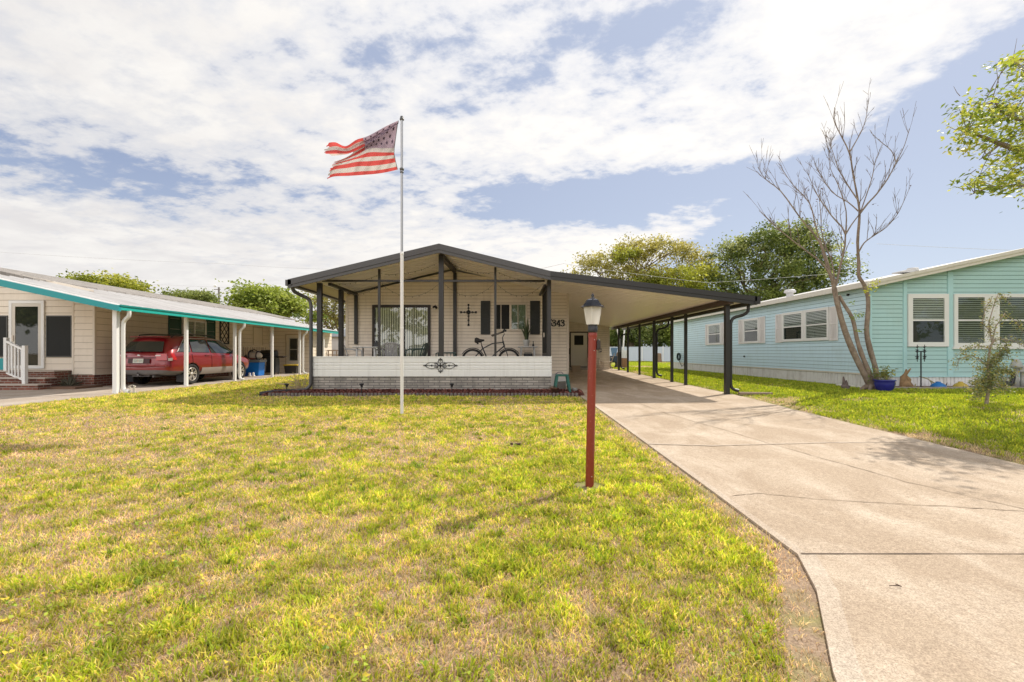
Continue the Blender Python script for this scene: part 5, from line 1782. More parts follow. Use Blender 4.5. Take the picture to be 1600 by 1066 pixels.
# roof and fascia
r = MB()
v = []
for y in (RY - .28, RB + .2):
    v += [(RX - .25, y, rzr(RX - .25)), (16.2, y, rzr(16.2)), (16.2, y, rzr(16.2) - .05), (RX - .25, y, rzr(RX - .25) - .05)]
r.add(v, [(0, 1, 2, 3), (7, 6, 5, 4), (0, 4, 5, 1), (1, 5, 6, 2), (2, 6, 7, 3), (3, 7, 4, 0)])
v = [(16.2, RY - .28, rzr(16.2)), (22, RY - .28, rzr(16.2) - 1.2), (22, RB + .2, rzr(16.2) - 1.2), (16.2, RB + .2, rzr(16.2))]
r.add(v, [(0, 1, 2, 3)])
r.build('roof', M_roofpan, rh)
M_fas = M('fascia_cream', (.66, .62, .55), .5, .06, 2, streak=((.45, .40, .34), .35))
f = MB()
f.prism([(RX - .27, RY - .31, rzr(RX - .27) + .015), (16.2, RY - .31, rzr(16.2) + .015), (16.2, RY - .31, rzr(16.2) - .075), (RX - .27, RY - .31, rzr(RX - .27) - .075)], (0, .03, 0))
f.prism([(RX - .26, RY - .285, rzr(RX - .26) - .076), (16.2, RY - .285, rzr(16.2) - .076), (16.2, RY - .285, rzr(16.2) - .165), (RX - .26, RY - .285, rzr(RX - .26) - .165)], (0, .27, 0))
f.prism([(16.201, RY - .31, rzr(16.2) + .015), (22, RY - .31, rzr(16.2) - 1.185), (22, RY - .31, rzr(16.2) - 1.36), (16.201, RY - .31, rzr(16.2) - .165)], (0, .03, 0))
f.build('fascia', M_fas, rh)
f = MB(); f.box(RX - .33, RX - .255, RY - .31, RB + .2, 3.14, 3.29); f.box(RX - .254, RX - .02, RY - .01, RB, 3.17, 3.19)
f.build('gutter', M_fas, rh)
# windows of the front wall
fo = (0, RY - .014, 0)
window_unit(rh, fo, EX, -EY, 11.35, 12.50, 1.47, 2.97, M_whitev, 'hung', .125, (M_blindw, 2.24, .05), proud=.05)
for a, b_ in ((12.66, 13.62), (13.84, 14.85)):
    window_unit(rh, fo, EX, -EY, a, b_, 1.47, 2.97, M_whitev, 'hung', .10, (M('blind_shade', (.30, .31, .26), .6, .1, 4), 1.55, .055), proud=.05)
slab_rect(MB(), fo, EX, -EY, 13.62, 13.84, 1.47, 2.97, .001, .035).build('window_mullion', M_whitev, rh)
slab_rect(MB(), fo, EX, -EY, 12.62, 14.9, 1.40, 1.468, .001, .06).build('window_sill', M_whitev, rh)
# windows of the side wall with white shutters
so2 = (RX - .014, 0, 0)
for a, b_, sa, sb in ((22.07, 23.5, .30, .30), (18.7, 19.94, .40, .42), (14.6, 17.1, .35, .42)):
    if b_ - a < 2:
        window_unit(rh, so2, EY, -EX, a, b_, 1.69, 2.75, M_whitev, 'hung', .09, (M_blindw, 2.26, .06), proud=.05)
    else:
        m_ = (a + b_) / 2
        window_unit(rh, so2, EY, -EX, a, m_ - .03, 1.70, 2.77, M_whitev, 'hung', .09, (M_blindw, 1.75, .05), proud=.05)
        window_unit(rh, so2, EY, -EX, m_ + .03, b_, 1.70, 2.77, M_whitev, 'hung', .09, (M_blindw, 2.25, .06), proud=.05)
        slab_rect(MB(), so2, EY, -EX, m_ - .03, m_ + .03, 1.70, 2.77, .001, .04).build('window_mullion', M_whitev, rh)
    shutter(rh, so2, EY, -EX, a - sa - .02, a - .02, 1.68, 2.76, M_shutw); shutter(rh, so2, EY, -EX, b_ + .02, b_ + sb + .02, 1.68, 2.76, M_shutw)
# roof vents
vt = MB(); c = Vector((11.9, 13.6, rzr(11.9)))
vt.lathe([(.0, .16), (.13, .15), (.15, .10), (.15, .05), (.10, .03), (.10, -.08)], c + Vector((.15, 0, 0)), 14)
vt.prism([c + Vector((-.35, -.15, .0)), c + Vector((.1, -.15, .0)), c + Vector((.1, -.15, .13)), c + Vector((-.35, -.15, .03))], (0, .3, 0))
vt.build('roof_vent', M_roofpan, rh)
vt = MB(); c = Vector((10.6, 17.2, rzr(10.6))); vt.lathe([(0, .3), (.16, .28), (.2, .22), (.2, .17), (.12, .15), (.12, -.1)], c, 14); vt.build('roof_vent', M_roofpan, rh)
for px, py, Y in ((1182, 557, 19.9), (1330, 461, 13.8)):
    p = at(px, py, Y); MB().lathe([(0, -.05), (.03, -.05), (.035, 0), (0, 0)], (RX - .014, p.y, p.z), 10, 0, 'x').build('wall_fitting', M_black, rh)
# ================================================================ lamp post
def lamp_post():
    x, y = .742, 4.22; z0 = G(x, y)
    t = thing('lamp_post', 'red painted post with a black-roofed lantern standing on the front lawn', 'lamp post', (x, y, z0))
    top = Vector((x + .030, y, 1.495)); bt = Vector((x, y, z0 - .05))
    b = MB(); b.tube([bt, bt.lerp(top, .5), top], .039, 20)
    b.lathe([(.0405, 0), (.0415, .004), (.0415, .03), (.0405, .034)], bt.lerp(top, .965) + Vector((0, 0, 0)), 20)
    m, nt, bs = new_mat('red_post')
    p = worldpos(nt); sx = N(nt, 'ShaderNodeSeparateXYZ'); L(nt, p, sx.inputs[0])
    c = mixcol(nt, noise(nt, stretch(nt, p, 8, 8, 1.2), 1.6, 5, .6), (.20, .022, .012), (.27, .036, .019))
    c = mixcol(nt, ramp(nt, noise(nt, p, 38, 5, .7), .60, .74), c, (.42, .16, .10))
    mr_ = N(nt, 'ShaderNodeMapRange'); L(nt, sx.outputs[2], mr_.inputs[0]); mr_.inputs[1].default_value = .55; mr_.inputs[2].default_value = .05; mr_.inputs[3].default_value = 0; mr_.inputs[4].default_value = .35
    c = mixcol(nt, mr_.outputs[0], c, (.16, .040, .022))
    L(nt, c, bs.inputs['Base Color']); bs.inputs['Roughness'].default_value = .30
    add_bump(nt, bs, noise(nt, p, 45, 3), .25, .004)
    b.build('post', m, t)
    sc = MB()
    for dz in (.10, 1.26, 1.36):
        sc.ball((x + .03 * dz / 1.5 + .012, y - .039, z0 + dz), .0045, .003, .0045, 8, 5)
    sc.build('screw', M('zinc', (.6, .58, .55), .35, .1, 20, metal=.8), t)
    c0 = top + Vector((0, 0, 0))
    b = MB(); b.lathe([(.0, -.01), (.043, -.01), (.046, 0), (.046, .045), (.040, .05), (.044, .055), (.044, .064), (0, .066)], c0, 20); b.build('collar', M_blackp, t)
    # six sided lantern
    def hexa(r, h, tw=0): return [c0 + Vector((r * math.cos(math.pi / 3 * k + tw), r * math.sin(math.pi / 3 * k + tw), h)) for k in range(6)]
    g = MB(); rings = [hexa(.060, .066, .26), hexa(.088, .225, .26)]
    g.add(rings[0] + rings[1], [(k, (k + 1) % 6, 6 + (k + 1) % 6, 6 + k) for k in range(6)] + [(5, 4, 3, 2, 1, 0)])
    m, nt, bs = new_mat('lantern_glass')
    bs.inputs['Base Color'].default_value = (.92, .90, .87, 1); bs.inputs['Roughness'].default_value = .25
    tr_ = N(nt, 'ShaderNodeBsdfTranslucent'); tr_.inputs[0].default_value = (.97, .95, .92, 1)
    tp = N(nt, 'ShaderNodeBsdfTransparent'); tp.inputs[0].default_value = (.9, .9, .88, 1)
    m1 = N(nt, 'ShaderNodeMixShader'); m1.inputs[0].default_value = .62; L(nt, bs.outputs[0], m1.inputs[1]); L(nt, tr_.outputs[0], m1.inputs[2])
    m2 = N(nt, 'ShaderNodeMixShader'); m2.inputs[0].default_value = .28; L(nt, m1.outputs[0], m2.inputs[1]); L(nt, tp.outputs[0], m2.inputs[2])
    L(nt, m2.outputs[0], nt.nodes['Material Output'].inputs[0])
    g.build('lantern_glass', m, t)
    rb = MB()
    for k in range(6):
        a = hexa(.0605, .066, .26)[k]; e = hexa(.0885, .225, .26)[k]; rb.tube([a, e], .0028, 5)
    rb.build('lantern_rib', M('rib_clear', (.72, .70, .66), .3, .05, 20), t)
    MB().lathe([(0, .07), (.012, .07), (.012, .10), (.026, .125), (.028, .15), (.016, .175), (0, .18)], c0, 14).build('bulb', M('frosted', (.75, .72, .66), .25, .05, 9), t)
    rf = MB()
    prof = [(.118, .222), (.120, .229), (.098, .237), (.079, .262), (.062, .289), (.036, .300), (.020, .304)]
    rg = [hexa(r, h, .26) for r, h in prof]
    v = [p for q in rg for p in q]; f = []
    for i in range(len(rg) - 1):
        for k in range(6): f.append((i * 6 + k, i * 6 + (k + 1) % 6, (i + 1) * 6 + (k + 1) % 6, (i + 1) * 6 + k))
    rf.add(v, f + [tuple(range(5, -1, -1))])
    rf.lathe([(.020, .302), (.022, .308), (.012, .316), (.010, .322), (.015, .33), (.014, .338), (.006, .346), (.003, .36), (0, .364)], c0, 14)
    rf.build('lantern_roof', M('lantern_black', (.022, .024, .033), .14, .2, 9, spec=.7), t)
    # little photocell bracket on the side
    q = top + Vector((.052, -.01, -.085)); b = MB()
    b.box(q.x - .018, q.x + .014, q.y - .02, q.y + .02, q.z - .075, q.z); b.bar(q + Vector((-.055, 0, -.08)), q + Vector((.028, 0, -.078)), .02, .012); b.ball(tuple(q + Vector((.0, 0, .0))), .015, .018, .012, 10, 6); b.bar(q + Vector((.0, 0, -.105)), q + Vector((.028, 0, -.098)), .024, .012)
    b.build('sensor', M('brown_black', (.04, .03, .028), .5, .2, 9), t)


lamp_post()


# ================================================================ flagpole and flag
def flagpole():
    x, y = -2.045, 8.65; z0 = G(x, y)
    t = thing('flagpole', 'tall slim silver and white telescoping flagpole standing on the front lawn', 'flagpole', (x, y, z0))
    zt_ = at(628, 183, y).z; z1 = at(628, 397, y).z
    MB().tube([(x, y, z0 - .05), (x, y, z1 + .02)], .030, 18).build('lower_tube', M('pole_white', (.70, .68, .66), .4, .05, 4), t)
    MB().tube([(x, y, z1 + .021), (x, y, zt_ - .05)], .0235, 16).build('upper_tube', M('pole_silver', (.36, .36, .37), .35, .1, 6, metal=.5), t)
    c = MB(); c.lathe([(.031, z1 - .02), (.034, z1 - .015), (.034, z1 + .03), (.024, z1 + .04)], (x, y, 0), 18); c.lathe([(.0305, z1 - 1.42), (.0325, z1 - 1.415), (.0325, z1 - 1.40), (.0305, z1 - 1.395)], (x, y, 0), 18); c.build('collar', M_whitev, t)
    c = MB(); c.lathe([(.023, zt_ - .06), (.040, zt_ - .058), (.040, zt_ - .03), (.026, zt_ - .028), (.034, zt_ - .005), (.026, zt_ + .012), (0, zt_ + .02)], (x, y, 0), 16); c.build('cap', M('pole_grey', (.12, .12, .125), .4, .1, 9), t)
    zl = at(628, 264, y).z
    c = MB(); c.lathe([(.025, zl - .03), (.038, zl - .028), (.042, zl), (.038, zl + .012), (.025, zl + .014)], (x, y, 0), 16); c.lathe([(.025, zl - .08), (.034, zl - .078), (.034, zl - .05), (.025, zl - .048)], (x, y, 0), 16); c.build('swivel_ring', M('pole_grey', (.12, .12, .125), .4, .1, 9), t)


flagpole()


def catmull(c, n):
    """c: list of k vectors sampled to a smooth function on 0..1"""
    k = len(c)

    def f(u):
        u = min(max(u, 0), 1) * (k - 1); i = min(int(u), k - 2); s = u - i
        p0, p1, p2, p3 = c[max(0, i - 1)], c[i], c[i + 1], c[min(k - 1, i + 2)]
        return 0.5 * ((2 * p1) + (p2 - p0) * s + (2 * p0 - 5 * p1 + 4 * p2 - p3) * s * s + (3 * p1 - p0 - 3 * p2 + p3) * s ** 3)
    return f


def flag():
    Yf = 8.65
    # rows from the top edge (v=1) to the bottom edge (v=0); columns from hoist to fly, with depth offsets
    rows = [
        [(623.0, 188.2, 0), (603, 197.5, -.03), (575, 212.6, -.10), (557, 218.5, -.12), (540, 228.5, -.05), (524, 222.5, .03), (511, 223.5, .08)],
        [(622.6, 193.5, 0), (600, 204.0, .02), (576, 217.5, .02), (558, 223.5, .0), (541, 232.5, .05), (524, 229, .10), (506, 233, .10)],
        [(622.4, 191.5, -.03), (598, 211.0, -.10), (577, 224.5, -.14), (562, 233.5, -.12), (544, 239.5, -.06), (524, 239.5, .0), (506.5, 239.5, .04)],
        [(622.2, 190.5, .05), (597, 205.0, .10), (577, 217.5, .14), (560, 228, .14), (547, 241, .12), (535, 247.5, .12), (525, 250.5, .12)],
        [(616.6, 231.5, 0), (598, 231.8, -.06), (577, 232.0, -.08), (560, 241, -.06), (544, 247.5, .02), (533, 251.5, .04), (521, 254.5, .06)],
        [(617.6, 247.0, 0), (602, 249.5, -.03), (578, 252.0, -.06), (558, 253, -.07), (541, 256.5, -.02), (527, 259, .02), (516, 262, .03)],
        [(621.8, 265.0, 0), (606, 268.8, .03), (588, 271.8, .02), (566, 273.6, -.03), (546, 274.9, -.02), (522, 276, .02), (511, 280.0, .03)],
    ]
    vs = [1.0, .92, .78, .66, .4615, .23, 0.0]
    R_ = [catmull([Vector(q) for q in r], 7) for r in rows]

    def F(u, v):
        pts = [r(u) for r in R_]
        # interpolate along v with uneven knots
        for i in range(len(vs) - 1):
            if v <= vs[i] + 1e-9 and v >= vs[i + 1] - 1e-9:
                s = (vs[i] - v) / (vs[i] - vs[i + 1])
                p0, p1, p2, p3 = pts[max(0, i - 1)], pts[i], pts[i + 1], pts[min(len(vs) - 1, i + 2)]
                q = p1.lerp(p2, s) if i in (1, 2, 3) else 0.5 * ((2 * p1) + (p2 - p0) * s + (2 * p0 - 5 * p1 + 4 * p2 - p3) * s * s + (3 * p1 - p0 - 3 * p2 + p3) * s ** 3)
                break
        rip = .012 * math.sin(u * 17 + v * 5) * u + .006 * math.sin(u * 46 + v * 31)
        return at(q.x, q.y, Yf + q.z + rip * 2)

    def stripe(v): return min(12, int((1 - v) * 13 + 1e-6))     # 0 = top red
    b = MB(); nu, nv = 60, 52
    V = [F(i / nu, 1 - j / nv) for j in range(nv + 1) for i in range(nu + 1)]
    fl, ml = [], []
    rr = random.Random(4)
    tat = [1.0 - .03 * rr.random() - (.10 * rr.random() if rr.random() < .4 else 0) for _ in range(nv)]
    for j in range(nv):
        v = 1 - (j + .5) / nv
        for i in range(nu):
            u = (i + .5) / nu
            if u > tat[j]: continue
            if u > .60 and .60 < v < .74: continue             # the tear between the two halves
            if u > .93 and (j % 9 in (3, 4)): continue
            s = stripe(v)
            if u < .4 and v > 6 / 13: mi = 2
            else: mi = 0 if s % 2 == 0 else 1
            if u < .022: mi = 3
            fl.append((j * (nu + 1) + i, j * (nu + 1) + i + 1, (j + 1) * (nu + 1) + i + 1, (j + 1) * (nu + 1) + i)); ml.append(mi)
    b.v = V; b.f = fl; b.m = ml; b.sm = [True] * len(fl)
    # stars, sewn on both faces
    ratio = 1.55
    for r in range(9):
        n = 6 if r % 2 == 0 else 5
        for c in range(n):
            u0 = .022 + (.4 - .022) * ((c * 2 + 1 if r % 2 == 0 else c * 2 + 2) / 12.0); v0 = 1 - (7 / 13) * ((r + 1) / 10.0)
            for side in (-1, 1):
                ring = []
                for k in range(10):
                    rad = .022 if k % 2 == 0 else .0095
                    a = math.pi / 2 + k * math.pi / 5
                    ring.append(F(max(0, u0 + rad * math.cos(a) / ratio), min(1, v0 + rad * math.sin(a))) + Vector((0, side * .004, 0)))
                ctr = F(u0, v0) + Vector((0, side * .005, 0))
                b.add(ring + [ctr], [(k, (k + 1) % 10, 10) for k in range(10)], 4)

    def cloth(name, col, tr=.55):
        m, nt, bs = new_mat(name)
        p = worldpos(nt)
        c = mixcol(nt, noise(nt, p, 5, 4), tuple(x * .85 for x in col), col)
        L(nt, c, bs.inputs['Base Color']); bs.inputs['Roughness'].default_value = .8; bs.inputs['Specular IOR Level'].default_value = .15
        t_ = N(nt, 'ShaderNodeBsdfTranslucent'); L(nt, c, t_.inputs[0])
        mx = N(nt, 'ShaderNodeMixShader'); mx.inputs[0].default_value = tr
        L(nt, bs.outputs[0], mx.inputs[1]); L(nt, t_.outputs[0], mx.inputs[2]); L(nt, mx.outputs[0], nt.nodes['Material Output'].inputs[0])
        return m
    o = b.build('flag', [cloth('flag_red', (.64, .10, .09)), cloth('flag_white', (.66, .60, .55)), cloth('flag_canton_backlit', (.46, .34, .40)), cloth('flag_tape', (.22, .205, .21), .3), cloth('flag_star_backlit', (.12, .085, .13), .3)], None, tuple(at(625, 190, Yf)))  # backlit look put into the colours: pale canton, dark stars
    tag(o, 'tattered red and white striped flag with stars streaming left from the pole', 'flag')


flag()


# ================================================================ the red estate car
def red_car():
    ox, oy, oz = -11.49, 16.52, SL + .012
    t = thing('parked_car', 'dark red estate car with grey lower cladding parked under the left carport', 'car', (ox, oy, oz))
    o = Vector((ox, oy, oz))
    def st(yl, yb, yr, w, zb, zs, zbelt, wr, zr):
        return [(0, yl, zb), (.84 * w, yl, zb), (.965 * w, yl, zb + .16), (w, yl, .62), (.985 * w, (yl + yb) / 2, zs), (.945 * w, yb, zbelt), (wr, yr, zr - .06), (.78 * wr, yr, zr), (0, yr, zr + .02)]
    ST = [st(-2.36, -2.30, -1.98, .85, .36, .86, 1.03, .60, 1.52), st(-2.20, -2.08, -1.78, .90, .30, .88, 1.05, .64, 1.575), st(-1.31, -1.31, -1.2, .912, .27, .88, 1.03, .655, 1.62),
          st(-.4, -.4, -.45, .912, .26, .88, 1.01, .665, 1.63), st(.35, .38, .22, .912, .26, .87, .99, .655, 1.61), st(.95, .98, .58, .905, .26, .86, .975, .62, 1.545),
          st(1.32, 1.32, 1.36, .895, .27, .84, .95, .72, 1.03), st(1.75, 1.75, 1.75, .875, .28, .80, .90, .70, .965), st(2.2, 2.2, 2.17, .81, .30, .74, .81, .62, .865), st(2.37, 2.34, 2.28, .68, .34, .64, .70, .48, .74)]
    nS = len(ST)
    def surf(s, tt, off=0.0):
        s = min(max(s, 0), nS - 1 - 1e-6); tt = min(max(tt, 0), 8 - 1e-6)
        i, j = int(s), int(tt); a, c = s - i, tt - j
        P = [Vector(ST[i][j]), Vector(ST[i + 1][j]), Vector(ST[i][j + 1]), Vector(ST[i + 1][j + 1])]
        p = P[0] * (1 - a) * (1 - c) + P[1] * a * (1 - c) + P[2] * (1 - a) * c + P[3] * a * c
        du = (P[1] - P[0]) * (1 - c) + (P[3] - P[2]) * c; dv = (P[2] - P[0]) * (1 - a) + (P[3] - P[1]) * a
        n = dv.cross(du)
        if n.length < 1e-8: n = Vector((1, 0, 0))
        n.normalize()
        if n.x < -.01: n = -n
        return p + n * off
    def cap(u, tt, off=0.0):                           # rear face; u across -1..1
        j = min(int(tt), 7); c = tt - j
        a, e = Vector(ST[0][j]), Vector(ST[0][j + 1]); p = a.lerp(e, c)
        w = p.x; bulge = -.075 * (1 - u * u) * (1 if tt > 1 else .6)
        return Vector((w * u, p.y + bulge - off, p.z + off * .3))
    # body shell
    b = MB(); V = []; F_ = []; Mi = []
    for s in range(nS):
        row = [ST[s][j] for j in range(9)] + [(-ST[s][j][0], ST[s][j][1], ST[s][j][2]) for j in range(7, 0, -1)]
        V += row
    nr = 16
    for s in range(nS - 1):
        for k in range(nr):
            k2 = (k + 1) % nr
            F_.append((s * nr + k, s * nr + k2, (s + 1) * nr + k2, (s + 1) * nr + k)); jj = k if k < 8 else 15 - k
            Mi.append(2 if jj == 0 else (1 if jj == 1 else 0))
    for s, sgn in ((0, -1), (nS - 1, 1)):
        base = s * nr
        ctr = {}
        for j in range(0, 9):
            p = ST[s][j]; ctr[j] = len(V)
            V.append((0, p[1] + sgn * (.075 if s == 0 else .08), p[2]) if 0 < j < 8 else p)
        ctr[0] = base + 0; ctr[8] = base + 8
        for j in range(8):
            rj, rj1 = base + j, base + j + 1
            lj, lj1 = base + ((16 - j) % 16), base + ((15 - j) % 16 if j < 8 else 8)
            for (a, c) in ((rj, rj1), (lj, lj1)):
                f = [a, c, ctr[j + 1], ctr[j]]
                g = []
                for q in f:
                    if q not in g: g.append(q)
                if len(g) >= 3: F_.append(tuple(g)); Mi.append(1 if j <= 1 else 0)
    b.v = V; b.f = F_; b.m = Mi; b.sm = [True] * len(F_)
    paint, nt, bs = new_mat('car_paint')
    p = worldpos(nt)
    c = mixcol(nt, noise(nt, p, 2.5, 4), (.20, .005, .009), (.25, .008, .013))
    sxz = N(nt, 'ShaderNodeSeparateXYZ'); L(nt, p, sxz.inputs[0])
    mr_ = N(nt, 'ShaderNodeMapRange'); L(nt, sxz.outputs[2], mr_.inputs[0]); mr_.inputs[1].default_value = 1.0; mr_.inputs[2].default_value = .4; mr_.inputs[3].default_value = 0; mr_.inputs[4].default_value = .35
    mm = N(nt, 'ShaderNodeMath', operation='MULTIPLY'); L(nt, mr_.outputs[0], mm.inputs[0]); L(nt, noise(nt, p, 9, 5, .7), mm.inputs[1])
    c = mixcol(nt, mm.outputs[0], c, (.22, .08, .07))
    L(nt, c, bs.inputs['Base Color']); bs.inputs['Roughness'].default_value = .30; bs.inputs['Metallic'].default_value = .25
    bs.inputs['Coat Weight'].default_value = .8; bs.inputs['Coat Roughness'].default_value = .06
    clad = M('car_cladding', (.13, .12, .115), .55, .2, 4, dirt=((.24, .20, .17), .4, 5)); under = M('car_under', (.015, .015, .015), .9, .3, 4)
    for q in range(len(b.v)): b.v[q] = tuple(Vector(b.v[q]) + o)
    tmp = b.build('body', [paint, clad, under], t)
    wbm = bmesh.new(); wbm.from_mesh(tmp.data); bmesh.ops.remove_doubles(wbm, verts=wbm.verts, dist=1e-4); bmesh.ops.recalc_face_normals(wbm, faces=wbm.faces); wbm.to_mesh(tmp.data); wbm.free()
    md = tmp.modifiers.new('s', 'SUBSURF'); md.levels = 2; md.render_levels = 2
    cuts = []
    for sx in (-1, 1):
        for ya in (-1.31, 1.435):
            cbm = bmesh.new(); bmesh.ops.create_cone(cbm, cap_ends=True, segments=36, radius1=.375, radius2=.375, depth=.6)
            bmesh.ops.transform(cbm, matrix=Matrix.Translation((sx * .84, ya, .335)) @ Matrix.Rotation(math.pi / 2, 4, 'Y'), verts=cbm.verts)
            cme = bpy.data.meshes.new('cut'); cbm.to_mesh(cme); cbm.free(); cme.materials.append(under)
            co = bpy.data.objects.new('cut', cme); COL.objects.link(co); co.location = o
            cuts.append(co)
    for co in cuts:
        m2 = tmp.modifiers.new('b', 'BOOLEAN'); m2.operation = 'DIFFERENCE'; m2.object = co; m2.solver = 'EXACT'
    bpy.context.view_layer.update()
    dg = bpy.context.evaluated_depsgraph_get()
    me = bpy.data.meshes.new_from_object(tmp.evaluated_get(dg))
    tmp.modifiers.clear(); tmp.data = me
    for co in cuts: bpy.data.objects.remove(co, do_unlink=True)
    # glass
    gl, nt, bs = new_mat('car_glass'); bs.inputs['Base Color'].default_value = (.02, .026, .024, 1); bs.inputs['Roughness'].default_value = .03; bs.inputs['Specular IOR Level'].default_value = .8
    tp = N(nt, 'ShaderNodeBsdfTransparent'); tp.inputs[0].default_value = (.55, .62, .58, 1); mx = N(nt, 'ShaderNodeMixShader'); mx.inputs[0].default_value = .0
    L(nt, bs.outputs[0], mx.inputs[1]); L(nt, tp.outputs[0], mx.inputs[2]); L(nt, mx.outputs[0], nt.nodes['Material Output'].inputs[0])
    def patch(fun, uv, nu, nv, sg=1):
        q = MB(); vv = []
        for j in range(nv + 1):
            for i in range(nu + 1):
                p = fun(*uv(i / nu, j / nv)); vv.append(Vector((p.x * sg, p.y, p.z)) + o)
        q.add(vv, [(j * (nu + 1) + i, j * (nu + 1) + i + 1, (j + 1) * (nu + 1) + i + 1, (j + 1) * (nu + 1) + i) for j in range(nv) for i in range(nu)], 0, True)
        return q
    for sg in (1, -1):
        for (s0, s1, s0t, s1t) in ((1.20, 1.95, 1.62, 1.97), (2.05, 3.05, 2.04, 3.12), (3.14, 5.45, 3.20, 4.95)):
            patch(lambda s, tt: surf(s, tt, .012), lambda a, c: ((s0 + (s1 - s0) * a) * (1 - c) + (s0t + (s1t - s0t) * a) * c, 5.07 + .80 * c), 10, 4, sg).build('window', gl, t)
        # chrome-grey line above the side glass
        tr_ = MB(); pts = [surf(1.15, 5.05, .02), surf(1.6, 5.9, .02)] + [surf(1.6 + .2 * i, 5.93, .02) for i in range(1, 17)] + [surf(5.1, 5.8, .02)]
        tr_.tube([Vector((p.x * sg, p.y, p.z)) + o for p in pts], .011, 6); tr_.build('window_trim', M('car_trim', (.45, .43, .42), .35, .1, 6, metal=.6), t)
        rl_ = MB(); pts = [surf(1.0, 6.75, -.02), surf(1.15, 6.75, .055)] + [surf(1.15 + .25 * i, 6.75, .06) for i in range(1, 14)] + [surf(4.6, 6.75, -.02)]
        rl_.tube([Vector((p.x * sg, p.y, p.z)) + o for p in pts], .02, 8); rl_.build('roof_rail', M_blackp, t)
        # tail light wrapping the corner
        red_l = M('tail_red', (.45, .012, .012), .18, .1, 9, spec=.8); clear_l = M('tail_clear', (.66, .58, .56), .2, .1, 9, spec=.8)
        patch(lambda s, tt: surf(s, tt, .014), lambda a, c: (.0 + 1.15 * a * (1 - .15 * c), 3.75 + 1.15 * c - .0 * a * (1 - c)), 5, 4, sg).build('tail_light', red_l, t)
        patch(lambda u, tt: cap(u, tt, .022), lambda a, c: (.62 + .37 * a, 3.75 + 1.15 * c), 4, 4, sg).build('tail_light', red_l, t)
        patch(lambda s, tt: surf(s, tt, .018), lambda a, c: (.0 + .75 * a, 3.70 + .36 * c), 4, 2, sg).build('reversing_light', clear_l, t)
        patch(lambda u, tt: cap(u, tt, .027), lambda a, c: (.60 + .18 * a, 4.42 + .22 * c), 3, 2, sg).build('reversing_light', clear_l, t)
        # head light
        patch(lambda s, tt: surf(s, tt, .012), lambda a, c: (7.9 + .9 * a, 4.2 + .7 * c), 4, 3, sg).build('headlight', clear_l, t)
        # mirror, door handles, shut lines, lower cladding
        mm_ = MB(); mp_ = surf(4.95, 5.15, .0); mp_ = Vector((mp_.x * sg, mp_.y, mp_.z)) + o
        mm_.ball(tuple(mp_ + Vector((sg * .12, .02, .05))), .10, .07, .075, 12, 8); mm_.bar(mp_, mp_ + Vector((sg * .1, .02, .02)), .05, .03); mm_.build('wing_mirror', M_blackp, t)
        for s_ in (2.15, 3.35):
            hh = MB(); q0, q1 = surf(s_ + .55, 4.55, .02), surf(s_ + .8, 4.55, .02); hh.tube([Vector((q.x * sg, q.y, q.z)) + o for q in (q0, q1)], .016, 6); hh.build('door_handle', paint, t)
        sh = MB()
        for s_ in (2.02, 3.1, 4.9):
            sh.tube([Vector((q.x * sg, q.y, q.z)) + o for q in [surf(s_, 2.1 + .3 * k, -.002) for k in range(10)]], .008, 4)
        sh.build('door_seam', under, t)
        patch(lambda s, tt: surf(s, tt, .016), lambda a, c: (2.50 + 2.62 * a, 1.35 + 1.25 * c), 8, 2, sg).build('door_cladding', M('car_silver', (.32, .28, .265), .5, .2, 5, dirt=((.28, .23, .19), .5, 8)), t)
    rg_ = patch(lambda u, tt: cap(u, tt, .02), lambda a, c: (-.84 + 1.68 * a, 5.10 + .76 * c), 12, 4); rg_.build('rear_window', gl, t)
    patch(lambda s, tt: surf(s, tt, .012), lambda a, c: (5.08 + .86 * c, 6.0 + 1.99 * a), 6, 4, 1).build('windscreen', gl, t)
    patch(lambda s, tt: surf(s, tt, .012), lambda a, c: (5.08 + .86 * c, 6.0 + 1.99 * a), 6, 4, -1).build('windscreen', gl, t)
    sp_ = MB(); sp_.prism([Vector((-.60, -1.93, 1.545)) + o, Vector((.60, -1.93, 1.545)) + o, Vector((.54, -2.10, 1.535)) + o, Vector((-.54, -2.10, 1.535)) + o], (0, 0, .035)); sp_.build('spoiler', paint, t, bevel=.012)
    wp = MB(); wp.tube([cap(.02, 5.12, .035) + o, cap(-.30, 5.20, .035) + o, cap(-.62, 5.16, .035) + o], .010, 5); wp.ball(tuple(cap(.02, 5.12, .03) + o), .035, .03, .03); wp.build('wiper', M_blackp, t)
    # number plate recess, plate, badge
    pc = patch(lambda u, tt: cap(u, tt, .016), lambda a, c: (-.40 + .80 * a, 3.38 + .62 * c), 6, 2); pc.build('plate_recess', M('car_dark_red', (.05, .004, .006), .4, .2, 4), t)
    pl = patch(lambda u, tt: cap(u, tt, .030), lambda a, c: (-.19 + .38 * a, 3.42 + .55 * c), 4, 1); plo = pl.build('number_plate', M('plate_white', (.62, .62, .56), .5, .06, 20), t)
    ch = MB(); rr = random.Random(3)
    for i in range(7):
        u0 = -.155 + i * .046
        if i == 3: ch.add([cap(u0 + q[0] * .03, 3.55 + q[1] * .28, .034) + o for q in ((.2, 0), (.9, 0), (.9, 1), (.2, 1))], [(0, 1, 2, 3)], 1); continue
        for k in range(3):
            a, bq = sorted((rr.random(), rr.random()))
            ch.add([cap(u0 + q[0] * .03, 3.52 + (k + q[1]) * .12, .034) + o for q in ((a, 0), (bq + .25, 0), (bq + .25, .75), (a, .75))], [(0, 1, 2, 3)])
    ch.build('plate_marks', [M('plate_green', (.07, .14, .10), .6, .1, 9), M('plate_orange', (.5, .25, .08), .6, .1, 9)], plo)
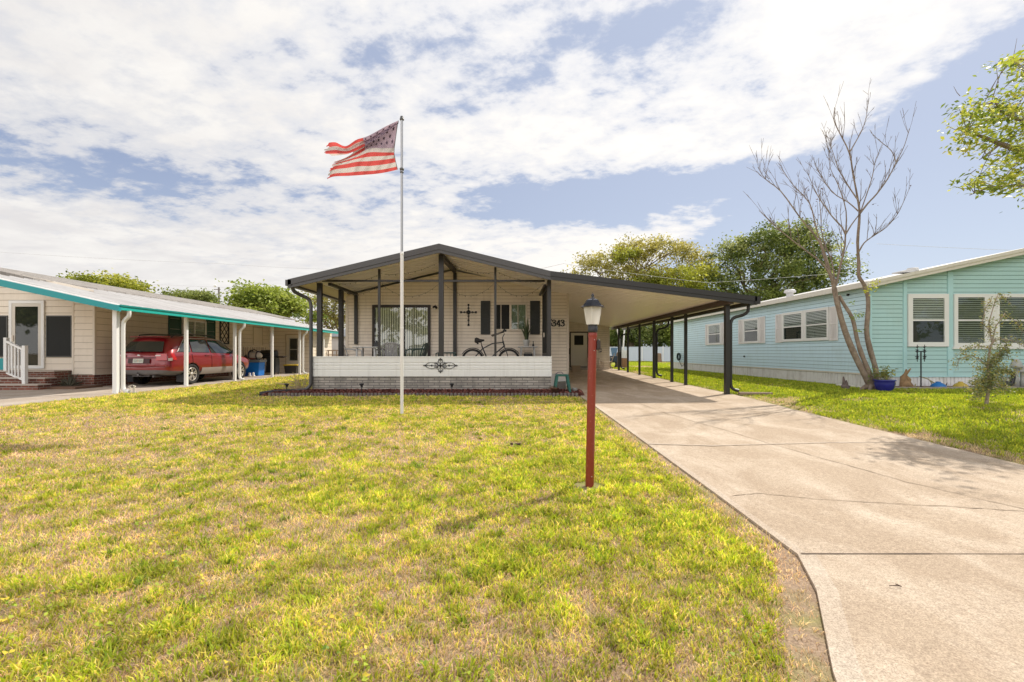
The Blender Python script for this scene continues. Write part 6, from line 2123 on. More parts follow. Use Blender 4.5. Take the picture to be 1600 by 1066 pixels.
    bd = MB(); c_ = cap(0, 4.55, .03) + o; bd.ball(tuple(c_), .05, .012, .026, 14, 8); bd.build('badge', M('chrome', (.65, .64, .64), .15, .05, 9, metal=1), t)
    tb = patch(lambda u, tt: cap(u, tt, .03), lambda a, c: (-.62 + 1.24 * a, 4.12 + .10 * c), 8, 1); tb.build('tailgate_trim', M('car_dark_red', (.05, .004, .006), .4, .2, 4), t)
    rbm = MB(); rbm.tube([cap(-.97 + 1.94 * i / 12, 3.05, .03) + o for i in range(13)], .028, 8); rbm.build('bumper_edge', paint, t)
    th = MB(); th.box(ox - .3, ox + .25, oy - 2.3, oy - 2.2, oz + .30, oz + .36); th.bar((ox, oy - 2.45, oz + .37), (ox, oy - 2.2, oz + .33), .06, .05); th.ball((ox, oy - 2.47, oz + .42), .03); th.tube([(ox + .42, oy - 2.38, oz + .31), (ox + .42, oy - 2.1, oz + .32)], .035, 10); th.build('tow_bar', M('steel_dark', (.12, .11, .11), .4, .2, 8, metal=.6), t)
    # wheels
    tyre = M('tyre', (.022, .021, .020), .85, .25, 12); rimm = M('alloy', (.50, .47, .44), .35, .1, 9, metal=.6)
    for sx in (-1, 1):
        for ya in (-1.31, 1.435):
            c0 = Vector((sx * .80, ya, .335)) + o; h = .115
            w = MB(); w.lathe([(.225, -h * .8), (.30, -h), (.325, -h * .85), (.335, -h * .5), (.335, h * .5), (.325, h * .85), (.30, h), (.225, h * .8), (.215, 0), (.225, -h * .8)], c0, 36, 0, 'x')
            wo = w.build('wheel', tyre, t)
            rm = MB(); rm.lathe([(.226, -h * .7), (.226, h * .72), (.20, h * .8), (.20, h * .35), (.0, h * .2)], c0, 32, 0, 'x') if sx > 0 else rm.lathe([(.226, h * .7), (.226, -h * .72), (.20, -h * .8), (.20, -h * .35), (0, -h * .2)], c0, 32, 0, 'x')
            rm.build('rim_barrel', M('rim_dark', (.06, .055, .05), .6, .2, 9), wo)
            sp2 = MB()
            for k in range(5):
                for e in (-.22, .22):
                    a = k * 2 * math.pi / 5 + .3
                    p0 = c0 + Vector((sx * h * .62, .045 * math.cos(a), .045 * math.sin(a))); p1 = c0 + Vector((sx * h * .74, .207 * math.cos(a + e), .207 * math.sin(a + e)))
                    sp2.bar(p0, p1, .040, .022, 0, (1, 0, 0))
            sp2.lathe([(0, h * .8), (.05, h * .78), (.06, h * .6), (.06, h * .5)] if sx > 0 else [(0, -h * .8), (.05, -h * .78), (.06, -h * .6), (.06, -h * .5)], c0, 16, 0, 'x')
            sp2.torus(c0 + Vector((sx * h * .74, 0, 0)), .212, .015, 'x', 32, 6)
            sp2.build('rim', rimm, wo)
    fl_ = MB()
    for sx in (-1, 1):
        fl_.box(ox + sx * .80 - .10, ox + sx * .80 + .10, oy - 1.78, oy - 1.765, oz + .10, oz + .34)
    fl_.build('mud_flap', M_blackp, t)


red_car()


# ================================================================ bicycle on the porch
def bicycle():
    FZ = .75; Y = 13.62; xr, xf = at(746, 0, Y).x, at(774, 0, Y).x
    xr = at(738.5, 545, Y).x + .0; xf = xr + 1.085
    t = thing('bicycle', 'black cruiser bicycle standing on the porch below the window', 'bicycle', ((xr + xf) / 2, Y, FZ))
    rw = .33; zc_ = FZ + rw
    blk = M('bike_black', (.012, .012, .013), .3, .2, 8, spec=.6)
    for xc in (xr, xf):
        w = MB(); w.torus((xc, Y, zc_), rw - .024, .024, 'y', 40, 8); wo = w.build('wheel', M('tyre', (.022, .021, .020), .85, .25, 12), t)
        q = MB(); q.torus((xc, Y, zc_), rw - .056, .012, 'y', 36, 6); q.build('rim', M('rim_dark', (.06, .055, .05), .6, .2, 9), wo)
        q = MB()
        for k in range(14):
            a = k * 2 * math.pi / 14; q.tube([(xc, Y + (.02 if k % 2 else -.02), zc_), (xc + (rw - .06) * math.cos(a), Y, zc_ + (rw - .06) * math.sin(a))], .0022, 4)
        q.lathe([(0, -.05), (.022, -.05), (.022, .05), (0, .05)], (xc, Y, zc_), 10, 0, 'y'); q.build('spokes', M('zinc', (.6, .58, .55), .35, .1, 20, metal=.8), wo)
        f = MB(); f.tube([(xc + (rw + .022) * math.cos(a), Y, zc_ + (rw + .022) * math.sin(a)) for a in [(.35 if xc == xr else .55) + .1 * i for i in range(24 if xc == xr else 20)]], .014, 6, 0, True, 2.2); f.build('mudguard', blk, t)
    bb = Vector((xr + .46, Y, zc_ - .03)); seat_t = Vector((xr + .27, Y, FZ + .76)); head_t = Vector((xf - .18, Y, FZ + .90)); head_b = Vector((xf - .135, Y, FZ + .73))
    f = MB(); f.tube([bb, seat_t], .019, 10)
    f.tube([head_b + Vector((0, 0, .02)), head_b.lerp(bb, .5) + Vector((0, 0, .03)), bb], .021, 10)
    f.tube([head_t - Vector((0, 0, .05)), head_t.lerp(seat_t, .5) + Vector((0, 0, -.01)), seat_t - Vector((-.02, 0, .10)), (xr + .02, Y, zc_ + .03)], .018, 10)
    f.tube([bb, (xr, Y + .05, zc_)], .012, 8); f.tube([bb, (xr, Y - .05, zc_)], .012, 8); f.tube([head_t, head_b], .024, 10)
    f.build('frame', blk, t)
    fk = MB()
    for s in (-.05, .05): fk.tube([head_b, head_b + Vector((.02, s, -.06)), (xf - .06, Y + s, zc_ + .2), (xf, Y + s, zc_)], .013, 8)
    fk.build('fork', blk, t)
    s = MB(); sc = seat_t + Vector((-.05, 0, .14)); s.tube([seat_t, seat_t + Vector((-.02, 0, .11))], .014, 8)
    s.tube([sc + Vector((-.16, 0, .025)), sc + Vector((-.11, 0, .02)), sc + Vector((0, 0, .0)), sc + Vector((.13, 0, .02))], [.06, .085, .055, .022], 12, 0, True, 1.0)
    for sg in (-1, 1): s.tube([sc + Vector((-.1, sg * .05, -.02)), sc + Vector((-.06, sg * .045, -.09))], .025, 8)
    s.build('saddle', M('saddle_black', (.02, .015, .014), .6, .2, 9), t)
    h = MB(); h.tube([head_t, head_t + Vector((-.01, 0, .10))], .014, 8)
    ht = head_t + Vector((-.01, 0, .10))
    for sg in (-1, 1):
        h.tube([ht, ht + Vector((.05, sg * .10, .10)), ht + Vector((.04, sg * .22, .17)), ht + Vector((-.12, sg * .31, .12)), ht + Vector((-.26, sg * .33, .07))], .012, 8)
    h.build('handlebar', blk, t)
    g = MB()
    for sg in (-1, 1): g.tube([ht + Vector((-.18, sg * .325, .095)), ht + Vector((-.33, sg * .335, .05))], .019, 8)
    g.build('grip', M('grip_tan', (.10, .08, .06), .7, .2, 9), t)
    b = MB(); b.lathe([(0, -.02), (.06, -.02), (.055, .03), (.02, .06), (0, .065)], tuple(ht + Vector((.06, 0, .19))), 12); b.build('bell', blk, t)
    c = MB(); c.lathe([(.0, -.008), (.085, -.008), (.085, .008), (0, .008)], tuple(bb + Vector((0, -.05, 0))), 24, 0, 'y')
    c.bar(bb + Vector((0, -.07, 0)), bb + Vector((.11, -.07, .12)), .02, .02); c.bar(bb + Vector((0, .07, 0)), bb + Vector((-.11, .07, -.12)), .02, .02)
    c.box(bb.x + .07, bb.x + .16, Y - .16, Y - .075, bb.z + .11, bb.z + .135); c.box(bb.x - .16, bb.x - .07, Y + .075, Y + .16, bb.z - .135, bb.z - .11); c.build('crank', blk, t)
    k = MB(); k.tube([bb + Vector((-.03, -.03, 0)), (bb.x - .08, Y - .2, FZ + .005)], .008, 6); k.build('kickstand', blk, t)


bicycle()


# ================================================================ porch furniture
def plastic_chair(name, label, mat, x, y, rz, group):
    z = .75
    t = thing(name, label, 'chair', (x, y, z), group, rz)
    s = MB(); v = []; n = 8
    for j in range(n + 1):
        for i in range(n + 1):
            a, c = i / n - .5, j / n - .5
            v.append((a * .46, c * .44, .43 - .02 * math.cos(a * 3) + .015 * c))
    s.add(v, [(j * (n + 1) + i, j * (n + 1) + i + 1, (j + 1) * (n + 1) + i + 1, (j + 1) * (n + 1) + i) for j in range(n) for i in range(n)], 0, True)
    s.box(-.23, .23, -.235, -.215, .37, .425); s.build('seat', mat, t, local=True)
    b = MB()
    def bp(a, h): return Vector((a * (.22 + .03 * math.sin(h * 3.1)), .21 + .13 * h + .045 * (1 - abs(a) ** 2) * 1, .42 + .40 * h))
    top = [bp(-1 + .2 * i, 1 - .16 * abs(-1 + .2 * i) ** 3) for i in range(11)]
    b.tube(top, .02, 7); b.tube([bp(-1, 0), bp(-1, .5), bp(-1, .84)], .02, 7); b.tube([bp(1, 0), bp(1, .5), bp(1, .84)], .02, 7)
    for a in (-.62, -.31, 0, .31, .62):
        p0, p1 = bp(a, 0.02), bp(a, .98 - .16 * abs(a) ** 3); b.bar(p0, p1, .055, .012, 0, (0, 1, 0))
    b.bar(bp(-.9, .03), bp(.9, .03), .02, .04); b.build('backrest', mat, t, local=True)
    for sx in (-1, 1):
        a = MB(); a.tube([(sx * .235, .30, .66), (sx * .27, .15, .66), (sx * .275, -.12, .645), (sx * .265, -.21, .61), (sx * .25, -.225, .5), (sx * .245, -.23, .42)], .021, 7); a.build('armrest', mat, t, local=True)
        for sy in (-1, 1):
            l = MB(); l.tube([(sx * .225, sy * .20, .42), (sx * .26, sy * (.26 if sy < 0 else .29), 0)], [.03, .021], 7); l.build('leg', mat, t, local=True)
    return t


M_chw = M('chair_grey_white', (.50, .49, .47), .5, .08, 4); M_chg = M('chair_grey', (.30, .29, .29), .5, .1, 4); M_chd = M('chair_dark_green', (.04, .07, .06), .5, .15, 4)
plastic_chair('plastic_chair', 'pale grey plastic armchair at the left end of the porch, beside the table', M_chw, at(550, 560, 13.9).x, 13.9, R(90), 'plastic armchairs on the porch')
plastic_chair('plastic_chair', 'grey slatted plastic armchair with its back to the lawn, in front of the sliding door', M_chg, at(614, 560, 13.25).x, 13.25, R(185), 'plastic armchairs on the porch')
plastic_chair('plastic_chair', 'dark green plastic armchair right of the flagpole, before the sliding door', M_chd, at(650, 560, 13.9).x, 13.9, R(-100), 'plastic armchairs on the porch')
plastic_chair('plastic_chair', 'pale plastic armchair tucked behind the white table on the porch', M_chw, at(598, 560, 14.15).x, 14.15, R(-80), 'plastic armchairs on the porch')


def porch_table():
    Y = 13.55; xc = at(576, 543, Y).x; zt2 = at(576, 542, Y).z
    t = thing('porch_table', 'low white plastic table with pale legs at the left end of the porch', 'table', (xc, Y, .75))
    MB().box(xc - .36, xc + .36, Y - .36, Y + .36, zt2 - .03, zt2).build('tabletop', M_chw, t, bevel=.01)
    for sx in (-1, 1):
        for sy in (-1, 1): MB().tube([(xc + sx * .25, Y + sy * .27, zt2 - .03), (xc + sx * .29, Y + sy * .31, .75)], .028, 8).build('leg', M_chw, t)
    d_ = MB(); d_.box(xc + .17, xc + .29, Y - .06, Y + .06, zt2, zt2 + .10); d_.lathe([(.05, 0), (.055, .02), (.03, .06), (.03, .09), (0, .1)], (xc + .23, Y, zt2 + .09), 12)
    tag(d_.build('lantern', M_blackp, None, (xc + .23, Y, zt2)), 'small black lantern standing on the white porch table', 'lantern')


porch_table()


def side_table():
    Y = 14.1; x0, x1 = at(809.5, 543, Y).x, at(839.5, 543, Y).x; z = at(820, 541.5, Y).z; xc = (x0 + x1) / 2
    t = thing('side_table', 'small white side table carrying the potted snake plant', 'table', (xc, Y, .75))
    MB().box(x0, x1, Y - .22, Y + .22, z - .03, z).build('tabletop', M_chw, t, bevel=.008)
    for sx in (-1, 1):
        for sy in (-1, 1): MB().tube([(xc + sx * .20, Y + sy * .15, z - .03), (xc + sx * .22, Y + sy * .17, .75)], .024, 8).build('leg', M_chw, t)
    r_ = MB(); r_.box(xc - .12, xc + .15, Y - .05, Y + .12, 1.02, 1.27); r_.bar((xc - .1, Y - .02, 1.29), (xc + .12, Y - .02, 1.29), .02, .02)
    tag(r_.build('storage_box', M_blackp, None, (xc, Y, 1.0)), 'black box stowed under the small white side table', 'box')
    MB()
    sh = MB(); sh.box(xc - .21, xc + .21, Y - .15, Y + .15, 1.0, 1.02); sh.build('shelf', M_chw, t)
    # plant
    p = thing('snake_plant', 'tall snake plant in a white pot on the porch side table', 'plant', (xc - .04, Y, z))
    MB().lathe([(0, 0), (.075, 0), (.105, .19), (.112, .195), (.112, .205), (.098, .205), (.095, .17), (0, .165)], (xc - .04, Y, z), 20).build('pot', M('pot_white', (.66, .65, .63), .35, .05, 6), p)
    lf = MB(); rr = random.Random(8)
    for i in range(17):
        a = rr.uniform(0, 6.28); r0 = rr.uniform(.01, .06); h = rr.uniform(.35, .80) if i > 3 else rr.uniform(.7, .85); ln = rr.uniform(.02, .16) + .05
        base = Vector((xc - .04 + r0 * math.cos(a), Y + r0 * math.sin(a), z + .165)); tw_ = rr.uniform(0, 3.14); v = []
        for k in range(7):
            u = k / 6; wv = .026 * (1 - (u * 1.02) ** 4) * (.7 + .6 * u) + .001
            c = base + Vector((ln * u * u * math.cos(a), ln * u * u * math.sin(a), h * u)); d2 = Vector((math.cos(tw_ + u), math.sin(tw_ + u), 0))
            v += [c - d2 * wv, c + d2 * wv]
        lf.add(v, [(2 * k, 2 * k + 1, 2 * k + 3, 2 * k + 2) for k in range(6)], rr.randint(0, 1), True)
    lf.build('leaves', [M('snake_green', (.055, .085, .035), .5, .4, 14), M('snake_pale', (.13, .14, .06), .5, .4, 14)], p)
    b = MB(); b.lathe([(0, 0), (.03, 0), (.034, .02), (.03, .06), (.012, .09), (.011, .14), (.016, .145), (.014, .165), (0, .17)], (xc + .17, Y - .02, z), 14)
    tag(b.build('bottle', M_blackp, None, (xc + .17, Y, z)), 'small dark bottle beside the snake plant on the side table', 'bottle')


side_table()


def porch_bench():
    Y = 13.2; t = thing('patio_chair', 'low dark green metal chair behind the centre porch post', 'chair', (at(697, 560, Y).x, Y, .75)); xc = at(697, 560, Y).x
    b = MB(); z1 = at(700, 551.5, Y).z
    b.tube([(xc - .26, Y + .2, z1), (xc + .26, Y + .2, z1)], .022, 8); b.tube([(xc - .26, Y - .2, z1 - .02), (xc - .26, Y + .2, z1)], .016, 8); b.tube([(xc + .26, Y - .2, z1 - .02), (xc + .26, Y + .2, z1)], .016, 8)
    for i in range(5): b.bar((xc - .22 + .11 * i, Y + .2, z1), (xc - .22 + .11 * i, Y + .18, 1.1), .02, .01)
    b.build('backrest', M_chd, t)
    for sx in (-1, 1):
        for sy in (-1, 1): MB().tube([(xc + sx * .26, Y + sy * .2, z1 - .01), (xc + sx * .26, Y + sy * .22, .75)], .016, 8).build('leg', M_chd, t)
    MB().box(xc - .25, xc + .25, Y - .2, Y + .2, 1.08, 1.10).build('seat', M_chd, t)


porch_bench()


# ================================================================ mulch bed and its lights
def mulch():
    random.seed(21)
    m, nt, bs = new_mat('mulch'); p = worldpos(nt)
    c = mixcol(nt, ramp(nt, noise(nt, p, 26, 5, .7), .35, .65), (.055, .018, .015), (.24, .085, .065)); L(nt, c, bs.inputs['Base Color']); bs.inputs['Roughness'].default_value = .95
    add_bump(nt, bs, noise(nt, p, 45, 4), 1.0, .03)
    b = MB(); nx_ = 80; prof = [(11.80, .02), (11.9, .06), (12.15, .10), (12.41, .12)]
    v = []
    for i in range(nx_ + 1):
        x = -6.45 + (1.95 + 6.45) * i / nx_
        for y, h in prof: v.append((x, y, G0(y) + h + random.uniform(-.012, .012)))
    b.add(v, [(i * 4 + k, (i + 1) * 4 + k, (i + 1) * 4 + k + 1, i * 4 + k + 1) for i in range(nx_) for k in range(3)], 0, True)
    v = [(-6.45, 12.41, .28), (-5.4, 12.41, .28), (-5.4, 12.9, .27), (-6.2, 12.8, .24)]; b.add(v, [(0, 1, 2, 3)])
    tag(b.build('mulch_bed', m), kind='structure')
    n = 5200; x = RNG.uniform(-6.4, 1.9, n); y = RNG.uniform(11.8, 12.4, n); h = np.interp(y, [11.8, 11.9, 12.15, 12.41], [.02, .06, .10, .12])
    A, B = leaf_axes(n, .075, .8, .35)
    o = cards_mesh('bark_chips', np.stack([x, y, G0_np(y) + h + .012], 1), A, B, pick(n, [(.20, .065, .05), (.12, .035, .03), (.28, .12, .09), (.07, .025, .02)], .2), M_leaf('chip', .0, .9))
    tag(o, 'red bark mulch chips along the foot of the porch brickwork', 'mulch', kind='stuff')
    e = MB(); x = -6.2
    while x < 1.75:
        e.tube([(x, 11.78, G0(11.78) - .02), (x, 11.775, G0(11.78) + .075), (x, 11.78, G0(11.78) + .088)], [.042, .042, .03], 9); x += .098
    tag(e.build('bed_edging', M('edging_grey', (.16, .135, .12), .9, .25, 9), None, (-2.2, 11.78, .16)), 'low grey scalloped edging along the front of the mulch bed', 'edging')
    def light(x, y, z, lb):
        t = thing('path_light', lb, 'path light', (x, y, z), 'path lights in the mulch bed')
        MB().tube([(x, y, z - .03), (x, y, z + .20)], .012, 8).build('stake', M_blackp, t)
        b = MB(); b.lathe([(.03, .17), (.035, .22), (.062, .235), (.066, .25), (.05, .262), (0, .268)], (x, y, z), 14); b.build('lamp_head', M_blackp, t)
    light(at(565, 612, 11.98).x, 11.98, G0(12) + .06, 'black solar path light in the mulch left of the flagpole')
    light(at(706, 612, 12.0).x, 12.0, G0(12) + .06, 'black solar path light in the mulch right of the flagpole, below the wall ornament')
    light(at(448, 612, 12.05).x, 12.05, G0(12) + .05, 'black solar path light beside the corrugated drain hose')


mulch()


def dry_grass():
    random.seed(6); c = Vector((at(472, 600, 12.6).x, 12.75, .24)); b = MB()
    for i in range(46):
        a = random.gauss(2.3, .8); ln = random.uniform(.35, .75); s = c + Vector((random.gauss(0, .15), random.gauss(0, .1), 0)); e = s + Vector((ln * math.cos(a), random.gauss(0, .12), ln * abs(math.sin(a)) * .75))
        b.tube([s, s.lerp(e, .5) + Vector((0, 0, .08)), e], [.007, .006, .003], 4)
    tag(b.build('dry_grass_clump', M('dry_stalk', (.42, .33, .20), .9, .3, 20), None, tuple(c)), 'clump of dry straw stalks by the porch downspout', 'grass clump')


dry_grass()


# ================================================================ by the porch corner: stool, bucket, pot
def corner_things():
    Y = 12.15; z0 = G0(Y) + UP
    x0, x1 = at(863.5, 600, Y).x, at(892.5, 600, Y).x; xc = (x0 + x1) / 2; zt_ = at(878, 585, Y).z
    t = thing('step_stool', 'dark green plastic step stool beside the porch corner', 'stool', (xc, Y, z0)); mg = M('stool_green', (.016, .10, .08), .45, .1, 5)
    b = MB(); b.box(xc - .17, xc + .17, Y - .13, Y + .13, zt_ - .05, zt_); b.build('seat', mg, t, bevel=.02)
    for sx in (-1, 1):
        b = MB()
        for sy in (-1, 1):
            b.prism([(xc + sx * .165, Y + sy * .12 - .02, zt_ - .045), (xc + sx * .105, Y + sy * .12 - .02, zt_ - .045), (xc + sx * .185, Y + sy * .14 - .02, z0), (xc + sx * .245, Y + sy * .14 - .02, z0)], (0, .04, 0))
            q = b.build('leg', mg, t); b = MB()
        b.bar((xc + sx * .17, Y - .12, z0 + .2), (xc + sx * .17, Y + .12, z0 + .2), .03, .10); b.build('side_panel', mg, t)
    bx = at(877, 600, 12.5).x
    b = MB(); b.lathe([(0, 0), (.12, 0), (.145, .32), (.152, .32), (.152, .345), (.135, .345), (.115, .02), (0, .02)], (bx, 12.52, z0), 22)
    tag(b.build('bucket', M_chw, None, (bx, 12.52, z0)), 'white plastic bucket behind the green stool', 'bucket')
    px = at(867, 606, 11.96).x
    b = MB(); b.lathe([(0, 0), (.07, 0), (.105, .14), (.115, .14), (.115, .16), (.09, .16), (.08, .1), (0, .1)], (px, 11.96, G0(12) + .05), 18)
    p = b.build('flower_pot', M('terracotta_dark', (.13, .06, .04), .8, .3, 9), None, (px, 11.96, G0(12))); tag(p, 'small brown flower pot on the mulch in front of the green stool', 'pot')
    n = 50; P = np.array([(px, 11.96, G0(12) + .2)]) + RNG.normal(size=(n, 3)) * np.array([.07, .06, .035]); A, B = leaf_axes(n, .06, .3, .4)
    cards_mesh('foliage', P, A, B, pick(n, [(.12, .07, .04), (.2, .14, .07), (.10, .10, .04)], .2), M_tleaf, p, (px, 11.96, G0(12))).location = (0, 0, 0)
    b = MB(); b.lathe([(0, 0), (.06, 0), (.075, .16), (.08, .165), (.065, .165), (.055, .03), (0, .03)], (at(898, 608, 12.2).x, 12.2, z0), 16)
    tag(b.build('cup', M('grey_cup', (.42, .42, .40), .5, .1, 6), None, (at(898, 608, 12.2).x, 12.2, z0)), 'small grey tub on the concrete right of the green stool', 'tub')
    b = MB(); z1 = zt_ + .0; b.tube([(xc - .17 + .0, Y, z1 + .01), (xc - .1, Y + .02, z1 + .05), (xc - .02, Y, z1 + .06), (xc + .03, Y - .03, z1 + .02)], .012, 6)
    tag(b.build('hand_rake', M('dull_purple', (.20, .15, .17), .6, .2, 9), None, (xc, Y, z1)), 'short hooked garden tool lying on the green stool', 'garden tool')
    b = MB(); c = at(900, 584, 22.5); zf = G0(22.5) + UP
    b.box(c.x - .20, c.x + .20, 22.35, 22.65, zf, zf + .30); b.box(c.x - .21, c.x + .21, 22.33, 22.67, zf + .301, zf + .33)
    tag(b.build('wooden_box', M('box_tan', (.42, .32, .22), .8, .15, 8), None, (c.x, 22.5, zf)), 'small tan box on the carport slab below the white door', 'box')


corner_things()
# ================================================================ under the left carport
def left_clutter():
    z = SL
    Y = 20.9; x = at(399, 580, Y).x
    # blue bin with grey lid and a bag on it
    t = thing('storage_bin', 'large blue plastic bin with a grey rim under the left carport', 'bin', (x, Y, z))
    b = MB(); b.prism([(x - .27, Y - .25, z), (x + .27, Y - .25, z), (x + .36, Y - .32, z + .62), (x - .36, Y - .32, z + .62)], (0, .5, 0)); b.build('tub', M('bin_blue', (.008, .16, .56), .4, .08, 5), t, bevel=.02)
    MB().box(x - .40, x + .40, Y - .36, Y + .26, z + .622, z + .74).build('rim', M('bin_grey', (.16, .17, .18), .5, .1, 5), t, bevel=.02)
    c = Vector((x - .02, Y - .05, z + .92))
    t = thing('duffel_bag', 'pale and dark carry bag lying on top of the blue bin', 'bag', (c.x, c.y, z + .745))
    b = MB(); b.ball(tuple(c + Vector((0, 0, 0))), .36, .24, .19, 18, 12); b.build('bag_body', M('bag_cream', (.52, .46, .40), .8, .15, 9), t)
    b = MB(); b.torus(c + Vector((-.12, -.03, .02)), .23, .03, 'x', 20, 6); b.torus(c + Vector((.2, -.03, 0)), .20, .03, 'x', 20, 6); b.ball(tuple(c + Vector((-.3, -.02, -.06))), .13, .2, .12); b.tube([c + Vector((-.2, 0, .16)), c + Vector((0, 0, .30)), c + Vector((.2, 0, .14))], .02, 6); b.build('strap', M('bag_dark', (.05, .045, .05), .8, .2, 9), t)
    b = MB(); b.ball(tuple(c + Vector((-.05, -.12, -.13))), .22, .12, .05); b.build('pocket', M('bag_red', (.22, .07, .05), .8, .2, 9), t)
    # small blue and white thing at the foot of the bin
    b = MB(); cc = Vector((at(386, 588, 20.3).x, 20.3, z)); b.box(cc.x - .2, cc.x + .14, 20.2, 20.5, z, z + .18); tag(b.build('blue_crate', M('crate_blue', (.01, .06, .30), .5, .1, 5), None, tuple(cc)), 'small dark blue crate on the slab beside the front of the red car', 'crate')
    for i, (px, lb) in enumerate(((390, 'small white ornament left of the pair before the blue bin'), (396, 'small white ornament right of the pair before the blue bin'))):
        q = at(px, 587, 20.1); b = MB(); b.lathe([(0, 0), (.06, 0), (.07, .05), (.035, .09), (.05, .12), (.04, .17), (0, .19)], (q.x, 20.1, z), 12); tag(b.build('garden_ornament', M_whitev, None, (q.x, 20.1, z)), lb, 'ornament', 'white ornaments before the blue bin')
    # gas grill
    Y = 22.0; x = at(422, 580, Y).x; t = thing('gas_grill', 'black gas grill with side shelf standing against the cream wall', 'grill', (x, Y, z))
    b = MB(); b.lathe([(0, -.36), (.20, -.36), (.22, 0), (.20, .36), (0, .36)], (x - .05, Y, z + .98), 18, 0, 'x'); b.tube([(x - .3, Y - .23, z + 1.0), (x + .2, Y - .23, z + 1.0)], .018, 8); b.build('lid', M_black, t)
    b = MB(); b.box(x - .42, x + .32, Y - .22, Y + .22, z + .78, z + .90); b.build('firebox', M_black, t)
    b = MB(); b.box(x - .08, x + .36, Y - .2, Y + .2, z + .10, z + .777); b.build('cabinet', M_black, t)
    b = MB(); b.box(x + .325, x + .72, Y - .2, Y + .2, z + .86, z + .89); b.bar((x + .33, Y, z + .83), (x + .7, Y, z + .83), .03, .04); b.build('side_shelf', M_black, t)
    b = MB(); b.box(x - .62, x - .425, Y - .2, Y + .2, z + .86, z + .89); b.build('side_shelf', M_black, t)
    b = MB(); b.lathe([(0, 0), (.13, .02), (.155, .08), (.155, .26), (.12, .33), (.05, .36), (.05, .42), (0, .42)], (x - .27, Y - .05, z + .13), 20); b.build('gas_bottle', M('bottle_grey', (.48, .47, .47), .4, .15, 5), t)
    for sx in (-.4, .3):
        for sy in (-.18, .18): MB().bar((x + sx, Y + sy, z), (x + sx, Y + sy, z + .777), .03, .03).build('leg', M_black, t)
    # black tote with yellow lid
    Y = 23.2; x = at(457, 585, Y).x; t = thing('storage_tote', 'black storage tote with a yellow lid beside the far carport door', 'tote', (x, Y, z))
    b = MB(); b.prism([(x - .27, Y - .2, z), (x + .27, Y - .2, z), (x + .32, Y - .24, z + .40), (x - .32, Y - .24, z + .40)], (0, .42, 0)); b.build('tub', M('tote_black', (.035, .032, .03), .5, .15, 6), t)
    MB().box(x - .36, x + .36, Y - .28, Y + .22, z + .402, z + .46).build('lid', M('tote_yellow', (.55, .38, .03), .5, .1, 5), t, bevel=.015)
    # turquoise bin
    Y = 25.6; x = at(479, 575, Y).x; t = thing('waste_bin', 'turquoise wheeled bin at the far end of the left carport', 'bin', (x, Y, z))
    b = MB(); b.prism([(x - .22, Y - .2, z + .06), (x + .16, Y - .2, z + .06), (x + .27, Y - .26, z + .68), (x - .24, Y - .26, z + .68)], (0, .45, 0)); b.build('tub', M('bin_turq', (.012, .30, .30), .45, .1, 5), t)
    MB().box(x - .28, x + .32, Y - .30, Y + .22, z + .682, z + .73).build('lid', M('bin_turq2', (.02, .24, .24), .45, .1, 5), t)
    for sy in (-.12, .12): MB().lathe([(0, -.03), (.09, -.03), (.09, .03), (0, .03)], (x + .14, Y + sy, z + .09), 16, 0, 'y').build('wheel', M_blackp, t)
    # lattice fence behind
    f = MB()
    for i in range(5): f.box(-10.58 + .0, -9.55, 26.4, 26.43, .35 + .26 * i, .41 + .26 * i)
    for i in range(5): f.box(-10.55 + .24 * i, -10.49 + .24 * i, 26.431, 26.45, .3, 1.45)
    tag(f.build('lattice_fence', M('fence_brownish', (.33, .25, .19), .8, .15, 6), None, (-10, 26.4, .2)), 'short lattice screen behind the turquoise bin', 'fence')
    # shed beyond
    sh = thing('garden_shed', 'pale sided shed with low grey roof beyond the left carport', 'shed', (-12, 33, .33))
    w = MB(); siding(w, (-12.2, 30.5, 0), EX, -EY, [(0, .3), (2.6, .3), (2.6, 2.35), (0, 2.35)], .2, .014); w.box(-12.2, -9.6, 30.53, 34, .3, 2.34); w.build('wall', M('shed_pale', (.62, .58, .56), .6, .06, 2), sh)
    r = MB(); r.prism([(-12.5, 30.2, 2.36), (-9.3, 30.2, 2.36), (-10.6, 30.2, 2.95)], (0, 4, 0)); r.build('roof', M('shed_roof', (.42, .45, .50), .6, .08, 2), sh)
    # yucca beside the steps
    random.seed(2); t = thing('yucca_plant', 'spiky dark garden plant beside the red brick steps', 'plant', (-13.25, 13.75, SL)); b = MB()
    for i in range(40):
        a = random.uniform(0, 6.28); e = random.uniform(.3, 1.3); ln = random.uniform(.3, .62); c = Vector((-13.3, 13.75, SL)); d2 = Vector((math.cos(a) * math.cos(e), math.sin(a) * math.cos(e) * .7, math.sin(e)))
        b.tube([c, c + d2 * ln * .5, c + d2 * ln + Vector((0, 0, -.06))], [.02, .018, .003], 4, 0, True, .4)
    b.build('leaves', M('yucca_green', (.075, .07, .045), .6, .4, 15), t)
    b = MB(); b.box(-13.75, -12.6, 13.2, 14.1, SL, SL + .06); tag(b.build('planting_bed', M('bed_soil', (.16, .09, .06), .95, .3, 20)), kind='structure')
    # tiny things by the first post
    b = MB(); q = Vector((at(204, 610, 12.0).x, 12.05, SL)); 
    for sx in (-.07, .07): b.tube([q + Vector((sx, 0, 0)), q + Vector((sx * .6, 0, .12)), q + Vector((sx * 1.1, 0, .17)), q + Vector((sx * .2, 0, .2))], [.03, .022, .026, .008], 8)
    tag(b.build('garden_ornament', M('orn_grey', (.55, .50, .42), .7, .15, 12), None, tuple(q)), 'small grey animal ornament at the foot of the first white carport post', 'ornament')
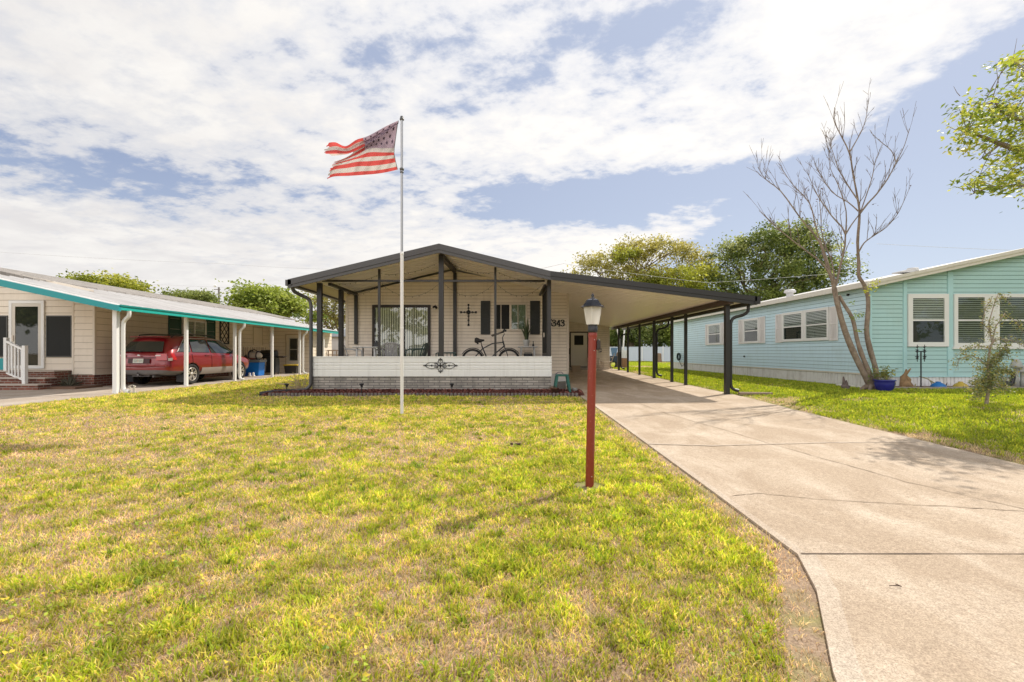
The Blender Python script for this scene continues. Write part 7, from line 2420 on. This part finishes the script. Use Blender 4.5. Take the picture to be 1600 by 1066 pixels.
    b = MB(); b.prism([(-9.98, 11.9, SL - .02), (-9.55, 11.95, .20), (-9.5, 12.1, .20), (-9.98, 12.1, SL - .02)], (0, 0, .03)); tag(b.build('splash_block', M('splash_grey', (.3, .27, .23), .9, .2, 9), None, (-9.8, 12, .2)), 'flat grey splash block below the first white downspout', 'splash block')


left_clutter()


# ================================================================ bed and ornaments before the aqua house
def right_bed():
    b = MB(); b.box(9.95, 19.8, 12.42, 12.99, .22, .345); tag(b.build('planting_bed', M('bed_soil', (.16, .09, .06), .95, .3, 20)), kind='structure')
    e = MB(); random.seed(4); x = 9.9
    while x < 19.6:
        w = random.uniform(.8, 1.2); e.box(x, x + w - .01, 12.31, 12.42, .22, .37 + random.uniform(-.012, .012)); x += w
    tag(e.build('bed_edging', M('edging_timber', (.36, .31, .26), .9, .25, 7), None, (13, 12.36, .3)), 'pale weathered border in front of the aqua house bed', 'edging')
    e = MB()
    for i in range(9): e.ball((9.72 - .03 * (i % 2), 11.9 + .19 * i, .32), .10, .10, .06, 10, 6)
    tag(e.build('stone_edging', M('stone_pale', (.58, .55, .50), .9, .15, 9), None, (9.7, 12.5, .3)), 'row of pale stones at the foot of the skirting left of the bare tree', 'edging')
    # blue glazed pot with plant
    Y = 11.55; c = at(1382, 604, Y); z = G(c.x, Y); t = thing('flower_pot', 'cobalt blue glazed pot with a bushy plant at the foot of the bare tree', 'plant pot', (c.x, Y, z))
    m, nt, bs = new_mat('blue_glaze'); bs.inputs['Base Color'].default_value = (.018, .022, .20, 1); bs.inputs['Roughness'].default_value = .15; bs.inputs['Coat Weight'].default_value = .5
    L(nt, mixcol(nt, noise(nt, worldpos(nt), 8, 4), (.010, .012, .14), (.03, .03, .27)), bs.inputs['Base Color'])
    MB().lathe([(0, 0), (.13, 0), (.15, .02), (.20, .12), (.225, .22), (.215, .27), (.235, .285), (.24, .305), (.225, .315), (.20, .30), (.19, .25), (0, .25)], (c.x, Y, z), 32).build('pot', m, t)
    st_ = MB(); rr = random.Random(5); P = []
    for i in range(16):
        a = rr.uniform(0, 6.28); e0 = Vector((c.x + .08 * math.cos(a) - .02, Y + .08 * math.sin(a), z + .25)); e1 = e0 + Vector((rr.gauss(-.05, .13), rr.gauss(0, .1), rr.uniform(.1, .42)))
        st_.tube([e0, e0.lerp(e1, .5), e1], [.007, .006, .004], 5)
        for k in range(12): P.append(e0.lerp(e1, rr.uniform(.3, 1.05)) + Vector((rr.gauss(0, .05), rr.gauss(0, .05), rr.gauss(0, .03))))
    st_.build('stems', M('stem_pale', (.30, .27, .16), .8, .2, 10), t)
    P = np.array([tuple(p) for p in P]); A, B = leaf_axes(len(P), .10, .3, .32); cards_mesh('leaves', P, A, B, pick(len(P), [(.20, .26, .06), (.32, .33, .08), (.13, .19, .06), (.42, .38, .16)], .2), M_tleaf, t, (c.x, Y, z))
    # wind spinner
    Y = 12.55; x = at(1439, 560, Y).x; zt_ = at(1439, 549, Y).z; t = thing('wind_spinner', 'black garden stake with two dangling spinners before the aqua house window', 'garden stake', (x, Y, .34))
    b = MB(); b.tube([(x, Y, .3), (x, Y, zt_)], .016, 8); b.tube([(x - .09, Y, zt_ - .02), (x, Y, zt_), (x + .09, Y, zt_ - .02)], .012, 6); b.build('stake', M_black, t)
    for sx in (-1, 1):
        s = MB(); pc = Vector((x + sx * .10, Y, zt_ - .02))
        for k in range(9):
            hgt = .16 - .045 * k; a = k * .9
            s.prism([pc + Vector((.05 * math.cos(a), .05 * math.sin(a), hgt)), pc + Vector((-.05 * math.cos(a), -.05 * math.sin(a), hgt - .01)), pc + Vector((-.012, 0, hgt - .05)), pc + Vector((.012, 0, hgt - .05))], (0, .006, 0))
        s.tube([pc + Vector((0, 0, .2)), pc + Vector((0, 0, -.27))], .008, 6); s.build('spinner', M_black, t)
    # driftwood and stone figure
    def drift(name, lb, px, Y, h, col, seed, cat):
        rr = random.Random(seed); c = at(px, 605, Y); z = .335 if Y > 12.4 else G(c.x, Y); b = MB()
        for i in range(6):
            a = rr.uniform(0, 6.28); e = Vector((c.x, Y, z)) + Vector((rr.gauss(0, .12) * h, rr.gauss(0, .05), rr.uniform(.3, 1) * h)); s0 = Vector((c.x + rr.gauss(0, .05), Y + rr.gauss(0, .03), z - .02))
            b.tube([s0, s0.lerp(e, .5) + Vector((rr.gauss(0, .05), 0, .03)), e], [.07 * h / .5, .055 * h / .5, .015], 7)
        b.ball((c.x, Y, z + .08), .13 * h / .5, .10 * h / .5, .11 * h / .5, 10, 7)
        tag(b.build(name, M(name + str(seed), col, .9, .5, 14, .6, 30), None, (c.x, Y, z)), lb, cat)
    drift('driftwood', 'gnarled tan driftwood stump right of the blue pot', 1416, 12.62, .55, (.30, .19, .10), 3, 'driftwood')
    drift('garden_figure', 'dark and white figure on pale stones left of the bare tree', 1320, 12.3, .36, (.17, .13, .12), 7, 'ornament')
    b = MB()
    for (a, e) in (((1436, 588), (1462, 600)), ((1452, 594), (1459, 607)), ((1431, 600), (1429, 608))): b.tube([at(*a, 12.7), at((a[0] + e[0]) / 2, (a[1] + e[1]) / 2 - 2, 12.7), at(*e, 12.7)], [.01, .014, .018], 6)
    tag(b.build('driftwood', M('drift_pale', (.34, .30, .16), .9, .3, 12), None, tuple(at(1455, 607, 12.7))), 'thin pale sticks lying against the skirting right of the wind spinner', 'driftwood')
    b = MB()
    for (a, e) in (((1480, 598), (1474, 610)), ((1495, 602), (1480, 610)), ((1472, 602), (1475, 609))): b.tube([at(*a, 12.65), at((a[0] + e[0]) / 2, (a[1] + e[1]) / 2 + 1, 12.65), at(*e, 12.65)], [.008, .018, .03], 6)
    tag(b.build('driftwood', M('drift_dark', (.09, .065, .05), .9, .3, 12), None, tuple(at(1476, 608, 12.65))), 'dark forked branch stump between the blue and yellow dishes', 'driftwood')
    for nm, lb, px, col, rx in (('garden_dish', 'bright blue upturned dish in the bed before the aqua house', 1466, (.02, .16, .45), .17), ('garden_dish', 'yellow upturned dish in the bed left of the young tree', 1501, (.50, .36, .06), .16)):
        c = at(px, 608, 12.6); b = MB(); b.lathe([(rx, 0), (rx * 1.02, .03), (rx * .8, .08), (rx * .4, .12), (0, .13)], (c.x, 12.6, .345), 20); b.lathe([(rx * .35, .12), (rx * .32, .15), (0, .155)], (c.x, 12.6, .345), 14); tag(b.build(nm, M('dish' + str(px), col, .4, .2, 8), None, (c.x, 12.6, .345)), lb, 'dish')
    for px, h, lb in ((1588, .78, 'grey mushroom shaped ornament right of the young tree'), (1598, .60, 'lower pale mushroom ornament at the right edge of the bed')):
        c = at(px, 600, 12.6); b = MB(); b.lathe([(0, 0), (.07, 0), (.05, h * .4), (.055, h * .68), (.13, h * .70), (.13, h * .76), (.09, h * .92), (.04, h), (0, h * 1.01)], (c.x, 12.6, .34), 18); tag(b.build('mushroom_ornament', M('mush_grey', (.40, .40, .38), .7, .12, 8), None, (c.x, 12.6, .34)), lb, 'ornament', 'mushroom ornaments')
    c = at(1573, 602, 12.62); b = MB(); b.torus((c.x, 12.62, .60), .19, .05, 'y', 24, 8, 0, (-1.2, 2.2)); b.ball((c.x - .02, 12.62, .42), .17, .09, .10)
    tag(b.build('garden_figure', M_blackp, None, (c.x, 12.62, .34)), 'curved black ornament behind the young tree', 'ornament')
    # splash blocks by the carport downspouts
    for px, zz, lb in ((1155, 11.9, 'flat weathered slab of wood at the foot of the nearest carport downspout'),):
        b = MB(); x0 = 6.05; b.prism([(x0, 11.95, .20), (x0 + .75, 11.75, .21), (x0 + .8, 11.9, .21), (x0 + .05, 12.15, .20)], (0, 0, .05)); tag(b.build('splash_block', M('splash_brown', (.26, .19, .14), .9, .3, 9), None, (6.4, 11.95, .2)), lb, 'splash block')
    # hose reel on the far end of the side wall
    Y = 27.3; p = at(1066, 556, Y); t = thing('hose_reel', 'dark hose coil hung on the far end of the aqua wall', 'hose', (RX - .1, Y, .9))
    b = MB()
    for i in range(5): b.torus((RX - .10 - .02 * i, Y, 1.05), .20 + .012 * (i % 3), .020, 'x', 22, 6)
    b.build('hose', M('hose_dark', (.03, .05, .05), .6, .2, 8), t)
    b = MB(); b.tube([(RX - .15, Y - .1, .8), (RX - .3, Y - .9, .5), (RX - .4, Y - 1.5, .62), (RX - .35, Y - 1.8, .40)], .018, 6); b.build('hose_end', M('hose_dark', (.03, .05, .05), .6, .2, 8), t)


right_bed()


# ================================================================ behind: fence, far houses, pole, wires, yard things
def backyard():
    z = .33; Y = 50
    f = thing('vinyl_fence', 'white vinyl privacy fence across the back yard', 'fence', (14, Y, z)); mv = M('fence_white', (.56, .60, .66), .5, .05, 1.5)
    p = MB(); x = 9.0
    while x < 20:
        p.box(x, x + .28, Y, Y + .03, z + .05, 1.84); x += .286
    p.build('panel', mv, f)
    rl2 = MB(); rl2.box(9, 20, Y - .02, Y + .05, 1.841, 1.93); rl2.box(9, 20, Y - .02, Y + .05, z, z + .05); rl2.build('rail', mv, f)
    for i in range(6): MB().box(9.9 + 2.3 * i, 10.03 + 2.3 * i, Y - .05, Y - .021, z, 1.98).build('post', M_whitev, f)
    # far house roofs
    def far_house(x, Y, w, h, lb, wallc, roofc):
        t = thing('far_house', lb, 'house', (x, Y, z)); wm_ = M('fw' + str(x), wallc, .7, .08, 1); rm = M('fr' + str(x), roofc, .8, .1, 1)
        b = MB(); siding(b, (x - w / 2, Y, 0), EX, -EY, [(0, z), (w, z), (w, z + h), (0, z + h)], .2, .014); b.box(x - w / 2, x + w / 2, Y + .03, Y + 6, z, z + h); b.build('wall', wm_, t)
        b = MB(); b.prism([(x - w / 2 - .4, Y - .4, z + h + .01), (x + w / 2 + .4, Y - .4, z + h + .01), (x, Y - .4, z + h + w * .16)], (0, 7, 0)); b.build('roof', rm, t)
        window_unit(t, (x - .7, Y - .014, 0), EX, -EY, 0, 1.2, z + 1.0, z + 2.1, M_whitev, 'hung', .08)
    far_house(14.2, 57, 5.0, 2.2, 'low brown roofed house just visible behind the white fence', (.16, .12, .09), (.24, .19, .15))
    far_house(at(966, 540, 62).x, 62, 4.5, 2.3, 'pale roofed house seen at the far left end of the white fence', (.28, .22, .17), (.48, .42, .36))
    # tree stump in the back yard
    c = at(1029, 562, 44); b = MB(); b.lathe([(0, 0), (.42, 0), (.30, .2), (.27, .75), (.25, .9), (0, .92)], (c.x, 44, z), 14); tag(b.build('tree_stump', M('stump', (.24, .16, .11), .9, .3, 8, .6, 25), None, (c.x, 44, z)), 'cut tree stump standing in front of the white fence', 'stump')
    # planter boxes, white pole, clutter past the carport end
    for px, w, h, Yb, lb, col in ((971, .5, 1.0, 28.2, 'tall brown wooden planter behind the far carport post', (.20, .14, .10)), (976.5, .45, .62, 28.0, 'short orange-brown wooden planter beside the tall planter', (.38, .20, .11))):
        c = at(px, 575, Yb); zz = G(c.x, Yb); b = MB()
        for i in range(5): b.box(c.x - w / 2 + i * w / 5, c.x - w / 2 + (i + 1) * w / 5 - .012, Yb, Yb + .04, zz, zz + h)
        b.box(c.x - w / 2, c.x + w / 2, Yb + .041, Yb + w, zz, zz + h - .03); tag(b.build('wooden_planter', M('planter' + str(px), col, .8, .25, 7), None, (c.x, Yb, zz)), lb, 'planter')
    c = at(975.5, 555, 28.3); b = MB(); b.box(c.x - .22, c.x + .22, 28.1, 28.5, G(c.x, 28) + .63, G(c.x, 28) + 1.1); tag(b.build('white_crate', M_whitev, None, (c.x, 28.3, G(c.x, 28) + .63)), 'white crate resting on the short wooden planter', 'crate')
    for px, lean, lb in ((972, -.02, 'white pole standing behind the planters, left of the pair'), (976, .06, 'white leaning pole behind the planters, right of the pair')):
        c = at(px, 575, 29.0); b = MB(); b.tube([(c.x, 29, .3), (c.x - lean * 8, 29, 2.9)], .05, 10); b.lathe([(.055, 0), (.06, .02), (.05, .05), (0, .06)], (c.x - lean * 8, 29, 2.89), 10); tag(b.build('white_pole', M_whitev, None, (c.x, 29, .3)), lb, 'pole', 'white poles beyond the carport')
    c = at(959, 575, 27.6); zz = G(c.x, 27.6); t = thing('garden_cart', 'blue and dark hand cart parked past the utility room corner', 'cart', (c.x, 27.6, zz))
    b = MB(); b.box(c.x - .22, c.x + .20, 27.5, 27.8, zz + .35, zz + .75); b.build('box', M('cart_dark', (.04, .06, .10), .6, .2, 8), t)
    b = MB(); b.prism([(c.x - .22, 27.48, zz + 1.25), (c.x + .22, 27.48, zz + 1.25), (c.x + .1, 27.48, zz + .76), (c.x - .12, 27.48, zz + .76)], (0, .05, 0)); b.build('tarpaulin', M('cart_blue', (.14, .25, .42), .6, .2, 8), t)
    for sy in (27.5, 27.8): b = MB(); b.torus((c.x - .05, sy, zz + .24), .21, .03, 'y', 20, 6); b.build('wheel', M_blackp, t)
    # white metal chair in the corner by the utility room
    c = at(947, 577, 24.95); zz = G0(24.9) + UP; t = thing('garden_chair', 'white wrought metal chair by the utility room wall', 'chair', (c.x, 24.9, zz)); mc = M('chair_rusty', (.58, .47, .38), .6, .2, 9); b = MB()
    b.tube([(c.x + .30, 24.95, zz + .44), (c.x + .38, 24.95, zz + .65), (c.x + .46, 24.95, zz + .9)], .02, 6); b.tube([(c.x + .22, 24.8, zz + .66), (c.x + .36, 24.8, zz + .63)], .02, 6); b.build('backrest', mc, t)
    b = MB(); b.box(c.x - .25, c.x + .30, 24.7, 25.2, zz + .42, zz + .45); b.build('seat', mc, t)
    for sx in (-.22, .26):
        for sy in (24.75, 25.15): b = MB(); b.tube([(c.x + sx, sy, zz + .42), (c.x + sx * .75, sy, zz + .2), (c.x + sx * 1.15, sy, zz)], .017, 6); b.build('leg', mc, t)
    t = thing('garden_table', 'pale slatted table left of the white metal chair', 'table', (c.x - .55, 25.1, zz)); b = MB()
    for i in range(5): b.box(c.x - 1.0 + .13 * i, c.x - .9 + .13 * i, 24.8, 25.35, zz + .62, zz + .65)
    b.box(c.x - 1.0, c.x - .38, 24.78, 24.799, zz + .58, zz + .65); b.build('tabletop', mc, t)
    for sx in (-.95, -.42):
        for sy in (24.85, 25.3): MB().tube([(c.x + sx, sy, zz), (c.x + sx, sy, zz + .62)], .018, 6).build('leg', mc, t)
    # utility pole and wires
    Y = 70; c = at(342, 540, Y); t = thing('utility_pole', 'grey utility pole with street light rising behind the left house roof', 'utility pole', (c.x, Y, z))
    zt_ = at(342, 449, Y).z
    MB().tube([(c.x, Y, z), (c.x, Y, zt_)], [.17, .13], 10).build('pole', M('pole_wood', (.20, .18, .17), .9, .2, 3), t)
    b = MB(); b.bar((c.x - .7, Y - .1, zt_ - .35), (c.x + .3, Y - .1, zt_ - .35), .1, .1); b.lathe([(0, 0), (.18, 0), (.2, .5), (.16, .7), (0, .72)], (c.x - .3, Y - .3, zt_ - 2.2), 12); b.build('crossarm', M('pole_wood', (.20, .18, .17), .9, .2, 3), t)
    b = MB(); b.tube([(c.x, Y, zt_ - .9), (c.x + .5, Y, zt_ - .75), (c.x + .6, Y, zt_ - .8)], .05, 6); b.ball((c.x + .62, Y, zt_ - .82), .2, .14, .10); b.ball((c.x - .6, Y, zt_ + .2), .22, .15, .2); b.build('street_light', M_whitev, t)
    def wire(name, lb, pts, r=.014, sag=.4):
        b = MB(); out = []
        for i in range(len(pts) - 1):
            a, e = pts[i], pts[i + 1]
            for k in range(14):
                u = k / 14; out.append(a.lerp(e, u) - Vector((0, 0, sag * 4 * u * (1 - u))))
        out.append(pts[-1]); b.tube(out, r, 5); tag(b.build(name, M('wire_grey', (.45, .44, .44), .6, .1, 2), None, tuple(pts[0])), lb, 'wire')
    wire('overhead_wire', 'higher overhead wire running across the sky at left to the gable roof', [at(-120, 385, 62), at(342, 412, 66), at(640, 423, 60)], .012, .25)
    wire('overhead_wire', 'lower overhead wire running across the sky behind the left house', [at(-120, 419, 66), at(342, 449, 70), at(640, 464, 64)], .011, .3)
    wire('overhead_wire', 'overhead wire crossing low between the gable roof and the right trees', [at(800, 428, 34), at(880, 412, 34), at(1105, 442, 36), at(1330, 425, 36)], .012, .05)
    wire('overhead_wire', 'thin overhead wire in the clear sky above the aqua house', [at(1370, 381, 40), at(1720, 395, 40)], .012, .1)
    # dark ball of debris on the lawn
    c = (.12, 5.9); b = MB(); random.seed(9)
    for i in range(7): b.ball((c[0] + random.gauss(0, .04), c[1] + random.gauss(0, .03), G(*c) + .025 + random.uniform(0, .015)), .022, .02, .015, 8, 5)
    tag(b.build('leaf_clump', M('dead_brown', (.07, .04, .03), .95, .4, 30), None, (c[0], c[1], G(*c))), 'dark dead leaf clump on the lawn left of the red lamp post', 'leaf clump')
    for i, (x, y, lb) in enumerate(((2.02, 2.42, 'small curled dead leaf on the near left of the drive apron'), (3.05, 2.3, 'thin dry twig on the near drive apron'), (4.0, 2.2, 'dry twig near the right edge of the picture on the drive apron'))):
        b = MB(); zz = dz(y) + .008; b.tube([(x, y, zz), (x + .03, y - .012, zz + .008), (x + .06, y - .005, zz), (x + .05, y + .02, zz)], .0024, 6); tag(b.build('dry_twig', M('dead_brown', (.07, .04, .03), .95, .4, 30), None, (x, y, zz)), lb, 'twig')


backyard()


# ================================================================ across the street, behind the camera (seen only in the window reflections)
def across():
    z = G0(-30)
    lobes = []
    random.seed(30)
    for i in range(26):
        x = -100 + 8 * i; h = random.uniform(7, 11); y = -32 + random.uniform(-3, 3)
        lobes.append((x, y, z + h * .55, 5.5, 4, h * .42))
    P, A, B, C = crown(lobes, 700, 34, .8, OAK_D, 1.0, 77)
    tag(cards_mesh('far_wood', P, A, B, C, M_tleaf, None, (0, -32, z)), 'belt of green street trees on the far side of the road, behind the viewer', 'trees', kind='stuff')
    t = thing('street_house', 'white low-gabled house across the road behind the viewer', 'house', (-6, -24, z))
    b = MB(); siding(b, (-1, -24, 0), -EX, EY, [(0, z), (9, z), (9, z + 2.6), (0, z + 2.6)], .2, .014); b.box(-10, -1, -30, -24.03, z, z + 2.6); b.build('wall', [M('street_white', (.7, .68, .65), .6, .06, 2)] * 2, t)
    r = MB(); r.prism([(-10.6, -23.6, z + 2.61), (-.4, -23.6, z + 2.61), (-5.5, -23.6, z + 3.9)], (0, -7, 0)); r.build('roof', M('street_roof', (.4, .38, .37), .7, .1, 2), t)
    for x in (-8.5, -3.5): window_unit(t, (x, -23.985, 0), -EX, EY, -.7, .7, z + .9, z + 2.1, M_whitev, 'hung', .08)


across()
